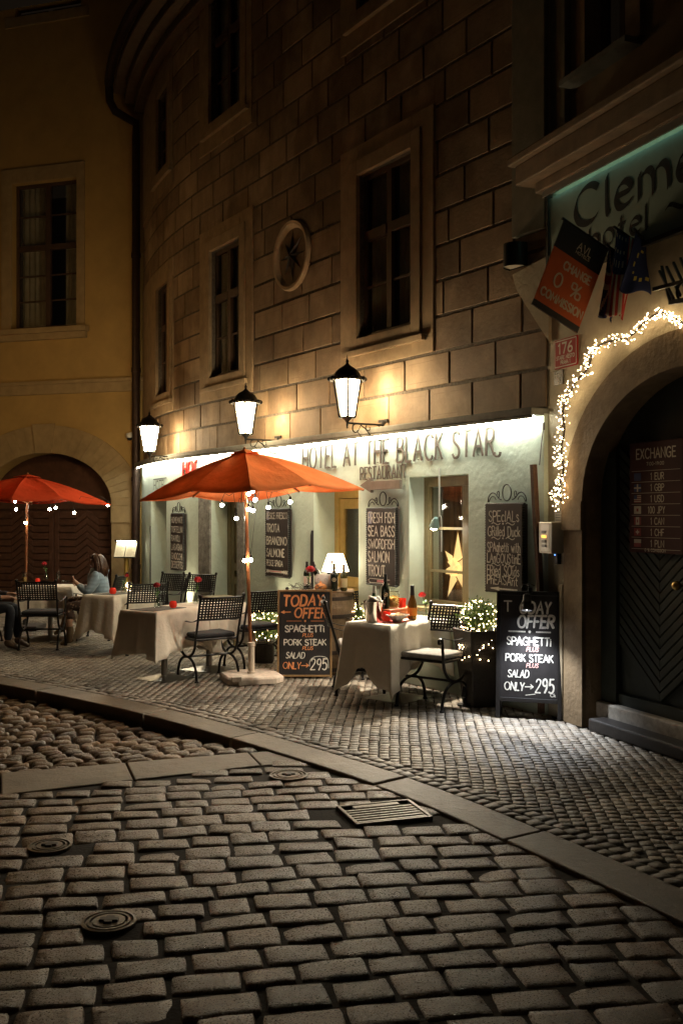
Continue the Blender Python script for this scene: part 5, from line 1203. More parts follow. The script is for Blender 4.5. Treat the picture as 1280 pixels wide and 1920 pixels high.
mb = MB(); a = BM @ Vector((-.02, 0, .004)); b = BM @ Vector((bw_+.34, 0, .004)); mb.tube([a, b], .012, 8); mb.build('pole', BLACK, BN, smooth=True)
def flag(name, label, s, corners, folds, paint, mats):
    q0 = CR-d2*s
    def pp(px, y): u = (px-640)/F; n = (u*q0.y-q0.x)/(n2.x-u*n2.y); p = q0+n2*n; return Vector((p.x, p.y, H+(Y0-y)/F*p.y))
    a, b, c, d = [pp(*q) for q in corners]; side = Vector((d2.x, d2.y, 0)); dr = (b-a).normalized()
    th = thing(name, label, 'flag', b, 0, 'national flags over the arch'); m_ = MB(); k_ = 0
    fp_ = (b-Vector((CR.x-d2.x*s, CR.y-d2.y*s, b.z))).length; m_.tube([a-dr*.03, b+dr*(fp_+.02)], .010, 8); m_.build('pole', BLACK, th, world=True, smooth=True)
    U, V = 26, 24; vs = []
    for j in range(V+1):
        v = j/V
        for i in range(U+1):
            k = i/U; p = a.lerp(b, k).lerp(d.lerp(c, k), v); f_ = math.sin(k*folds*PI+v*1.2)*.035*(.25+v)+math.sin(k*folds*2.3*PI+1)*.012*v
            vs.append(p+side*f_+dr*(.018*math.cos(k*folds*PI+v*1.2)*v)+Vector((0, 0, -.03*v*math.sin(k*PI*2.2))))
    fs = []; mi = []
    for j in range(V):
        for i in range(U): fs.append((j*(U+1)+i, j*(U+1)+i+1, (j+1)*(U+1)+i+1, (j+1)*(U+1)+i)); mi.append(paint((i+.5)/U, (j+.5)/V))
    m_ = MB(); m_.add(vs, fs); m_.mi = mi; m_.build('cloth', mats, th, smooth=True, sharp=0, world=True, solid=.004); return th
FB = mat('flag navy', (.018, .025, .085), .85); FR = mat('flag crimson', (.30, .022, .018), .85); FW = mat('flag white', (.42, .36, .28), .85); FY = mat('flag gold', (.5, .38, .06), .8)
def p_us(k, v): return 0 if (k < .5 and v < .52) and not (int(k*26) % 3 == 1 and int(v*20) % 3 == 1) else (2 if (k < .5 and v < .52) else (1 if int(k*13) % 2 == 0 else 2))
def p_uk(k, v):
    if abs(k-.5) < .09 or abs(v-.45) < .07: return 1
    if abs(k-.5) < .16 or abs(v-.45) < .12 or abs(abs(k-.5)-abs(v-.45)) < .05: return 2
    return 0
def p_eu(k, v):
    for i in range(12):
        a = 2*PI*i/12
        if abs(k-.5-.3*math.sin(a)) < .024 and abs(v-.45-.3*math.cos(a)) < .03: return 1
    return 0
flag('hanging_flag', 'limp flag with red and white crossing bars next to the orange banner', 1.08, ((1141, 462), (1172, 484), (1152, 604), (1128, 588)), 2.4, p_uk, [FB, FR, FW])
flag('hanging_flag', 'limp flag with red and white stripes and a starred dark canton', 1.20, ((1156, 428), (1200, 458), (1172, 598), (1142, 584)), 2.6, p_us, [FB, FR, FW])
flag('hanging_flag', 'limp dark blue flag with a ring of gold stars, rightmost of the flags', 1.32, ((1192, 432), (1243, 492), (1222, 564), (1168, 538)), 1.6, p_eu, [FB, FY])
# iron bracket at the right edge
BK = thing('iron_bracket', 'black wrought iron lattice bracket beside the blue starred flag', 'bracket', rb(1.62, 0, 3.35)); mb = MB()
def bkp(px, y, n): s, z = rpx(px, y, n); return rb(s, n, z)
for i in range(5): mb.beam(bkp(1236+13*i, 508-8*i, .10), bkp(1262+13*i, 560-6*i, .30), .016, .016)
mb.beam(bkp(1225, 542, .28), bkp(1310, 520, .28), .022, .026); mb.beam(bkp(1256, 567, .30), bkp(1320, 556, .30), .03, .03); mb.beam(bkp(1240, 500, .03), bkp(1256, 567, .30), .02, .02)
c_ = bkp(1280, 545, .30); mb.tube([c_+Vector((n2.x*.0, 0, 0))+Vector((d2.x*.06*math.cos(a), d2.y*.06*math.cos(a), .06*math.sin(a))) for a in [2*PI*i/16 for i in range(16)]], .009, 6, closed=True); mb.build('lattice', IRON, BK, world=True)

# ---------------- garland of fairy lights round the arch
FAIRY = emis('fairy bulb', (1.0, .70, .36), 17.)
TWIG = mat('dark twig wire', (.035, .026, .018), .7)
bulb_me = None
def fairy(parent, pts, rad=.0065, limit=100, mtl=None):
    global bulb_me
    mtl = mtl or FAIRY
    if bulb_me is None:
        m_ = MB(); m_.ball((0, 0, 0), 1, 6, 4); o = m_.build('bulb', FAIRY); bulb_me = o.data; bpy.data.objects.remove(o)
    order = list(range(len(pts)))
    for i in order[:limit]:
        o = bpy.data.objects.new('bulb', bulb_me); COL.objects.link(o); o.parent = parent; o.location = pts[i]; r = rad*random.uniform(.75, 1.25); o.scale = (r, r, r)
    if len(pts) > limit:
        m_ = MB()
        for i in order[limit:]: m_.ball(pts[i], rad*random.uniform(.75, 1.25), 6, 4)
        o = m_.build('bulbs', mtl, parent); o['kind'] = 'stuff'
gp = [(1052, 940), (1049, 912), (1056, 880), (1052, 845), (1058, 805), (1055, 770), (1066, 740), (1082, 712), (1102, 690), (1110, 665), (1122, 648), (1150, 638), (1180, 630), (1200, 612), (1220, 594), (1240, 586), (1260, 594), (1282, 606)]
gw = []
for x, y in gp: s, z = rpx(x, y, .07); gw.append(rb(s, .07, z))
gw.append(gw[-1]+(gw[-1]-gw[-2])*2)
GL = thing('fairy_light_garland', 'twiggy garland of tiny warm lights draped along the sandstone arch', 'fairy lights', gw[0])
sp_ = smooth_poly(gw, 8); loc = [p-gw[0] for p in sp_]; mb = MB(); mb.tube(loc, .008, 6); bp_ = []
dens = len(loc)
for i in range(440):
    k = random.random(); k = k**1.25; j = min(int(k*(dens-2)), dens-2); c = loc[j].lerp(loc[j+1], random.random()); rr = .035+.045*(1-k)**2
    v = Vector((random.gauss(0, 1), random.gauss(0, 1), random.gauss(0, 1))).normalized()*rr*random.uniform(.5, 1.3)
    if v.dot(Vector((n2.x, n2.y, 0))) < -.03: v = -v
    bp_.append(c+v)
    if i % 2 == 0: mb.tube([c, c+v*.95], .0022, 3)
mb.build('twigs', TWIG, GL); fairy(GL, bp_, .0042)
# glow of the sign lamp under the cornice (dim)
SL = thing('sign_lamp', 'slim lamp tube under the brown cornice above the painted sign', 'sign lamp', rb(.2, .1, 4.52)); mb = MB(); mb.tube([rb(.12, .055, 4.527), rb(SE, .055, 4.527)], .010, 8); mb.build('tube', emis('dim cool tube', (.42, .9, .74), 1.3), SL, world=True); mb = MB(); rbox(mb, .08, SE, 4.485, 4.545, .105, .115); mb.build('shield', mat('grey metal shield', (.2, .19, .17), .5, metal=.3), SL, world=True)
# ------------------------------------------------------------------ chairs
CUSH = mat('charcoal cushion', (.035, .033, .036), .9, var=.25, scale=20, bump=.25, bscale=120)
CUSHG = mat('pale grey cushion', (.30, .28, .26), .9, var=.2, scale=15, bump=.25, bscale=120)
CHM = mat('black chair iron', (.016, .014, .013), .36, metal=.4, var=.35, scale=30, bump=.06)
def make_chair(label):
    t = thing('iron_armchair', label, 'chair', group='iron terrace armchairs')
    hw = .245
    m = MB()     # seat frame with slats
    P = [(-hw, -.20, .44), (hw, -.20, .44), (hw, .20, .44), (-hw, .20, .44)]
    m.tube(P, .013, 8, closed=True)
    for i in range(6): y = -.16+.064*i; m.box((0, y, .440), (2*hw-.01, .035, .008))
    m.build('seat_frame', CHM, t, smooth=True)
    m = MB(); m.box((0, -.005, .476), (.46, .40, .05)); c = m.build('cushion', CUSH, t, bevel=.022, seg=4, smooth=True, sharp=0)
    # back stiles with ball finials, curved perforated back panel
    def bk(u, z): return Vector((u*hw, .205+.135*(z-.44)/.46-.0*u*u+.035*(1-u*u), z))
    m = MB()
    for s in (-1, 1):
        m.tube([(s*hw, .20, .40), (s*hw, .205, .44), bk(s, .65), bk(s*1.02, .895)], .013, 8); q = bk(s*1.02, .905); m.ball(tuple(q), .021, 10, 8)
    for z in (.655, .885): m.tube([bk(-1+2*i/10, z) for i in range(11)], .009, 6)
    m.build('back_frame', CHM, t, smooth=True)
    NX, NZ = 15, 8; m = MB(); z0, z1 = .66, .88
    for i in range(NX):
        for j in range(NZ):
            u0, u1 = -1+2*i/NX, -1+2*(i+1)/NX; a, b = z0+(z1-z0)*j/NZ, z0+(z1-z0)*(j+1)/NZ; g = .27
            ui, uj = u0+(u1-u0)*g, u1-(u1-u0)*g; ai, bi = a+(b-a)*g, b-(b-a)*g
            o = [bk(u0, a), bk(u1, a), bk(u1, b), bk(u0, b)]; n = [bk(ui, ai), bk(uj, ai), bk(uj, bi), bk(ui, bi)]
            m.add(o+n, [(0, 1, 5, 4), (1, 2, 6, 5), (2, 3, 7, 6), (3, 0, 4, 7)])
    m.build('perforated_back', CHM, t, solid=.006)
    for s in (-1, 1):
        x = s*hw; m = MB()
        m.tube([Vector((x, p[0], p[1])) for p in smooth_poly([(-.235, .645), (-.222, .56), (-.212, .44), (-.185, .35), (-.11, .275), (0, .245), (.11, .275), (.185, .35), (.205, .44)], 4)], .014, 8)
        m.tube([Vector((x, p[0], p[1])) for p in smooth_poly([(-.235, .0), (-.222, .09), (-.18, .175), (-.10, .228), (0, .245), (.10, .228), (.18, .175), (.222, .09), (.235, 0)], 4)], .014, 8)
        for y in (-.235, .235): m.lathe([(.022, 0), (.022, .012), (.014, .02)], 10, (x, y, 0))
        m.build('leg_frame', CHM, t, smooth=True)
        m = MB(); arm = smooth_poly([(.27, .66), (.15, .625), (0, .618), (-.12, .632), (-.235, .655), (-.275, .648), (-.285, .615), (-.262, .598), (-.245, .615)], 4); Q = [Vector((x, p[0], p[1])) for p in arm]
        for a, b in zip(Q[:-1], Q[1:]): m.beam(a, b+(b-a)*.08, .026, .006)
        m.build('armrest', CHM, t)
    m = MB(); m.tube([(-hw, 0, .245), (hw, 0, .245)], .012, 8); m.build('stretcher', CHM, t, smooth=True)
    return t
CH0 = make_chair('black iron armchair seen from behind at the cloth-covered table left of the parasol pole')
def face(v): return math.atan2(v[1], v[0])+PI/2      # local -y looks along v
def chair(px, y, look, label, z=.44, pale=False):
    p = at_z(px, y, z); o = dup(CH0, (p.x, p.y, 0), face(look), label)
    if pale:
        for c in o.children:
            if c.name.startswith('cushion'): c.data = c.data.copy(); c.data.materials[0] = CUSHG
    return o
e1m = Vector((.54, .84)); e2m = Vector((-.84, .54))
p = at_z(381, 1192, .44)+Vector((.066, -.10, 0)); CH0.location = (p.x, p.y, 0); CH0.rotation_euler = (0, 0, face((-.55, .83)))
chair(474, 1178, (-.58, .81), 'black iron armchair just right of the parasol pole, with fairy lights glinting through its back')
chair(264, 1158, (-.47, .88), 'black iron armchair between the two white tables left of the big parasol, seen from behind')
chair(357, 1140, (-.25, -.97), 'iron armchair on the far side of the white table, its pale back facing the street')
chair(301, 1138, (-.5, -.86), 'iron armchair half hidden behind other chairs below the HOMEMADE board')
chair(184, 1139, (-.99, .08), 'iron armchair the woman in the blue jacket sits on')
chair(80, 1152, (-.05, 1), 'iron armchair with its back squarely to the camera at the table of the seated pair')
chair(-38, 1146, (.98, .1), 'iron armchair cut by the left edge of the photo, carrying the person in dark clothes')
chair(812, 1233, (-.62, -.78), 'iron armchair with a pale grey cushion beside the lit tapered planter', pale=True)
chair(672, 1213, (.985, .05), 'iron armchair tucked between the orange-lettered A-board and the laden table', pale=True)
chair(698, 1190, (.45, -.89), 'iron armchair mostly hidden behind the silver wine bucket')

# ------------------------------------------------------------------ tables with cloths
STEEL = mat('brushed table steel', (.35, .33, .30), .35, metal=.9, var=.2, bump=.1)
CLOTH = mat('cream tablecloth', (.82, .74, .62), .9, var=.08, scale=4, bump=.7, bscale=7, sheen=.2, bdist=.03)
def table(label, clabel, F0, ang, lx, ly, drop=.24, corner=.26, tz=.74, seed=1):
    # local x along ang from the front corner F0, local y to the left of it
    t = thing('bistro_table', label, 'table', (F0.x, F0.y, 0), ang, 'terrace tables')
    m = MB(); m.box((lx/2, ly/2, tz-.018), (lx-.02, ly-.02, .028)); m.build('tabletop', mat('dark tabletop', (.05, .035, .025), .5), t)
    m = MB(); m.lathe([(.035, .03), (.035, tz-.03)], 16, (lx/2, ly/2, 0)); m.build('column', STEEL, t, smooth=True)
    m = MB(); b = .24; m.add([(lx/2-b, ly/2-b, 0), (lx/2+b, ly/2-b, 0), (lx/2+b, ly/2+b, 0), (lx/2-b, ly/2+b, 0), (lx/2-.05, ly/2-.05, .035), (lx/2+.05, ly/2-.05, .035), (lx/2+.05, ly/2+.05, .035), (lx/2-.05, ly/2+.05, .035)], [(3, 2, 1, 0), (4, 5, 6, 7), (0, 1, 5, 4), (1, 2, 6, 5), (2, 3, 7, 6), (3, 0, 4, 7)]); m.build('foot', STEEL, t, bevel=.004)
    r = random.Random(seed); per = []; n1, n2_ = 44, max(22, int(44*ly/lx))
    for i in range(n1): per.append((lx*i/n1, 0, i/n1, 0, -1))
    for i in range(n2_): per.append((lx, ly*i/n2_, i/n2_, 1, 0))
    for i in range(n1): per.append((lx*(1-i/n1), ly, i/n1, 0, 1))
    for i in range(n2_): per.append((0, ly*(1-i/n2_), i/n2_, -1, 0))
    rings = 9; vs = []; m = MB(); nP = len(per); ph = [r.uniform(0, 6) for _ in range(4)]
    for j in range(rings+1):
        v = j/rings
        for i, (x, y, u, nx, ny) in enumerate(per):
            cdist = min(u*(lx if ny else ly), (1-u)*(lx if ny else ly)); k = math.exp(-(cdist/.16)**1.3); d = drop+corner*k+.03*math.sin(u*9+ph[0])
            L = v*d; cx, cy = x-lx/2, y-ly/2
            # outward normal, blended at the corners
            kx, ky = nx, ny
            if cdist < .05: kx, ky = (cx/abs(cx))*.72, (cy/abs(cy))*.72
            rip = v*(.026*math.sin(u*(lx if ny else ly)*15+ph[1])+.02*math.sin(u*(lx if ny else ly)*31+ph[2]))+.03*v*k*math.sin(cdist*38)
            out = .006+.02*v+.05*v*k*1.5+rip*(1-.3*k)+(.012 if j else 0)
            ed = .010*math.exp(-L*60)
            vs.append((x+kx*out, y+ky*out, tz+.002-L+ (0 if j else .0)-.004*(j > 0)))
    top = [(x, y, tz+.004) for x, y, *_ in per]; k0 = len(vs); vs += [(lx/2+(x-lx/2)*.97, ly/2+(y-ly/2)*.97, tz+.004) for x, y, *_ in per]
    fs = []
    for j in range(rings): fs += [(j*nP+i, (j+1)*nP+i, (j+1)*nP+(i+1) % nP, j*nP+(i+1) % nP) for i in range(nP)]
    fs += [(i, (i+1) % nP, k0+(i+1) % nP, k0+i) for i in range(nP)]; fs.append(tuple(k0+i for i in range(nP)))
    m.add(vs, fs); c = m.build('tablecloth', CLOTH, None, smooth=True, sharp=0, solid=.003)
    c.location = (F0.x, F0.y, 0); c.rotation_euler = (0, 0, ang); tag(c, clabel, 'tablecloth', 'white tablecloths'); return t
def ang_of(v): return math.atan2(v[1], v[0])
F1_ = at_z(730, 1173, .745); A1 = ang_of((.64, .77)); table('bistro table under the wine bucket, bottles and pasta jar', 'cream cloth with long hanging corners on the laden table at the front right', F1_.to_2d(), A1, .92, .50, .36, .26, seed=3)
F2_ = at_z(312, 1150, .745); F2_ = F2_+Vector((e2m.x, e2m.y, 0))*.14; A2 = ang_of(e1m); table('bistro table with a grey runner left of the parasol pole', 'cream cloth on the table with the grey runner left of the parasol pole', F2_.to_2d(), A2, .78, .50, .38, .14, seed=5)
F3_ = F2_.to_2d()+e1m*.82+e2m*(-.02); table('bistro table with a red rose directly behind the parasol pole', 'cream cloth on the table directly behind the parasol pole', F3_, A2, .62, .55, .36, .12, seed=8)
F4_ = at_z(213, 1118, .745); A4 = ang_of((.50, .866)); table('bistro table in front of the menu lectern and the woman', 'cream cloth on the small table between the woman and the lectern', F4_.to_2d(), A4, .75, .50, .36, .22, seed=11)
F5_ = at_z(33, 1101, .745); table('bistro table between the seated pair under the red parasol', 'cream cloth on the table between the seated pair', F5_.to_2d(), .03, .74, .60, .36, .12, seed=13)
RUN = mat('grey runner', (.12, .11, .10), .9, var=.15, bump=.2, bscale=200)
def loc_on(F0, ang, x, y, z=.7475):
    c, s = math.cos(ang), math.sin(ang); return Vector((F0.x+x*c-y*s, F0.y+x*s+y*c, z))
for F0, A_, lx, ly, lb in ((F2_, A2, .5, .34, 'dark grey runner on the white table left of the parasol pole'), (F4_, A4, .45, .34, 'dark grey runner on the small table beside the woman')):
    m = MB(); m.box((0, 0, .002), (lx, ly, .004)); o = m.build('table_runner', RUN); o.location = loc_on(F0, A_, .30, .25); o.rotation_euler = (0, 0, A_); tag(o, lb, 'table runner', 'grey table runners')

# ------------------------------------------------------------------ parasols with bulb strings
ORANGE = fabric_translucent('orange parasol canvas', (.88, .33, .13), .45); REDC = fabric_translucent('red parasol canvas', (.55, .075, .03), .38)
WOODP = mat('varnished parasol wood', (.24, .085, .03), .35, var=.3, scale=10)
BULB = emis('lit globe bulb', (1.0, .86, .66), 70.)
def parasol(label, slabel, base, apex, corners, mtl, bulbs, socket=True, ctr=.03):
    t = thing('parasol', label, 'parasol', base, 0, 'orange and red parasols'); B = Vector(base); ap = Vector(apex)-B
    m = MB(); m.tube([Vector((0, 0, .08)), ap*.5+Vector((.0, 0, .04)), ap-Vector((0, 0, .05))], .019, 10); m.build('pole', WOODP, t, smooth=True)
    C4 = [Vector(c)-B for c in corners]; NR = 10; NA = 6; vs = [ap]; ribs = []
    for k in range(4):
        a, b = C4[k], C4[(k+1) % 4]
        for i in range(NA*2):
            u = i/(NA*2); e = a.lerp(b, u); mid = (a+b)/2
            up = .055*(1-abs(u-.5)*2)        # the middle rib holds the edge up
            sag = .0 if i % NA == 0 else .02*math.sin(PI*((i % NA)/NA))
            inn = .06*math.sin(PI*u)*1; e = e+(ap*Vector((1, 1, 1))-e)*0
            e = Vector((e.x, e.y, e.z+up-sag)); cen = Vector((ap.x, ap.y, e.z)); e = e+(cen-e)*(.05*math.sin(PI*((i % NA)/NA)))
            ribs.append((e, sag))
    M_ = len(ribs)
    for j in range(1, NR+1):
        r = j/NR
        for (e, sag) in ribs:
            p = ap.lerp(e, r); p.z += .05*math.sin(PI*r)*(1 if sag == 0 else .75)-sag*.6*math.sin(PI*r); vs.append(p)
    fs = [(0, 1+i, 1+(i+1) % M_) for i in range(M_)]
    for j in range(NR-1): fs += [(1+j*M_+i, 1+(j+1)*M_+i, 1+(j+1)*M_+(i+1) % M_, 1+j*M_+(i+1) % M_) for i in range(M_)]
    m = MB(); m.add(vs, fs); m.build('canopy', mtl, t, smooth=True, sharp=14, solid=.004)
    m = MB(); m.tube([e+Vector((0, 0, -.003)) for e, _ in ribs], .006, 6, closed=True); m.build('hem', mtl, t, smooth=True)
    for k in range(0, M_, NA):
        m = MB(); e = ribs[k][0]; m.beam(ap+Vector((0, 0, -.03)), e+Vector((0, 0, -.014)), .014, .018); m.build('rib', WOODP, t)
        m = MB(); m.beam(ap*.985+Vector((0, 0, -.38)), ap.lerp(e, .5)+Vector((0, 0, .0)), .012, .014); m.build('strut', WOODP, t)
    m = MB(); m.lathe([(.001, .05), (.012, .045), (.018, .03), (.012, .015), (.028, .0), (.05, -.02)], 12, tuple(ap+Vector((0, 0, .0)))); m.build('finial', WOODP, t, smooth=True)
    m = MB(); cv = [ap+Vector((0, 0, .022))]; 
    for (e, s_) in ribs: q = ap.lerp(e, .16); cv.append(q+Vector((0, 0, .045)))
    m.add(cv, [(0, 1+i, 1+(i+1) % M_) for i in range(M_)]); m.build('vent_cap', mtl, t, smooth=True, sharp=14, solid=.004)
    # bulb string
    s = thing('bulb_string', slabel, 'string lights', base, 0, 'globe bulb strings under the parasols'); bl = [Vector(b)-B for b in bulbs]
    cb = MB()
    for b in bl:
        x = MB(); x.ball((0, 0, 0), .021, 12, 8); o = x.build('bulb', BULB, s, smooth=True, sharp=0); o.location = b
        x = MB(); x.lathe([(.012, .016), (.013, .055), (.008, .06)], 10); o = x.build('lamp_holder', BLACK, s, smooth=True); o.location = b
    for a, b in zip(bl[:-1], bl[1:]):
        A_ = a+Vector((0, 0, .06)); B2 = b+Vector((0, 0, .06)); top = max(A_.z, B2.z)+.10
        cb.tube([Vector(A_), Vector((A_.x*.8+B2.x*.2, A_.y*.8+B2.y*.2, top-.03)), A_.lerp(B2, .5)+Vector((0, 0, top-(A_.z+B2.z)/2-.06)), Vector((A_.x*.2+B2.x*.8, A_.y*.2+B2.y*.8, top-.03)), Vector(B2)], .0028, 5)
    cb.build('cable', mat('black cable', (.01, .01, .01), .6), s); return t
pb = at_z(471, 1276, 0); px_ = at_Y(458, 846, pb.y+.06)
P1 = parasol('big orange parasol with its wooden pole in a white concrete base', 'string of lit globe bulbs looped under the big orange parasol and round its pole', pb, px_,
    [at_Y(470, 919, pb.y-1.12), at_Y(682, 917, pb.y-.02), at_Y(452, 940, pb.y+1.12), at_Y(262, 938, pb.y+.14)], ORANGE,
    [at_Y(x, y, pb.y+dy) for x, y, dy in ((416, 947, .5), (443, 972, .2), (474, 957, -.06), (466, 926, -.05), (473, 921, -.04), (478, 937, .1), (503, 951, .35), (544, 941, .5), (470, 1050, -.03), (459, 1051, -.05), (466, 955, -.05))])
m = MB()
poly = [(-.30, -.20), (-.20, -.30), (.20, -.30), (.30, -.20), (.30, .20), (.20, .30), (-.20, .30), (-.30, .20)]
n = 8; m.add([(x, y, 0) for x, y in poly]+[(x, y, .055) for x, y in poly]+[(x*.94, y*.94, .075) for x, y in poly], [tuple(reversed(range(8))), tuple(range(16, 24))]+[(i, (i+1) % 8, 8+(i+1) % 8, 8+i) for i in range(8)]+[(8+i, 8+(i+1) % 8, 16+(i+1) % 8, 16+i) for i in range(8)])
m.box((-.22, -.28, .066), (.10, .05, .05)); o = m.build('base_slab', mat('worn white concrete', (.55, .46, .38), .8, var=.3, scale=14, bump=.4), P1, bevel=.006); o.rotation_euler = (0, 0, .32)
m = MB(); m.lathe([(.042, .07), (.042, .095), (.034, .10), (.034, .36), (.040, .365), (.040, .40), (.026, .405)], 16); m.build('socket', mat('white painted tube', (.52, .43, .34), .5, var=.2), P1, smooth=True)
pb2 = at_z(47, 1180, 0); ap2 = at_Y(52, 892, pb2.y)
P2 = parasol('smaller red parasol over the table of the seated pair', 'string of lit globe bulbs under the red parasol', pb2, ap2,
    [at_Y(20, 938, pb2.y-1.1), at_Y(207, 946, pb2.y-.1), at_Y(60, 944, pb2.y+1.1), at_Y(-120, 940, pb2.y+.1)], REDC,
    [at_Y(x, y, pb2.y+dy) for x, y, dy in ((28, 940, -.4), (30, 955, -.1), (55, 937, -.35), (48, 980, -.06), (93, 955, .2), (104, 952, .3), (139, 961, -.3), (202, 947, -.1))])
m = MB(); m.box((0, 0, .035), (.5, .5, .07)); m.lathe([(.036, .07), (.036, .35)], 14); m.build('base_slab', mat('dark parasol foot', (.06, .05, .045), .7), P2, bevel=.01)

# ------------------------------------------------------------------ A-boards
def aboard(label, pL, pR, h, lean, frame, body, draw, legs=.12, spread=.34, nm='a_board', f=.035):
    d = (pR-pL).to_2d(); w = d.length; th = thing(nm, label, 'A-board', ((pL.x+pR.x)/2, (pL.y+pR.y)/2, 0), math.atan2(d.y, d.x), 'chalked A-boards on the pavement')
    for k, s in enumerate((1, -1)):
        g = math.atan2(spread/2, h)*s; R_ = Matrix.Translation((0, 0 if s > 0 else spread, 0)) @ Matrix.Rotation(-g, 4, 'X')
        m = MB()
        m.box((-w/2+f/2, 0, h/2), (f, .03, h), M=R_); m.box((w/2-f/2, 0, h/2), (f, .03, h), M=R_); m.box((0, 0, h-f/2), (w-2*f, .03, f), M=R_); m.box((0, 0, legs+f/2), (w-2*f, .03, f), M=R_)
        m.build('frame', frame, th, bevel=.004)
        m = MB(); m.box((0, 0, (h+legs)/2), (w-2*f-.004, .012, h-legs-2*f-.004), M=R_); m.build('panel', body, th)
        if k == 0:
            m = MB(); draw(m, w-2*f, h-legs-2*f, -.0078, legs+f); m.v = [tuple(R_ @ Vector(p)) for p in m.v]; m.build('chalk_writing', [CHALK, CHALKO, mat('pink chalk', (.62, .36, .33), .9)], th)
    return th, w, Matrix.Translation((0, 0, 0)) @ Matrix.Rotation(-math.atan2(spread/2, h), 4, 'X')
def offer(c1, c2, faded):
    def d(m, w, h, y, z0):
        Z = lambda f: z0+h*f
        if faded: text_flat(m, 'T', -w*.44, Z(.84), h*.10, w*.13, .013, y, mi=0); text_flat(m, 'ODAY', -w*.16, Z(.825), h*.11, w*.52, .019, y, slant=.12, mi=c1)
        else: text_flat(m, 'TODAY', -w*.43, Z(.83), h*.125, w*.78, .021, y, slant=.14, mi=c1, jit=.04); text_flat(m, '<', -w*.46, Z(.725), .06, w*.18, .012, y, mi=c1)
        text_flat(m, 'OFFER', -w*.20, Z(.685), h*.115, w*.62, .020, y, slant=.14, mi=c1, jit=.03)
        line2(m, -w*.36, Z(.645), -w*.06, Z(.645), .013 if faded else .005, y, c1); line2(m, w*.12, Z(.645), w*.38, Z(.645), .013 if faded else .005, y, c1); text_flat(m, '*', w*.0, Z(.645)-.03, .07, None, .014, y, mi=c1)
        text_flat(m, 'SPAGHETTi', -w*.38, Z(.515), h*.075, w*.76, .012, y, mi=0, jit=.03, gap=.16); text_flat(m, 'PLUS', -w*.04, Z(.455), h*.04, w*.2, .007, y, mi=c2, slant=.2)
        text_flat(m, 'PORK STEAK', -w*.40, Z(.355), h*.068, w*.82, .011, y, mi=0, jit=.03, gap=.16); text_flat(m, 'PLUS', -w*.04, Z(.30), h*.038, w*.2, .007, y, mi=c2, slant=.2)
        text_flat(m, 'SALAD', -w*.36, Z(.20), h*.068, w*.36, .009, y, mi=0, jit=.03, slant=.12, gap=.16)
        text_flat(m, 'ONLY', -w*.42, Z(.075), h*.075, w*.34, .010, y, mi=c1 if not faded else 0, slant=.1, jit=.03, gap=.16); text_flat(m, '>', -w*.06, Z(.07), .09, w*.14, .009, y, mi=c1)
        text_flat(m, '295', w*.12, Z(.06), h*.13, w*.31, .013, y, mi=0, slant=.08, jit=.02)
        if faded: text_flat(m, 'Ck', w*.38, Z(.025), .028, .042, .005, y); line2(m, -w*.05, Z(.03), w*.12, Z(.045), .006, y)
        else:
            P = smooth_poly([(w*.10, Z(.10)), (w*.11, Z(.17)), (w*.2, Z(.215)), (w*.35, Z(.22)), (w*.45, Z(.19)), (w*.47, Z(.08))], 5); Lf, Rt = ribbon(P, .006); n = len(P)
            m.add([(p.x, y, p.y) for p in Lf]+[(p.x, y, p.y) for p in Rt], [(i, i+1, n+i+1, n+i) for i in range(n-1)], 0)
    return d
PINE = mat('pine frame', (.26, .155, .065), .55, var=.2, scale=18)
aL, aR = at_z(519, 1272, 0), at_z(622, 1272, 0)
AB1, w1_, _ = aboard('pine-framed A-board with orange TODAY OFFER chalk writing, left of the laden table', aL, aR, .945, 0, PINE, BOARD, offer(1, 1, False), .015, .30, f=.02)
BLF = mat('black board frame', (.016, .014, .013), .45, var=.3)
AB2, w2_, R2_ = aboard('black A-board with white TODAY OFFER writing under a clip-on lamp', Vector((1.330, 8.60, 0)), Vector((1.865, 8.44, 0)), 1.09, 0, BLF, BOARD, offer(0, 2, True), .14, .18)
# clip-on lamp of the right A-board
top = tree_matrix(AB2) @ (R2_ @ Vector((.01, -.02, 1.10))); CLP = thing('clip_lamp', 'black clip-on spotlight bent over the top of the black A-board', 'clip lamp', top, AB2.rotation_euler.z)
m = MB(); m.box((0, -.0, .0), (.03, .07, .05)); m.build('clip', BLACK, CLP, bevel=.004)
m = MB(); m.tube([(0, -.01, .02), (-.01, -.05, .055), (-.015, -.10, .045), (-.015, -.12, -.03)], .006, 6); m.tube([Vector((p[0], p[1], p[2])) for p in [(-.07, -.05, .02), (-.06, -.03, .05), (0, -.01, .055), (.04, -.02, .04)]], .004, 6); m.build('neck', IRON, CLP, smooth=True)
HM = Matrix.Translation((-.015, -.13, -.03)) @ Matrix.Rotation(math.radians(-14), 4, 'X')
m = MB(); m.lathe([(.012, .01), (.032, 0), (.036, -.05), (.040, -.055), (.040, -.075), (.036, -.08), (.037, -.10), (.050, -.135), (.046, -.135), (.030, -.06)], 18, M=HM); m.build('shade', BLACK, CLP, smooth=True, sharp=40)
m = MB(); m.ball((0, 0, -.105), .024, 10, 8); o = m.build('bulb', emis('cold spot bulb', (.86, .92, 1.0), 60.), CLP, smooth=True); o.matrix_local = HM
ld = bpy.data.lights.new('clip_lamp_light', 'SPOT'); ld.energy = 55; ld.color = (.86, .92, 1.0); ld.spot_size = math.radians(105); ld.spot_blend = .8; ld.shadow_soft_size = .02
lo = bpy.data.objects.new('clip_lamp_light', ld); COL.objects.link(lo); lo.parent = CLP; lo.matrix_local = HM @ Matrix.Translation((0, 0, -.137))

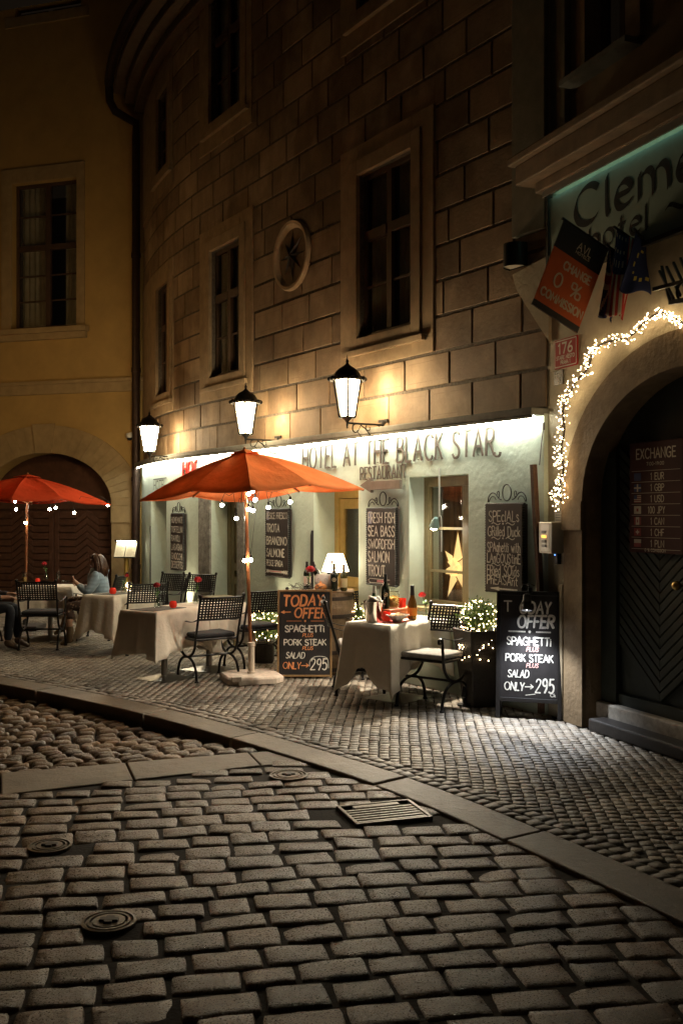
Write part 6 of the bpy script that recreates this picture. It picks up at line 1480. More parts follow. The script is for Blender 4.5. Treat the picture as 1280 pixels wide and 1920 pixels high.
# ------------------------------------------------------------------ planters with lit box bushes
LEAF = mat('box leaves', (.11, .19, .03), .5, var=.45, scale=18); POTM = mat('dark woven pot', (.035, .028, .022), .6, var=.3, scale=60, bump=.6, bscale=90); TERR = mat('brown pot', (.12, .07, .045), .7, var=.25)
def bush(parent, c, r, nl=900, sq=1.0):
    m = MB()
    for i in range(nl):
        v = Vector((random.gauss(0, 1), random.gauss(0, 1), random.gauss(0, 1))).normalized(); rr = r*(random.random()**.4)*random.uniform(.8, 1.12)*(1+.16*math.sin(5*v.x+c[2]*9)*math.cos(4*v.y)+.12*max(0, v.z)); p = Vector(c)+Vector((v.x*rr, v.y*rr, v.z*rr*sq))
        a = Vector((random.gauss(0, 1), random.gauss(0, 1), random.gauss(0, 1))).normalized(); b = a.orthogonal().normalized(); L, w = random.uniform(.024, .048), random.uniform(.007, .012)
        m.add([p-a*L/2, p+b*w, p+a*L/2, p-b*w], [(0, 1, 2, 3)])
    for i in range(70):      # loose sprigs
        v = Vector((random.gauss(0, 1), random.gauss(0, 1), abs(random.gauss(.5, .8)))).normalized(); L = r*random.uniform(1.05, 1.45)
        for k in range(7):
            p = Vector(c)+v*L*(.6+.4*k/6)+Vector((random.uniform(-.008, .008), random.uniform(-.008, .008), -.02*k/6)); a = (v+Vector((random.gauss(0, .8), random.gauss(0, .8), random.gauss(0, .8)))).normalized(); b = a.orthogonal().normalized()*.006
            m.add([p, p+a*.016+b, p+a*.034, p+a*.016-b], [(0, 1, 2, 3)])
    return m.build('foliage', LEAF, parent)
def twig_pts(n, r, sq=1., zmin=-.8): 
    out = []
    while len(out) < n:
        v = Vector((random.gauss(0, 1), random.gauss(0, 1), random.gauss(0, 1))).normalized()
        if v.z < zmin or v.y > .55: continue
        out.append(Vector((v.x, v.y, v.z*sq))*r*random.uniform(.95, 1.22))
    return out
def planter(label, flabel, loc, zc, r, pot, nb=110, sq=.9, trail=0):
    t = thing('planter', label, 'planter', loc, 0, 'lit box bushes in pots'); pot(t); bush(t, (0, 0, zc), r, 1100, sq)
    s = thing('fairy_light_net', flabel, 'fairy lights', (loc[0], loc[1], zc), 0, 'fairy lights on the box bushes'); P = twig_pts(nb, r, sq)
    for i in range(trail):
        a = random.uniform(PI*.85, PI*1.75); d = random.random(); P.append(Vector((math.cos(a)*(r*1.05+.04*d), math.sin(a)*(r*1.05+.04*d), -.08-.30*d)))
    m = MB()
    for i in range(0, len(P)-1):
        if (P[i]-P[i+1]).length < r*1.3: m.tube([P[i], P[i+1]], .0016, 3)
    for p in P[::2]: m.tube([p, p*.8], .0016, 3)
    m.build('wire', TWIG, s); fairy(s, P, .0042); return t
def pot_tapered(t):
    m = MB(); a, b, h = .115, .185, .70
    m.add([(-a, -a, 0), (a, -a, 0), (a, a, 0), (-a, a, 0), (-b, -b, h), (b, -b, h), (b, b, h), (-b, b, h), (-b+.02, -b+.02, h), (b-.02, -b+.02, h), (b-.02, b-.02, h), (-b+.02, b-.02, h), (-b+.03, -b+.03, h-.06), (b-.03, -b+.03, h-.06), (b-.03, b-.03, h-.06), (-b+.03, b-.03, h-.06)],
          [(3, 2, 1, 0)]+[(4*k+i, 4*k+(i+1) % 4, 4*k+4+(i+1) % 4, 4*k+4+i) for k in range(3) for i in range(4)]+[(12, 13, 14, 15)])
    o = m.build('pot', POTM, t, bevel=.008); o.rotation_euler = (0, 0, .35)
pp_ = at_z(901, 1326, 0); planter('tall tapered dark planter with a lit box bush beside the black A-board', 'warm fairy lights trailing over the bush in the tall tapered planter', (pp_.x, pp_.y+.10, 0), .80, .155, pot_tapered, 95, .95, 50)
def pot_round(t): m = MB(); m.lathe([(.13, 0), (.17, .22), (.185, .36), (.175, .36), (.165, .30), (.001, .30)], 20); m.build('pot', TERR, t, smooth=True, sharp=40)
pp_ = at_z(648, 1268, 0); pp_.y += .35; pp_.x += .03; planter('round box bush wrapped in lights in a brown pot beneath the barrel', 'warm fairy lights netted over the round bush beneath the barrel', (pp_.x, pp_.y, 0), .55, .20, pot_round, 190, 1.0)
def pot_basket(t): m = MB(); m.box((0, 0, .13), (.22, .22, .26)); m.build('pot', POTM, t, bevel=.012)
pp_ = at_z(494, 1244, 0); planter('small woven basket planter with lights behind the chair right of the parasol pole', 'warm fairy lights over the small basket planter behind the chair', (pp_.x, pp_.y+.12, 0), .42, .19, pot_basket, 130, .9)
# ------------------------------------------------------------------ small things on the tables
CLEARG = pane_glass('clear glass', (.90, .92, .91), .07, .02); DKG = mat('dark bottle glass', (.012, .016, .010), .06, coat=.5)
AMBG = mat('amber bottle glass', (.16, .07, .012), .06, coat=.5); ROSE = mat('red rose petals', (.55, .012, .022), .55, var=.2, scale=40, sheen=.3); STEM = mat('green stem', (.06, .14, .03), .5)
REDG = mat('red candle glass', (.62, .02, .015), .12, emit=.10, ecol=(1, .06, .02)); CREAMP = mat('cream label', (.62, .54, .38), .6)
def rose_vase(label, loc, h=.30, lean=(0, 0), scale=1., bloom=.032, vase=True):
    t = thing('rose_vase', label, 'vase', loc, 0, 'rose vases on the tables')
    m = MB(); s = scale
    m.lathe([(.028*s, 0), (.040*s, .012*s), (.042*s, .035*s), (.028*s, .075*s), (.013*s, .105*s), (.013*s, .125*s), (.018*s, .135*s), (.015*s, .135*s), (.010*s, .12*s), (.010*s, .105*s), (.025*s, .074*s), (.038*s, .036*s), (.034*s, .014*s), (.001, .010*s)], 18); m.build('vase', CLEARG, t, smooth=True)
    top = Vector((lean[0], lean[1], h)); P = [Vector((.01, 0, .02)), Vector((0, 0, .10*s)), Vector((top.x*.4, top.y*.4, h*.7)), top]
    m = MB(); m.tube(P, .0035, 6); m.build('stem', STEM, t, smooth=True)
    m = MB()
    for k in range(6):
        a = k*1.9; c = P[1].lerp(P[2], .2+.13*k); d = Vector((math.cos(a), math.sin(a)*.6, .55)).normalized(); L = random.uniform(.045, .06); w = Vector((-d.y, d.x, 0)).normalized()*.014
        m.add([c, c+d*L*.5+w, c+d*L, c+d*L*.5-w], [(0, 1, 2, 3)])
    m.build('leaves', mat('rose leaves', (.10, .2, .05), .5, var=.2), t)
    m = MB(); c = top
    for ring, (n, r, tl, hh) in enumerate(((4, .3, .25, 1.0), (5, .62, .55, .95), (6, .95, .95, .72))):
        for k in range(n):
            a = 2*PI*k/n+ring*.6; u = Vector((math.cos(a), math.sin(a), 0)); v = Vector((-u.y, u.x, 0)); R_ = bloom*r; wd = bloom*(.42+.18*ring); z0 = -bloom*.55
            pts = []
            for j in range(4):
                q = j/3
                for i in (-1, 0, 1): pts.append(c+u*(R_*(.35+.65*math.sin(q*1.9))-abs(i)*bloom*.12)+v*i*wd*(.45+.65*math.sin(q*2.2+.3))+Vector((0, 0, z0+q*bloom*1.5*hh-abs(i)*bloom*.08)))
            m.add(pts, [(j*3+i, j*3+i+1, j*3+4+i, j*3+3+i) for j in range(3) for i in range(2)])
    m.ball(tuple(c+Vector((0, 0, -.1*bloom))), bloom*.55, 10, 8); m.build('bloom', ROSE, t, smooth=True, sharp=0); return t
def onT(px, y, z=.7475): return at_z(px, y, z)
rose_vase('ribbed glass vase with a round red rose at the right end of the laden table', loc_on(F1_, A1, .80, .16), .215, (-.035, 0), 1.05, .033)
rose_vase('glass vase with a dark red rose on the runner left of the parasol pole', loc_on(F2_, A2, .34, .30), .245, (-.01, 0), 1., .034)
rose_vase('glass vase with a wide open red rose right behind the parasol pole', loc_on(F3_, A2, .12, .30), .27, (.02, 0), 1., .04)
rose_vase('glass vase with a small red rose on the table in front of the menu lectern', loc_on(F4_, A4, .42, .22), .22, (.04, 0), 1., .027)
rose_vase('glass vase with a red rose on the table of the seated pair', onT(83, 1088)+Vector((0, .1, 0)), .245, (-.03, 0), 1., .036)
def candle(label, loc, r=.042, sq=False):
    t = thing('candle_holder', label, 'candle holder', loc, 0, 'red glass candle holders'); m = MB()
    if sq: m.lathe([(.036, 0), (.042, .09), (.038, .09), (.033, .012), (.001, .012)], 4)
    else: m.lathe([(r*.55, 0), (r*.95, r*.5), (r, r*.95), (r*.85, r*1.5), (r*.68, r*1.8), (r*.62, r*1.78), (r*.8, r*1.4), (r*.9, r*.9), (r*.5, .006), (.001, .006)], 18)
    m.build('glass', REDG, t, smooth=not sq); m = MB(); m.lathe([(.018, .012), (.018, .03), (.001, .03)], 10); m.build('candle', mat('candle wax', (.8, .5, .3), .5, emit=1.2, ecol=(1, .35, .1)), t); return t
candle('red glass candle globe on the grey runner left of the parasol pole', loc_on(F2_, A2, .44, .17))
candle('red glass candle globe on the small table beside the woman', loc_on(F4_, A4, .20, .20), .045)
candle('low red candle glass on the table of the seated pair', onT(66, 1094)+Vector((0, .12, 0)), .036)
candle('red glass candle globe half hidden behind the bowl of snacks', loc_on(F1_, A1, .27, .24), .048)
def tumbler(label, loc, r=.035, h=.13, beer=None):
    t = thing('drinking_glass', label, 'glass', loc, 0, 'drinking glasses of the seated pair'); m = MB(); m.lathe([(r*.8, 0), (r, h), (r*.94, h), (r*.74, .008), (.001, .008)], 16); m.build('tumbler', CLEARG, t, smooth=True, sharp=40)
    if beer: m = MB(); m.lathe([(r*.70, .010), (r*.84, h*.55), (.001, h*.55)], 14); m.build('drink', mat(*beer), t, smooth=True)
tumbler('tall drinking glass at the left end of the seated pair\'s table', onT(42, 1094)+Vector((0, .10, 0)), .036, .16, ('pale beer', (.5, .3, .08), .2))
tumbler('plain tumbler on the woman\'s side of the seated pair\'s table', onT(103, 1089)+Vector((0, .18, 0)), .036, .13)
t = thing('ashtray', 'small glass ashtray on the seated pair\'s table near the woman', 'ashtray', onT(117, 1094)+Vector((0, .16, 0))); m = MB(); m.lathe([(.05, 0), (.065, .035), (.055, .035), (.04, .012), (.001, .012)], 16); m.build('bowl', CLEARG, t, smooth=True, sharp=40)
def bottle(label, loc, h=.31, r=.038, glass=None, lab=None, cap=(.02, .02, .02), ring=False, tilt=None, group='wine bottles', champ=False):
    t = thing('wine_bottle', label, 'bottle', loc, 0, group); m = MB(); g = glass or DKG
    if tilt: t.rotation_euler = tilt
    pr = [(r*.6, 0), (r, .008), (r, h*.40), (r*.86, h*.52), (r*.5, h*.68), (r*.38, h*.80), (r*.36, h*.97)] if champ else [(r*.8, 0), (r, .008), (r, h*.58), (r*.9, h*.64), (r*.5, h*.72), (r*.37, h*.77), (r*.36, h*.96)]
    m.lathe(pr+[(r*.42, h*.965), (r*.42, h), (.001, h)], 20); m.build('body', g, t, smooth=True, sharp=40)
    m = MB(); z0 = h*.72 if champ else h*.80; m.lathe([(r*.52, z0), (r*.41, h*.9), (r*.45, h+.002), (.001, h+.003)], 16); m.build('capsule', mat('capsule %.2f %.2f' % (cap[0], cap[1]), cap, .4, metal=.2), t, smooth=True, sharp=40)
    if lab is not None:
        m = MB(); a0, a1 = -PI*.98, -PI*.02; N = 12; za, zb = (h*.12, h*.36) if champ else (h*.14, h*.48)
        m.add([((r+.0012)*math.cos(a0+(a1-a0)*i/N), (r+.0012)*math.sin(a0+(a1-a0)*i/N), z) for z in (za, zb) for i in range(N+1)], [(i, i+1, N+2+i, N+1+i) for i in range(N)]); m.build('label', mat('bottle label %.2f %.2f' % (lab[0], lab[2]), lab, .6), t, smooth=True, sharp=0)
    if ring:
        m = MB(); N = 20; zc = h*.42; R0, R1 = .016, .022; vs = []
        for i in range(N):
            a = 2*PI*i/N
            for R_ in (R0, R1, .009): x = R_*math.cos(a); vs.append((x, -math.sqrt(r*r-x*x)-.0022, zc+R_*math.sin(a)))
        m.add(vs, [(3*i, 3*((i+1) % N), 3*((i+1) % N)+1, 3*i+1) for i in range(N)]+[tuple(3*i+2 for i in range(N))]); m.build('round_emblem', CREAMP, t)
    return t
# laden table
bx = loc_on(F1_, A1, .52, .33); t = thing('wooden_box', 'orange brown wooden box standing on the laden table under the jar', 'wooden box', bx, A1)
m = MB(); m.box((0, 0, .045), (.40, .18, .09)); m.box((0, 0, .096), (.42, .20, .012)); m.build('box', mat('orange brown wood', (.33, .10, .03), .45, var=.25, scale=12), t, bevel=.006)
bz = .7475+.102
bottle('black wine bottle with a round emblem, on the wooden box left of the pasta jar', loc_on(F1_, A1, .38, .335, bz), .33, .04, ring=True)
jl = loc_on(F1_, A1, .49, .325, bz); t = thing('pasta_jar', 'glass clip-top jar full of yellow pasta on the wooden box', 'jar', jl)
m = MB(); m.lathe([(.055, 0), (.062, .01), (.062, .13), (.050, .155), (.046, .16), (.056, .13), (.056, .012), (.001, .008)], 22); m.build('jar', CLEARG, t, smooth=True, sharp=40)
m = MB(); m.lathe([(.052, .16), (.058, .165), (.058, .18), (.03, .19), (.001, .19)], 22); m.tube([(.056*math.cos(a), .056*math.sin(a), .158) for a in [2*PI*i/20 for i in range(20)]], .002, 5, closed=True); m.build('lid', CLEARG, t, smooth=True, sharp=40)
m = MB()
for i in range(150):
    a = random.uniform(0, 2*PI); r_ = .050*math.sqrt(random.random()); c = Vector((r_*math.cos(a), r_*math.sin(a), random.uniform(.014, .115))); d = Vector((random.gauss(0, 1), random.gauss(0, 1), random.gauss(0, .6))).normalized()*.012; m.tube([c-d, c+Vector((0, 0, .002)), c+d], .0045, 5)
m.lathe([(.035, .012), (.035, .10), (.001, .11)], 12); m.build('pasta', mat('dry pasta', (.72, .42, .08), .6, var=.2, scale=60), t)
candle('square red candle glass on the wooden box beside the pasta jar', loc_on(F1_, A1, .585, .29, bz), .042, True)
bottle('sparkling wine bottle with an orange label standing at the front of the laden table', loc_on(F1_, A1, .52, .12), .325, .045, AMBG, (.72, .24, .03), (.02, .018, .016), champ=True)
bl_ = loc_on(F1_, A1, .27, .11); t = thing('snack_bowl', 'white square bowl heaped with snacks at the front edge of the laden table', 'bowl', bl_)
m = MB(); N = 24; pr = [(.035, .0), (.045, .012), (.085, .052), (.105, .066), (.100, .066), (.078, .050), (.040, .018), (.001, .014)]; vs = []
for r_, z_ in pr:
    for k in range(N): a = 2*PI*k/N; q = 1/max(abs(math.cos(a+.4)), abs(math.sin(a+.4)))**.5; vs.append((r_*q*math.cos(a), r_*q*math.sin(a), z_+(q-1)*.03*(r_/.1)))
m.add(vs, [(i*N+k, i*N+(k+1) % N, (i+1)*N+(k+1) % N, (i+1)*N+k) for i in range(len(pr)-1) for k in range(N)]+[tuple(reversed(range(N)))]); m.build('bowl', mat('white china', (.78, .76, .72), .2, coat=.3), t, smooth=True, sharp=50)
m = MB()
for i in range(46):
    a = random.uniform(0, 2*PI); r_ = .075*math.sqrt(random.random()); m.ball((r_*math.cos(a), r_*math.sin(a), .052+.034*(1-r_/.075)+random.uniform(-.004, .006)), random.uniform(.009, .014), 7, 5, sc=(1.2, .8, .7))
m.build('snacks', mat('pale snacks', (.68, .45, .24), .7, var=.25, scale=40), t, smooth=True)
wb = loc_on(F1_, A1, .12, .28); t = thing('wine_bucket', 'polished steel wine bucket on the left corner of the laden table', 'wine bucket', wb)
m = MB(); m.lathe([(.062, 0), (.066, .004), (.092, .19), (.098, .195), (.096, .20), (.089, .195), (.062, .012), (.001, .012)], 28); m.build('pail', mat('polished steel', (.62, .58, .54), .12, metal=1.), t, smooth=True, sharp=50)
for s in (-1, 1): m = MB(); m.tube([(s*.092, -.012, .17), (s*.112, -.012, .165), (s*.112, .012, .165), (s*.092, .012, .17)], .005, 6); m.build('handle', MATS['polished steel'], t, smooth=True)
m = MB(); 
m.ball((.012, -.028, .205), .062, 36, 24, sc=(1.15, .85, .62))
m.v = [tuple(Vector(p)+(Vector(p)-Vector((.012, -.028, .205)))*(.22*math.sin(p[0]*95+1)*math.sin(p[1]*80)+.18*math.sin(p[2]*120+p[0]*60))) for p in m.v]
o = m.build('cloth', mat('white napkin', (.72, .68, .6), .9), None, smooth=True, sharp=0); o.name = 'napkin'; o.location = wb; tag(o, 'crumpled white napkin stuffed into the steel wine bucket', 'napkin')
bottle('green bottle with its neck leaning out of the steel wine bucket', wb+Vector((-.015, .02, .02)), .31, .036, mat('green glass', (.02, .05, .02), .06), None, (.5, .46, .4), tilt=(math.radians(-4), math.radians(5), 0))
m = MB(); m.box((0, 0, .001), (.30, .22, .002)); o = m.build('place_mat', mat('red paper mat', (.42, .05, .04), .8)); o.location = loc_on(F1_, A1, .25, .17); o.rotation_euler = (0, 0, A1); tag(o, 'red paper mat under the snack bowl and wine bucket', 'place mat')

# ------------------------------------------------------------------ barrel with the table lamp and bottles
bt = ft(613, .36); bp = fac(bt, .36, 0); BR = thing('wine_barrel', 'old wooden barrel in front of the ochre niche, carrying lamp and bottles', 'barrel', bp)
HBt = .89
m = MB(); N = 26; pr = [(.27, 0), (.315, .16), (.335, HBt*.5), (.315, HBt-.16), (.275, HBt), (.262, HBt), (.262, HBt-.02), (.001, HBt-.02)]; vs = []
m.lathe(pr, N); m.build('staves', mat('aged barrel oak', (.23, .15, .085), .75, var=.4, scale=9, bump=.4), BR, sharp=0)
m = MB()
for z_ in (.06, .25, .64, .83): r_ = np.interp(z_, [0, .16, HBt*.5, HBt-.16, HBt], [.27, .315, .335, .315, .275])+.004; m.lathe([(r_-.004, z_-.022), (r_+.003, z_-.02), (r_+.003, z_+.02), (r_-.004, z_+.022)], 30)
m.build('hoops', mat('rusty hoop', (.07, .05, .04), .6, metal=.5, var=.3), BR, smooth=True, sharp=40)
m = MB(); m.box((0, 0, HBt+.010), (.60, .42, .02)); m.build('top_board', MATS['aged barrel oak'], BR, bevel=.004); TB = HBt+.021
fx = Vector((.90, -.43, 0)); fy = Vector((.43, .90, 0))
def onB(x, y): return bp+fx*x+fy*y+Vector((0, 0, TB))
LP = thing('table_lamp', 'lit table lamp with a pale cone shade on the barrel', 'table lamp', onB(.04, .13))
m = MB(); m.lathe([(.07, 0), (.07, .012), (.03, .03), (.018, .06), (.03, .10), (.014, .16), (.010, .27), (.001, .27)], 16); m.build('foot', mat('dark bronze', (.1, .06, .03), .4, metal=.6), LP, smooth=True)
m = MB(); m.lathe([(.155, .20), (.085, .40), (.083, .40), (.153, .20)], 28); m.build('lamp_shade', emis('lit lamp shade', (1.0, .80, .52), 5.5), LP, smooth=True, sharp=50)
ld = bpy.data.lights.new('table_lamp_light', 'POINT'); ld.energy = 9; ld.color = (1, .72, .42); ld.shadow_soft_size = .04; lo = bpy.data.objects.new('table_lamp_light', ld); COL.objects.link(lo); lo.parent = LP; lo.location = (0, 0, .29)
pt = onB(.0, -.02); t = thing('ceramic_wine_cooler', 'white patterned ceramic wine cooler holding bottles on the barrel', 'wine cooler', pt, .4)
m = MB(); m.lathe([(.08, 0), (.115, .03), (.135, .09), (.128, .15), (.112, .18), (.104, .18), (.118, .14), (.122, .09), (.10, .03), (.001, .02)], 26); m.build('pot', mat('white ceramic', (.66, .62, .58), .25, coat=.3), t, smooth=True, sharp=50)
m = MB()
for i in range(9):
    a = -PI*.95+i*.33; z_ = .06+.06*(i % 2)
    c = Vector((.130*math.cos(a), .130*math.sin(a), z_)); u = Vector((-math.sin(a), math.cos(a), 0)); m.tube([c+u*.015*math.cos(b)+Vector((0, 0, .015*math.sin(b))) for b in [2*PI*k/10 for k in range(10)]], .003, 5, closed=True)
m.build('ring_pattern', mat('grey glaze', (.3, .28, .28), .3), t)
for i, (x, y, r1, r2, lb) in enumerate(((-.05, .0, -4, -20, 'leaning bottle with a dark neck at the left of the ceramic cooler'), (.05, -.01, -10, 22, 'leaning bottle with a brown neck at the right of the ceramic cooler'), (.02, .05, 8, 10, 'leaning bottle standing upright at the back of the ceramic cooler'))):
    bottle(lb, pt+Vector((x, y, .04)), .29, .036, DKG, None, ((.03, .02, .02), (.2, .05, .03), (.35, .3, .22))[i], tilt=(math.radians(r1), math.radians(r2), 0))
bottle('dark bottle with a pale lower label at the left edge of the barrel top', onB(-.24, -.02), .31, .040, DKG, (.60, .52, .45), (.02, .02, .02))
bottle('black wine bottle with a round emblem on the right side of the barrel top', onB(.145, -.12), .30, .039, DKG, None, (.1, .06, .05), ring=True)
bottle('wine bottle with a tall cream label at the right edge of the barrel top', onB(.235, -.06), .29, .038, mat('olive glass', (.05, .045, .012), .08), (.62, .50, .28), (.35, .24, .15))
rose_vase('glass vase with a large red rose and green leaves on the barrel beside the lamp', onB(-.16, -.14), .23, (.02, 0), .95, .045)
t = thing('pumpkin', 'small orange ribbed pumpkin at the front of the barrel top', 'pumpkin', onB(.0, -.165)); m = MB(); N = 30
vs = []; pr = [(.02, .0), (.055, .012), (.068, .04), (.05, .07), (.02, .082), (.008, .095), (.004, .11)]
for r_, z_ in pr: vs += [(r_*(1+.10*math.cos(9*2*PI*k/N))*math.cos(2*PI*k/N), r_*(1+.10*math.cos(9*2*PI*k/N))*math.sin(2*PI*k/N), z_) for k in range(N)]
m.add(vs, [(i*N+k, i*N+(k+1) % N, (i+1)*N+(k+1) % N, (i+1)*N+k) for i in range(len(pr)-1) for k in range(N)]+[tuple(reversed(range(N))), tuple((len(pr)-1)*N+k for k in range(N))]); m.build('rind', mat('orange pumpkin rind', (.58, .22, .06), .5, var=.15), t, smooth=True, sharp=0)
# dry twigs laid along the top of the pine A-board
tw = tree_matrix(AB1) @ Vector((0, .10, .945)); t = thing('dry_twig_bunch', 'bunch of dark dry twigs lying along the top of the pine A-board', 'twigs', tw)
m = MB()
for i in range(46):
    c = Vector((random.uniform(-.16, .18), random.uniform(-.05, .02), random.uniform(0, .02))); d = Vector((random.uniform(-.08, .08), random.uniform(-.05, .02), random.uniform(-.03, .07))); m.tube([c, c+d*.6+Vector((0, 0, .01)), c+d], .0022, 4)
m.build('twigs', mat('dry grey twig', (.07, .06, .065), .8), t)

# ------------------------------------------------------------------ paper star and clamp lamp at the right window
w = OP['win']; st_ = ft(858, -.27); STR = thing('paper_star', 'glowing many-pointed paper star lantern behind the right-hand panes', 'star lantern', fac(st_, -.27, fz(858, 1064, -.27)), frz(st_))
m = MB(); R0 = .13
tips = [(90, .37), (38, .27), (-20, .22), (-62, .36), (-118, .36), (-160, .22), (142, .27)]
for k, (g, L) in enumerate(tips):
    a = math.radians(g); d = Vector((math.cos(a), 0, math.sin(a))); s = Vector((-d.z, 0, d.x)); b = R0*.62
    q = [d*.05+s*b*.8, d*.10+Vector((0, -.06, 0)), d*.05-s*b*.8, d*.10+Vector((0, .06, 0)), d*L]
    m.add(q, [(0, 1, 4), (1, 2, 4), (2, 3, 4), (3, 0, 4)])
for g in (15, 75, 135, 195, 255, 315):
    a = math.radians(g); d = Vector((math.cos(a)*.7, -.75, math.sin(a)*.7)).normalized(); s = d.orthogonal().normalized(); u = d.cross(s); m.add([s*.07, u*.07, -s*.07, -u*.07, d*.125], [(0, 1, 4), (1, 2, 4), (2, 3, 4), (3, 0, 4)])
m.build('paper_points', mat('glowing star paper', (.80, .60, .32), .9, emit=1.0, ecol=(1, .66, .27)), STR); sl_ = bpy.data.lights.new('paper_star_light', 'POINT'); sl_.energy = 14; sl_.color = (1, .80, .48); sl_.shadow_soft_size = .03; so_ = bpy.data.objects.new('paper_star_light', sl_); COL.objects.link(so_); so_.parent = STR
m = MB(); cc_ = Vector((0, 0, 0))
for g, L in tips: a = math.radians(g); m.tube([Vector((math.cos(a)*.10, -.062, math.sin(a)*.10)), Vector((math.cos(a)*L, -.001, math.sin(a)*L))], .005, 5)
m.tube([(0, 0, .36), (0, 0, .62)], .002, 4); m.build('seams', mat('paper seam', (.4, .22, .08), .8), STR)
ld = bpy.data.lights.new('window_room_light', 'POINT'); ld.energy = 7; ld.color = (1, .68, .36); ld.shadow_soft_size = .12; RLm = thing('room_lamp', 'small warm lamp hanging inside behind the right-hand window curtains', 'lamp', fac(.35, -1.3, 1.9)); m = MB(); m.ball((0, 0, 0), .06, 14, 10); m.build('globe', emis('warm globe', (1, .7, .4), 6.), RLm, smooth=True); m = MB(); m.tube([(0, 0, .06), (0, 0, .49)], .005, 5); m.build('cord', BLACK, RLm)
lo = bpy.data.objects.new('window_room_light', ld); COL.objects.link(lo); lo.parent = RLm; lo.location = (0, 0, -.14)
ct = ft(826, .02); CL2 = thing('hanging_lamp', 'small pale teal spotlight hanging on a white cord in front of the right window', 'spotlight', fac(ct, .05, fz(826, 972, .05)), frz(ct))
HM2 = Matrix.Translation((-.02, -.02, -.02)) @ Matrix.Rotation(math.radians(32), 4, 'Y') @ Matrix.Rotation(math.radians(12), 4, 'X')
m = MB(); m.lathe([(.02, .03), (.032, .0), (.045, -.05), (.052, -.075), (.047, -.075), (.03, -.02)], 18, M=HM2); m.build('shade', mat('pale teal enamel', (.32, .5, .5), .35), CL2, smooth=True, sharp=50)
m = MB(); m.ball((0, 0, -.075), .040, 12, 8); o = m.build('bulb', emis('spot bulb', (1.0, .88, .68), 90.), CL2, smooth=True); o.matrix_local = HM2
m = MB(); m.tube([Vector(p) for p in smooth_poly([(.0, .01), (.03, .03), (.05, -.02), (.052, -.2), (.05, -.33)], 4) for p in [(p[0], 0, p[1])]], .004, 5); m.tube([(.015, .0, .02), (.015, 0, .50)], .009, 6); m.build('cord', mat('white cord', (.6, .58, .52), .6), CL2, smooth=True)
ld = bpy.data.lights.new('hanging_lamp_light', 'SPOT'); ld.energy = 130; ld.color = (1, .86, .66); ld.spot_size = math.radians(110); ld.spot_blend = .6; ld.shadow_soft_size = .03
lo = bpy.data.objects.new('hanging_lamp_light', ld); COL.objects.link(lo); lo.parent = CL2; lo.matrix_local = Matrix.Translation((-.075, -.07, -.12)) @ Matrix.Rotation(math.radians(-6), 4, 'Y') @ Matrix.Rotation(math.radians(-36), 4, 'X')
# ground spike lights by the wall
def spike(label, px, n, aim, en, loc=None):
    t_ = ft(px, n); L_ = thing('spike_light', label, 'garden spotlight', fac(t_, n, 0), frz(t_), 'ground spotlights along the wall')
    m = MB(); m.lathe([(.07, 0), (.07, .012), (.015, .02), (.010, .10), (.001, .10)], 12); m.box((.03, .02, .02), (.10, .05, .03)); m.build('stand', BLACK, L_, smooth=True, sharp=40)
    M_ = Matrix.Translation((0, 0, .12)) @ Matrix.Rotation(aim, 4, 'X'); m = MB(); m.lathe([(.001, -.05), (.028, -.045), (.034, .03), (.034, .05), (.030, .05), (.028, .02), (.001, .01)], 14, M=M_); m.build('head', BLACK, L_, smooth=True, sharp=40)
    m = MB(); m.lathe([(.026, .021), (.001, .022)], 12, M=M_); m.build('lens', emis('warm lens', (1, .78, .48), 8.), L_)
    m = MB(); m.tube([Vector((.02+.10*math.cos(a)*.6, .05+.02*math.sin(2*a), .05+.045*math.sin(a))) for a in [2*PI*i/16 for i in range(17)]], .005, 5); m.build('cable', MATS['black cable'], L_)
    ld = bpy.data.lights.new('spike_light_beam', 'SPOT'); ld.energy = en; ld.color = (1, .80, .5); ld.spot_size = math.radians(56); ld.spot_blend = .8; ld.shadow_soft_size = .02
    lo = bpy.data.objects.new('spike_light_beam', ld); COL.objects.link(lo); lo.parent = L_; lo.matrix_local = M_ @ Matrix.Translation((0, 0, .055)) @ Matrix.Rotation(PI, 4, 'X')
spike('black ground spotlight with coiled cable beside the tapered planter', 871, .34, math.radians(-16), 5)
spike('black ground spotlight hidden behind the laden table below the FRESH FISH board', 700, .20, math.radians(-10), 50)
spike('black ground spotlight hidden behind the A-board below the PESCE FRESCO board', 521, .20, math.radians(-10), 50)
spike('black ground spotlight behind the chairs below the HOMEMADE board', 338, .20, math.radians(-10), 45)

# ------------------------------------------------------------------ menu lectern, things left of the door
lp = at_z(237, 1150, 0); LE = thing('menu_lectern', 'lit open menu book on a brass lectern post at the left end of the wall', 'menu lectern', (lp.x, lp.y, 0), -.12)
m = MB(); m.lathe([(.16, 0), (.16, .02), (.05, .04), (.045, .05), (.045, .98), (.001, .98)], 16); m.build('post', mat('yellow brass', (.45, .30, .08), .35, metal=.7, var=.2), LE, smooth=True, sharp=40)
RM = Matrix.Translation((0, -.03, 1.12)) @ Matrix.Rotation(math.radians(-28), 4, 'X')
m = MB(); m.box((0, 0, 0), (.40, .03, .30), M=RM); m.box((0, -.04, .16), (.42, .09, .02), M=RM); m.build('stand_frame', BLACK, LE, bevel=.004)
for s in (-1, 1): m = MB(); m.add([RM @ Vector(p) for p in ((s*.006, -.024, -.14), (s*.19, -.018, -.14), (s*.19, -.018, .14), (s*.006, -.024, .14))], [(0, 1, 2, 3)]); m.build('page', mat('menu paper', (.80, .76, .60), .8), LE)
m = MB()
for s in (-1, 1):
    for i in range(12): x0 = .03 if s > 0 else -.17; line2(m, x0, .11-.02*i, x0+random.uniform(.08, .14), .11-.02*i, .005, -.0255)
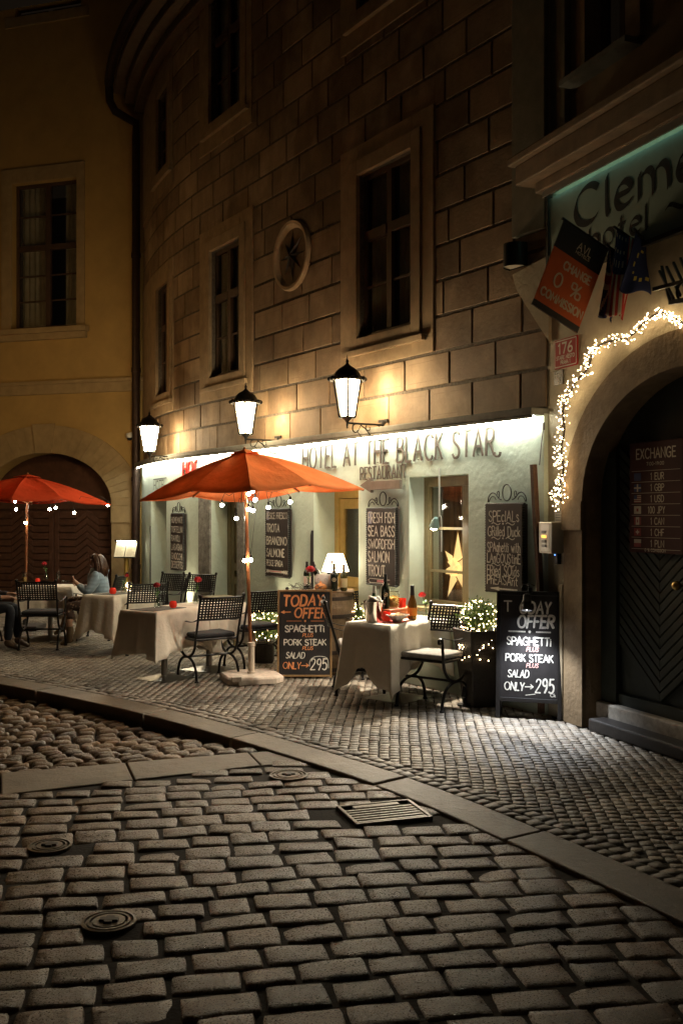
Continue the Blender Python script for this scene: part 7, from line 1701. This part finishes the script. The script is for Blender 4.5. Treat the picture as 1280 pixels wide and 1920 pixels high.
m.v = [tuple(RM @ Vector(p)) for p in m.v]; m.build('print', mat('menu print', (.35, .3, .22), .8), LE)
m = MB(); m.box((0, -.055, .148), (.34, .03, .006), M=RM); m.build('reading_light', emis('warm reading light', (1, .88, .6), 24.), LE)
pw_ = at_z(259, 1112, .7475); t = thing('fairy_light_jar', 'small glass jar of white fairy lights behind the small table\'s red rose', 'light jar', loc_on(F4_, A4, .55, .25)); m = MB(); m.lathe([(.045, 0), (.05, .01), (.05, .10), (.04, .12), (.037, .12), (.046, .10), (.046, .012), (.001, .01)], 16); m.build('jar', CLEARG, t, smooth=True, sharp=40)
fairy(t, [Vector((random.uniform(-.033, .033), random.uniform(-.033, .033), random.uniform(.02, .13))) for i in range(16)], .007)
dk = fac(ft(412, .5), .5, 0); t = thing('side_stool', 'low olive wooden stool by the panelled house door', 'stool', dk, frz(4.7)); m = MB(); m.box((0, 0, .66), (.34, .34, .04)); m.build('seat', OLIVE, t, bevel=.008)
for x in (-.13, .13):
    for y in (-.13, .13): m = MB(); m.beam((x*1.15, y*1.15, 0), (x, y, .64), .04, .04); m.build('leg', OLIVE, t, bevel=.004)

# ------------------------------------------------------------------ the seated people
SKIN = mat('skin', (.50, .29, .20), .5, sss=.15); HAIR = mat('brown hair', (.055, .024, .012), .45, var=.3, scale=30)
def skinmesh(name, J, E, mtl, parent, sub=2, root=0):
    me = bpy.data.meshes.new(name); keys = list(J); me.from_pydata([J[k][0] for k in keys], [(keys.index(a), keys.index(b)) for a, b in E], []); me.materials.append(mtl)
    o = link(name, me, parent); md = o.modifiers.new('skin', 'SKIN'); md.use_smooth_shade = True
    for i, k in enumerate(keys):
        r = J[k][1]; me.skin_vertices[0].data[i].radius = r if isinstance(r, tuple) else (r, r); me.skin_vertices[0].data[i].use_root = (i == root)
    s = o.modifiers.new('sub', 'SUBSURF'); s.levels = sub; s.render_levels = sub; return o
def quilt(name, col, sc=38.):
    m = mat(name, col, .55, var=.12, scale=12, sheen=.3); nt = m.node_tree; b = nt.nodes['Principled BSDF']; tc = nt.nodes.new('ShaderNodeTexCoord'); wv = nt.nodes.new('ShaderNodeTexWave'); wv.bands_direction = 'Z'; wv.inputs['Scale'].default_value = sc/6.28; wv.inputs['Distortion'].default_value = 2.5; wv.inputs['Detail'].default_value = 2
    bp = nt.nodes.new('ShaderNodeBump'); bp.inputs['Strength'].default_value = .35; bp.inputs['Distance'].default_value = .01; nt.links.new(tc.outputs['Object'], wv.inputs['Vector']); nt.links.new(wv.outputs[0], bp.inputs['Height']); nt.links.new(bp.outputs[0], b.inputs['Normal']); return m
def floral():
    m = mat('floral skirt cloth', (.14, .09, .06), .85); nt = m.node_tree; b = nt.nodes['Principled BSDF']; tc = nt.nodes.new('ShaderNodeTexCoord'); v = nt.nodes.new('ShaderNodeTexVoronoi'); v.inputs['Scale'].default_value = 26; r = nt.nodes.new('ShaderNodeValToRGB')
    r.color_ramp.elements[0].color = (.42, .30, .20, 1); r.color_ramp.elements[1].color = (.07, .04, .03, 1); r.color_ramp.elements[0].position = .22; r.color_ramp.elements[1].position = .42; nt.links.new(tc.outputs['Object'], v.inputs['Vector']); nt.links.new(v.outputs[0], r.inputs[0]); nt.links.new(r.outputs[0], b.inputs['Base Color']); return m
def hand(J, E, tag_, wrist, palm, d, up, side):     # fingers d = pointing, curled towards -up ; side = thumb side
    d = Vector(d).normalized(); up = Vector(up).normalized(); side = Vector(side).normalized(); w = Vector(palm)
    J[tag_+'palm'] = (tuple(w), (.030, .018)); E.append((wrist, tag_+'palm'))
    for i, (o, L) in enumerate(((.024, .066), (.008, .074), (-.008, .068), (-.022, .054))):
        a = w+d*.034+side*o; b = a+d*L*.5-up*.008; c = b+d*L*.30-up*.022
        for n_, p, r in (('a', a, .0095), ('b', b, .0085), ('c', c, .007)): J[tag_+'f%d%s' % (i, n_)] = (tuple(p), r)
        E += [(tag_+'palm', tag_+'f%da' % i), (tag_+'f%da' % i, tag_+'f%db' % i), (tag_+'f%db' % i, tag_+'f%dc' % i)]
    a = w+side*.032+d*.005; b = a+d*.03+side*.012; J[tag_+'ta'] = (tuple(a), .010); J[tag_+'tb'] = (tuple(b), .008); E += [(tag_+'palm', tag_+'ta'), (tag_+'ta', tag_+'tb')]
def person(label, loc, rz, top, low, shoe, skirt, hands, lean=0., hair_long=True, legs=None, scarf=None):
    # local: +x is where the person looks, hips at x = 0, seat height .49
    P = thing('person', label, 'person', loc, rz)
    L = lambda z: lean*(z-.5)
    J = {'pelvis': ((0, 0, .55), .10), 'waist': ((-.01+L(.68), 0, .70), .095), 'chest': ((L(.86), 0, .86), (.12, .10)), 'neckb': ((L(.98)+.01, 0, .985), .055), 'neck': ((L(1.03)+.025, 0, 1.03), .045),
         'jaw': ((L(1.07)+.055, 0, 1.075), (.052, .055)), 'head': ((L(1.13)+.045, 0, 1.135), (.076, .088)), 'crown': ((L(1.19)+.035, 0, 1.19), (.06, .07)),
         'chin': ((L(1.05)+.10, 0, 1.055), .020), 'nose': ((L(1.1)+.128, 0, 1.105), (.010, .010)), 'nosetip': ((L(1.1)+.146, 0, 1.098), .009), 'earl': ((L(1.1)+.045, .08, 1.11), (.010, .018)), 'earr': ((L(1.1)+.045, -.08, 1.11), (.010, .018))}
    E = [('pelvis', 'waist'), ('waist', 'chest'), ('chest', 'neckb'), ('neckb', 'neck'), ('neck', 'jaw'), ('jaw', 'head'), ('head', 'crown'), ('jaw', 'chin'), ('head', 'nose'), ('nose', 'nosetip'), ('head', 'earl'), ('head', 'earr')]
    LG = legs; TJ = {'hip': ((0, 0, .54), .12)}; TE = []; FJ = []; JJ = {'w0': ((0, 0, .55), (.155, .15)), 'w1': ((-.01+L(.7), 0, .72), (.145, .135)), 'w2': ((L(.86), 0, .87), (.165, .14)), 'w3': ((L(.97)+.005, 0, .965), (.085, .075))}; JE = [('w0', 'w1'), ('w1', 'w2'), ('w2', 'w3')]
    for s, nm in ((1, 'l'), (-1, 'r')):
        kn, an, toe = LG[nm]; y = s*.09
        J[nm+'hip'] = ((.02, y, .53), .082); J[nm+'knee'] = (kn, .056); J[nm+'calf'] = (tuple(Vector(kn).lerp(Vector(an), .35)), .050); J[nm+'ankle'] = (an, .034); J[nm+'toe'] = (toe, (.036, .024))
        E += [('pelvis', nm+'hip'), (nm+'hip', nm+'knee'), (nm+'knee', nm+'calf'), (nm+'calf', nm+'ankle'), (nm+'ankle', nm+'toe')]
        TJ[nm+'h'] = ((.03, y, .54), .098); TJ[nm+'k'] = (tuple(Vector(kn)+Vector((0, 0, .004))), .074); TE += [('hip', nm+'h'), (nm+'h', nm+'k')]
        if skirt:
            q = Vector(kn).lerp(Vector(an), .42); TJ[nm+'s'] = (tuple(q+Vector((-.02, 0, 0))), .085); TE.append((nm+'k', nm+'s'))
        else:
            q = Vector(kn).lerp(Vector(an), .5); TJ[nm+'m'] = (tuple(q), .062); TJ[nm+'e'] = (tuple(Vector(kn).lerp(Vector(an), .96)), .056); TE += [(nm+'k', nm+'m'), (nm+'m', nm+'e')]
        b0 = Vector(kn).lerp(Vector(an), .55 if skirt else .9); bj = {'a': (tuple(b0), .056 if skirt else .045), 'b': (an, .045), 'h': (tuple(Vector(an)+Vector((-.03, 0, -.035))), .036), 't': (tuple(Vector(toe)), (.043, .032)), 'u': (tuple(Vector(toe)+(Vector(toe)-Vector(an)).normalized()*.05), (.036, .024))}
        FJ.append((bj, [('a', 'b'), ('b', 'h'), ('b', 't'), ('t', 'u')]))
        sh = Vector((L(.94)+.0, s*.165, .935)); el, wr, pl, d, up, sd_ = hands[nm]
        J[nm+'sh'] = (tuple(sh-Vector((0, s*.03, .02))), .045); J[nm+'el'] = (el, .040); J[nm+'wr'] = (wr, .026); E += [('chest', nm+'sh'), (nm+'sh', nm+'el'), (nm+'el', nm+'wr')]; hand(J, E, nm, nm+'wr', pl, d, up, sd_)
        JJ[nm+'sh'] = (tuple(sh+Vector((0, s*.01, -.005))), .100); JJ[nm+'mid'] = (tuple(sh.lerp(Vector(el), .5)), .074); JJ[nm+'el'] = (el, .068); JJ[nm+'wr'] = (tuple(Vector(el).lerp(Vector(wr), .88)), .046); JE += [('w2', nm+'sh'), (nm+'sh', nm+'mid'), (nm+'mid', nm+'el'), (nm+'el', nm+'wr')]
    skinmesh('body', J, E, SKIN, P); skinmesh('jacket', JJ, JE, top, P)
    skinmesh('skirt' if skirt else 'trousers', TJ, TE, low, P)
    for bj, be in FJ: skinmesh('boot' if skirt else 'shoe', bj, be, shoe, P)
    hx = L(1.13)
    m = MB()
    for s in (-1, 1): m.ball((hx+.112, s*.030, 1.128), .011, 8, 6)
    m.build('eyes', mat('dark eye', (.03, .02, .015), .2), P, smooth=True)
    m = MB(); m.tube([(hx+.112, -.022, 1.073), (hx+.122, 0, 1.076), (hx+.112, .022, 1.073)], .005, 6); m.build('lips', mat('lips', (.42, .10, .09), .5), P, smooth=True)
    m = MB(); r = random.Random(4)
    c = Vector((hx+.035, 0, 1.145))
    for i in range(150):
        a = r.uniform(math.radians(88), math.radians(272)); rr = .093+r.uniform(-.008, .018); u = Vector((math.cos(a), math.sin(a)*.92, 0)); dn = r.uniform(.16, .23) if hair_long else r.uniform(.03, .07)
        pts = [c+Vector((.02, 0, .088)), c+u*rr*.62+Vector((.015, 0, .075)), c+u*rr+Vector((0, 0, .015)), c+u*(rr+.012+r.uniform(0, .02))+Vector((-.01, 0, -dn*.5)), c+u*(rr+.01+r.uniform(-.02, .02))+Vector((-.015+r.uniform(-.01, .01), 0, -dn))]
        m.tube([q for q in [Vector(p) for p in pts]], [.010, .016, .017, .015, .007], 6)
    for i in range(26):
        y = r.uniform(-.07, .07); m.tube([c+Vector((.02, y*.5, .088)), c+Vector((.065, y, .07)), c+Vector((.078, y*1.15, .035))], [.010, .013, .006], 6)
    m.build('hair', HAIR, P, smooth=True, sharp=0)
    if scarf: m = MB(); m.tube([(L(1.)+.02+.075*math.cos(a), .075*math.sin(a), 1.01+.012*math.cos(a)) for a in [2*PI*i/16 for i in range(16)]], .034, 8, closed=True); m.tube([(L(.95)+.10, .02, 1.0), (L(.9)+.14, .02, .92), (L(.85)+.15, .015, .82)], [.03, .03, .018], 8); m.build('scarf', scarf, P, smooth=True, sharp=0)
    return P
wl_p = at_z(186, 1139, .49)
person('woman in a pale blue puffer jacket, floral skirt and brown boots, seated facing left', (wl_p.x+.02, wl_p.y, -.02), PI, quilt('pale blue puffer nylon', (.22, .31, .40)), floral(), mat('tan suede boot', (.17, .115, .07), .8, var=.2), True,
    {'l': ((.12, .24, .72), (.30, .10, .84), (.335, .07, .87), (.5, -.5, .5), (.6, .4, .3), (.3, .1, .9)), 'r': ((.10, -.24, .70), (.28, -.07, .80), (.315, -.04, .82), (.6, .4, .25), (.5, -.3, .7), (.2, -.1, .9))},
    lean=.03, legs={'l': ((.42, .10, .53), (.37, .12, .10), (.47, .12, .045)), 'r': ((.44, -.07, .60), (.50, -.02, .24), (.60, -.02, .17))}, scarf=mat('pale blue scarf', (.36, .43, .47), .9))
wl_q = at_z(-36, 1146, .49)
person('person in dark jacket and dark trousers, cut by the left edge, seated facing the woman', (wl_q.x-.02, wl_q.y, -.02), .05, mat('dark jacket cloth', (.022, .02, .026), .8, var=.2), mat('dark denim', (.016, .018, .026), .85, var=.2, bump=.2), mat('brown shoe', (.10, .06, .035), .5), False,
    {'l': ((.16, .23, .70), (.36, .15, .72), (.43, .13, .72), (1, -.1, -.1), (0, 0, 1), (0, -1, 0)), 'r': ((.16, -.23, .70), (.36, -.15, .70), (.43, -.13, .70), (1, .1, -.1), (0, 0, 1), (0, 1, 0))},
    lean=.12, hair_long=False, legs={'l': ((.44, .13, .55), (.46, .14, .11), (.57, .14, .05)), 'r': ((.44, -.12, .56), (.40, -.13, .11), (.52, -.13, .05))})
